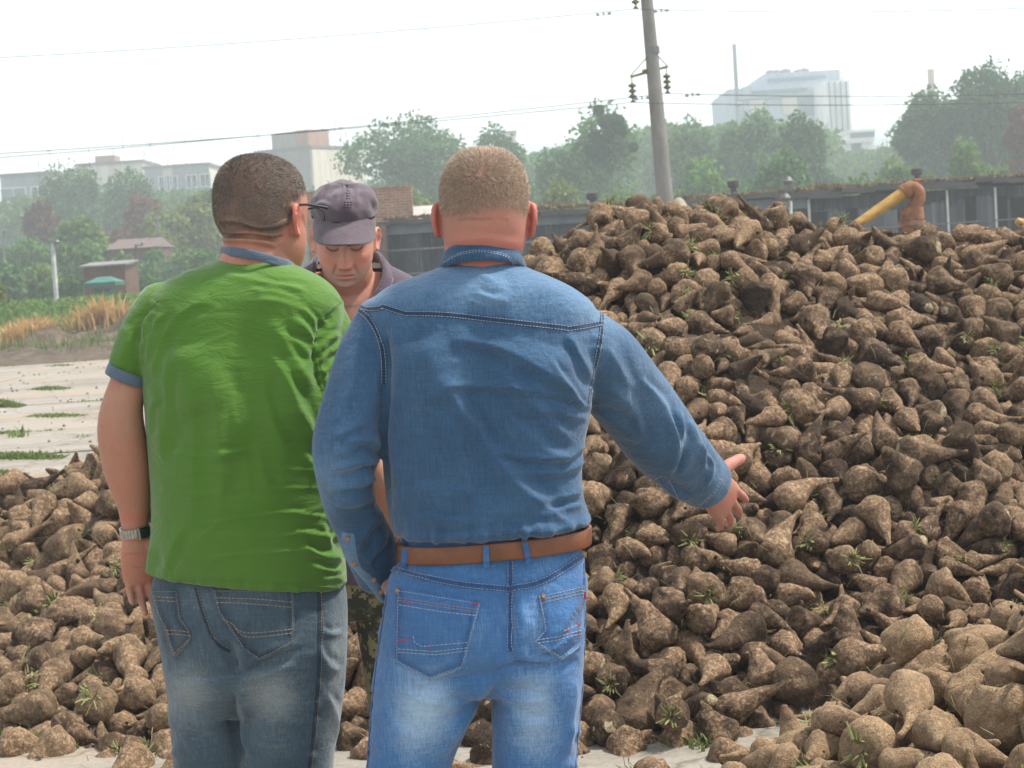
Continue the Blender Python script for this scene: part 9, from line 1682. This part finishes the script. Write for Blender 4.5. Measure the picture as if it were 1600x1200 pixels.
    fd = [([(345, 560), (352, 680), (345, 800)], 14, .0035), ([(300, 590), (305, 700), (300, 830)], 12, .003), ([(330, 560), (345, 680), (350, 760)], 12, .0035), ([(352, 580), (372, 680), (392, 770)], 9, .003), ([(420, 545), (450, 600), (470, 650), (500, 700)], 7, .004), ([(365, 600), (400, 700), (430, 790)], 10, .003), ([(405, 560), (425, 650), (455, 720)], 8, .003), ([(440, 560), (470, 640), (510, 700)], 7, .0032),
          ([(530, 480), (500, 520), (492, 570), (505, 620)], 6, -.006), ([(500, 545), (512, 530), (530, 520)], 4, .004), ([(500, 565), (515, 548), (538, 538)], 4, .004), ([(503, 585), (520, 565), (540, 556)], 4, .004), ([(506, 605), (522, 586), (540, 575)], 4, .004), ([(455, 495), (480, 515), (496, 548)], 6, .005), ([(440, 520), (475, 545), (494, 580)], 6, .0042), ([(470, 480), (490, 500), (497, 530)], 5, .004), ([(425, 500), (460, 560), (490, 610)], 8, .004),
          ([(400, 440), (440, 446), (480, 455)], 5, .0032), ([(390, 452), (430, 458), (470, 468)], 5, .003), ([(400, 468), (440, 472), (475, 484)], 6, .0028), ([(285, 432), (300, 420), (330, 415)], 5, .0025), ([(350, 430), (380, 434), (410, 440)], 5, .0025), ([(240, 478), (222, 500), (214, 540), (216, 590)], 6, -.0055), ([(258, 486), (240, 520), (232, 570)], 7, .004), ([(232, 490), (226, 530)], 5, .0035), ([(272, 500), (250, 540), (240, 590)], 7, .0035), ([(205, 510), (196, 545), (190, 575)], 5, .003),
          ([(300, 820), (350, 812), (420, 802), (500, 795)], 2.6, .0026), ([(370, 732), (450, 732), (530, 736)], 2.2, .0020), ([(340, 762), (430, 762), (530, 760)], 2.2, .0020), ([(330, 705), (420, 700), (500, 694)], 2.2, .0014), ([(330, 834), (410, 838), (500, 828)], 2.6, .0024), ([(320, 878), (350, 868), (420, 862), (500, 856)], 3, .0028), ([(310, 842), (330, 825), (345, 815)], 3, .002), ([(450, 800), (500, 806), (535, 815)], 3, .0035), ([(460, 828), (500, 836), (540, 838)], 4, .004), ([(470, 850), (505, 868), (540, 870)], 5, .005), ([(480, 880), (510, 890), (542, 892)], 5, .005), ([(500, 905), (525, 902), (543, 908)], 4, .004), ([(240, 850), (232, 880), (228, 915)], 7, .004), ([(290, 820), (270, 860), (255, 905)], 7, .003), ([(500, 810), (515, 850), (530, 880)], 6, .004), ([(250, 620), (240, 640), (236, 680)], 6, .0035), ([(236, 600), (250, 640), (256, 720)], 7, .003)]
    fd += [([(392, 470), (392, 620), (392, 780)], 34, -.009), ([(290, 540), (300, 600), (315, 650)], 36, .008), ([(470, 560), (462, 610), (452, 660)], 34, .007), ([(345, 640), (420, 668), (520, 660)], 30, .005), ([(245, 700), (320, 712), (400, 700)], 5, .003), ([(250, 760), (300, 772), (340, 770)], 4, .003), ([(262, 560), (262, 640), (252, 720)], 9, .004), ([(470, 700), (500, 740), (535, 770)], 7, .004), ([(330, 470), (300, 480), (270, 500)], 6, .003)]
    folds(sm, fd); pucker(sm, [(229, 911), (380, 915), (541, 929)], 12, .004, 34, 3); pucker(sm, [(534, 470), (498, 512), (493, 545), (506, 622)], 9, .003, 24, 4); pucker(sm, [(246, 470), (217, 525), (217, 596)], 9, .003, 20, 5); blobs(sm, 'fade_light', [(390, 460, 110, 40, .10)], 0.); cl = Cloth(sm); seam = MB(); th = MB()  # paler upper back: light from above painted into the jersey
    cl.ribbon(seam, smooth_pl([(231, 902), (300, 905), (380, 907), (460, 913), (541, 919)], 24), .0016, .0016, 3); cl.ribbon(seam, smooth_pl([(534, 470), (512, 488), (498, 512), (493, 545), (500, 590), (506, 622)], 20), .005, .0012, 3); cl.ribbon(seam, smooth_pl([(246, 470), (228, 492), (217, 525), (214, 560), (217, 596)], 20), .005, .0012, 3)
    join_into(sm, [(seam, 0)]); shirt = cloth_obj('t_shirt', sm, [M_GREEN], body)
    def band(name, c, ax, ay, up_, hgt, thick, mat, tilt=None, ex=2., n=72, par=shirt):
        R_ = []
        for i in range(n):
            t = i/n*2*math.pi; cs, sn = math.cos(t), math.sin(t); o_ = ax*np.sign(cs)*abs(cs)**(2/ex)+ay*np.sign(sn)*abs(sn)**(2/ex); p = c+o_; u_ = o_/np.linalg.norm(o_); z = up_*((tilt(cs, sn)) if tilt else 0)
            R_.append([p+z-up_*hgt/2-u_*thick, p+z-up_*hgt/2+u_*thick*.6, p+z-up_*hgt*.3+u_*thick, p+z+up_*hgt*.3+u_*thick, p+z+up_*hgt/2+u_*thick*.5, p+z+up_*hgt/2-u_*thick])
        R_ = np.array(R_); m_ = 6; i = np.arange(n)[:, None]*m_; j = np.arange(m_)[None]; q_ = np.stack([i+j, i+(j+1) % m_, (i+m_) % (n*m_)+(j+1) % m_, (i+m_) % (n*m_)+j], -1).reshape(-1, 4)
        b = npmesh(name, R_.reshape(-1, 3), q_); bm = bmesh.new(); bm.from_mesh(b); bmesh.ops.recalc_face_normals(bm, faces=bm.faces); bm.to_mesh(b); bm.free(); fattr(b, 'fade_light', np.full(len(b.vertices), .2)); return link(name, b, mat, par)
    S = FPX/Y0; band('neck_band', P(403, 409, Y0+.005), CR*.0740+np.array([0, -.012, 0]), np.array([0, .0965, 0]), CU, .019, .0022, M_BLUEGREY, lambda cs, sn: -.015*cs-.012*sn+.002)
    ax = np.array(P(199, 580, 0)-P(212, 552, 0)) if False else (P(196, 596, Y0)-P(210, 560, Y0)); ax /= np.linalg.norm(ax); e1 = np.cross(ax, [0, 1., 0]); e1 /= np.linalg.norm(e1)
    band('sleeve_band', P(201, 587, Y0-.023), e1*.0440, np.array([0, .0480, 0]), ax, .022, .0026, M_BLUEGREY)
    # --- watch
    cw = P(211, 829, Y0+.021); aw = (P(212, 838, Y0+.022)-P(210, 815, Y0+.018)); aw /= np.linalg.norm(aw); aw = aw+.10*CR; aw /= np.linalg.norm(aw); e1 = np.cross(aw, [0, 1., 0]); e1 /= np.linalg.norm(e1); e2 = np.cross(aw, e1)
    m = MB(); n = 30
    for i in range(n):
        t = (i+.5)/n*2*math.pi; o_ = e1*math.cos(t)*.0295+e2*math.sin(t)*.0295; nn = e1*math.cos(t)+e2*math.sin(t); tg = -e1*math.sin(t)+e2*math.cos(t); hw = .0091; tw = .0029; v8 = [cw+o_+tg*a*tw+aw*b*hw+nn*c for c in (-.0012, .0018) for a, b in ((-1, -1), (1, -1), (1, 1), (-1, 1))]
        m.add(v8, [(0, 3, 2, 1), (4, 5, 6, 7), (0, 1, 5, 4), (1, 2, 6, 5), (2, 3, 7, 6), (3, 0, 4, 7)])
    wt_ = m.build('wristwatch', M_STEELW, body)
    best = max(np.linspace(0, 6.28, 200), key=lambda t: (-(math.cos(t)*e1[1]+math.sin(t)*e2[1]))*.72+.70*(math.cos(t)*e1[0]+math.sin(t)*e2[0])); nn = e1*math.cos(best)+e2*math.sin(best); tg = -e1*math.sin(best)+e2*math.cos(best)
    def plate(nm, half, h0, h1, mat, par):
        mm = MB(); v8 = [cw+nn*h+tg*a*half+aw*b*half for h in (h0, h1) for a, b in ((-1, -1), (1, -1), (1, 1), (-1, 1))]; mm.add(v8, [(0, 3, 2, 1), (4, 5, 6, 7), (0, 1, 5, 4), (1, 2, 6, 5), (2, 3, 7, 6), (3, 0, 4, 7)]); return mm.build(nm, mat, par)
    plate('watch_case', .0125, .028, .0355, M_STEELW, wt_); dl = plate('dial', .0108, .0345, .0362, M_DIAL, wt_)
    # --- jeans
    pel = rows_loft(Y0, [(872, 246, 532, .136, 0), (900, 240, 536, .140, 0), (930, 236, 540, .146, 0), (985, 246, 542, .152, -.006), (1040, 256, 541, .146, -.006), (1085, 260, 534, .126, 0), (1110, 275, 520, .10, .01)], 2.4, .10, 64)
    lgL = rows_loft(Y0, [(1020, 256, 372, .122, .015), (1090, 262, 375, .112, .02), (1150, 266, 386, .104, .02), (1200, 268, 390, .098, .02), (1320, 272, 388, .088, .03), (1480, 278, 382, .078, .03), (1620, 282, 378, .070, .02)], 2.1, .1)
    lgR = rows_loft(Y0, [(1000, 352, 541, .140, -.015), (1060, 360, 540, .128, -.015), (1110, 364, 535, .118, -.012), (1160, 368, 526, .110, -.01), (1200, 372, 520, .104, -.01), (1320, 376, 508, .09, 0), (1480, 382, 500, .08, .01), (1620, 388, 496, .072, 0)], 2.1, .1)
    jm = union([pel, lgL, lgR], .0045, 4); noise_disp(jm, (8, 8, 5), .0035, 31); noise_disp(jm, (22, 18, 13), .0013, 32)
    folds(jm, [([(355, 1000), (368, 1030), (370, 1060)], 9, -.008), ([(370, 1058), (395, 1040), (440, 1022), (470, 1010)], 5, -.006), ([(366, 1080), (368, 1130), (380, 1190)], 7, -.010), ([(372, 1068), (420, 1050), (462, 1035)], 6, .006), ([(335, 1000), (350, 1030), (362, 1048)], 6, .005), ([(345, 970), (370, 985), (400, 975)], 7, -.005), ([(265, 1070), (300, 1068), (360, 1062)], 5, .0035), ([(500, 985), (520, 990), (538, 985)], 4, .004), ([(495, 1010), (515, 1040), (535, 1045)], 6, .004), ([(510, 1080), (525, 1120), (528, 1160)], 6, .004), ([(280, 1120), (320, 1130), (360, 1120)], 10, .003), ([(400, 1140), (440, 1160), (490, 1160)], 9, .003), ([(290, 1160), (330, 1170), (370, 1165)], 8, .003)])
    pucker(jm, [(500, 925), (499, 1040), (484, 1200)], 9, .003, 30, 6); pucker(jm, [(262, 1000), (266, 1100), (270, 1200)], 14, .004, 18, 7); noise_disp(jm, (34, 30, 12), .0016, 34)
    blobs(jm, 'fade_light', [(295, 1085, 36, 50, .46), (425, 1085, 44, 45, .55), (440, 1005, 30, 20, .20), (525, 1040, 16, 80, .34), (300, 940, 40, 30, .12), (395, 950, 60, 30, .12), (370, 1010, 20, 16, .2), (330, 1160, 40, 40, .10), (520, 1150, 14, 60, .25), (430, 1160, 40, 30, .12)], .30)
    cl = Cloth(jm); seam = MB(); th = MB()
    for l in ([(500, 925), (499, 980), (499, 1040), (494, 1110), (484, 1200), (478, 1240)], [(306, 918), (318, 960), (335, 1000), (360, 1018)], [(498, 925), (502, 980), (500, 1005)]): cl.ribbon(seam, smooth_pl(l, 22), .009, .0016, 4); [cl.ribbon(th, smooth_pl(l, 22), .0011, .0022, 1.6, (3, 2), o_) for o_ in (-.0035,)]
    join_into(jm, [(seam, 0), (th, 1)]); jeans = cloth_obj('jeans', jm, [M_DENIM_GREY, M_THREAD], body)
    def pocket(left, right, lines):
        m = MB(); cl.patch(m, left, right, 22, 18, .0034, .005); o = m.build('pocket', M_DENIM_GREY, jeans, True); pm = o.data; pm.materials.append(M_THREAD); v, _ = getv(pm); u2 = proj(v); ed = np.minimum(pl_dist(u2, left)[0], pl_dist(u2, right)[0]); fattr(pm, 'fade_light', .36-.26*np.exp(-((ed-5)/6)**2)+.30*np.exp(-(ed/2.2)**2))
        pc = Cloth(pm); t_ = MB(); ol = np.array(left+right[::-1], float); c_ = ol.mean(0); ins = ol+(c_-ol)/np.linalg.norm(c_-ol, axis=1)[:, None]*3.4; pc.ribbon(t_, np.vstack([ins, ins[:1]]), .0012, .0009, 1.6, (3, 2))
        for l in lines: pc.ribbon(t_, smooth_pl(l, 16), .0016, .0010, 1.6, (4, 3))
        join_into(pm, [(t_, 1)]); return o
    pocket([(332, 921), (340, 955), (360, 985), (378, 1015), (405, 1032)], [(458, 922), (460, 960), (459, 1003), (432, 1020), (405.5, 1032)], [[(337, 934), (400, 936), (456, 941)], [(338, 941), (400, 944), (456, 949)], [(342, 965), (362, 974), (385, 989), (458, 983)], [(364, 975), (386, 995), (458, 989)]])
    pocket([(235, 921), (246, 960), (258, 985), (264, 1005), (273, 1028)], [(276, 921), (283, 965), (297, 985), (300, 1000), (275, 1028)], [[(240, 932), (274, 934)], [(241, 938), (276, 940)], [(253, 985), (275, 985), (295, 988)], [(254, 991), (276, 991), (298, 994)], [(268, 1026), (296, 998)]])
    for u in (330, 445): p = P(u, 1620, Y0+.02); shoe('shoe', (p[0], p[1]), (.2, 1, 0), M_SHOE, body)
man_green()
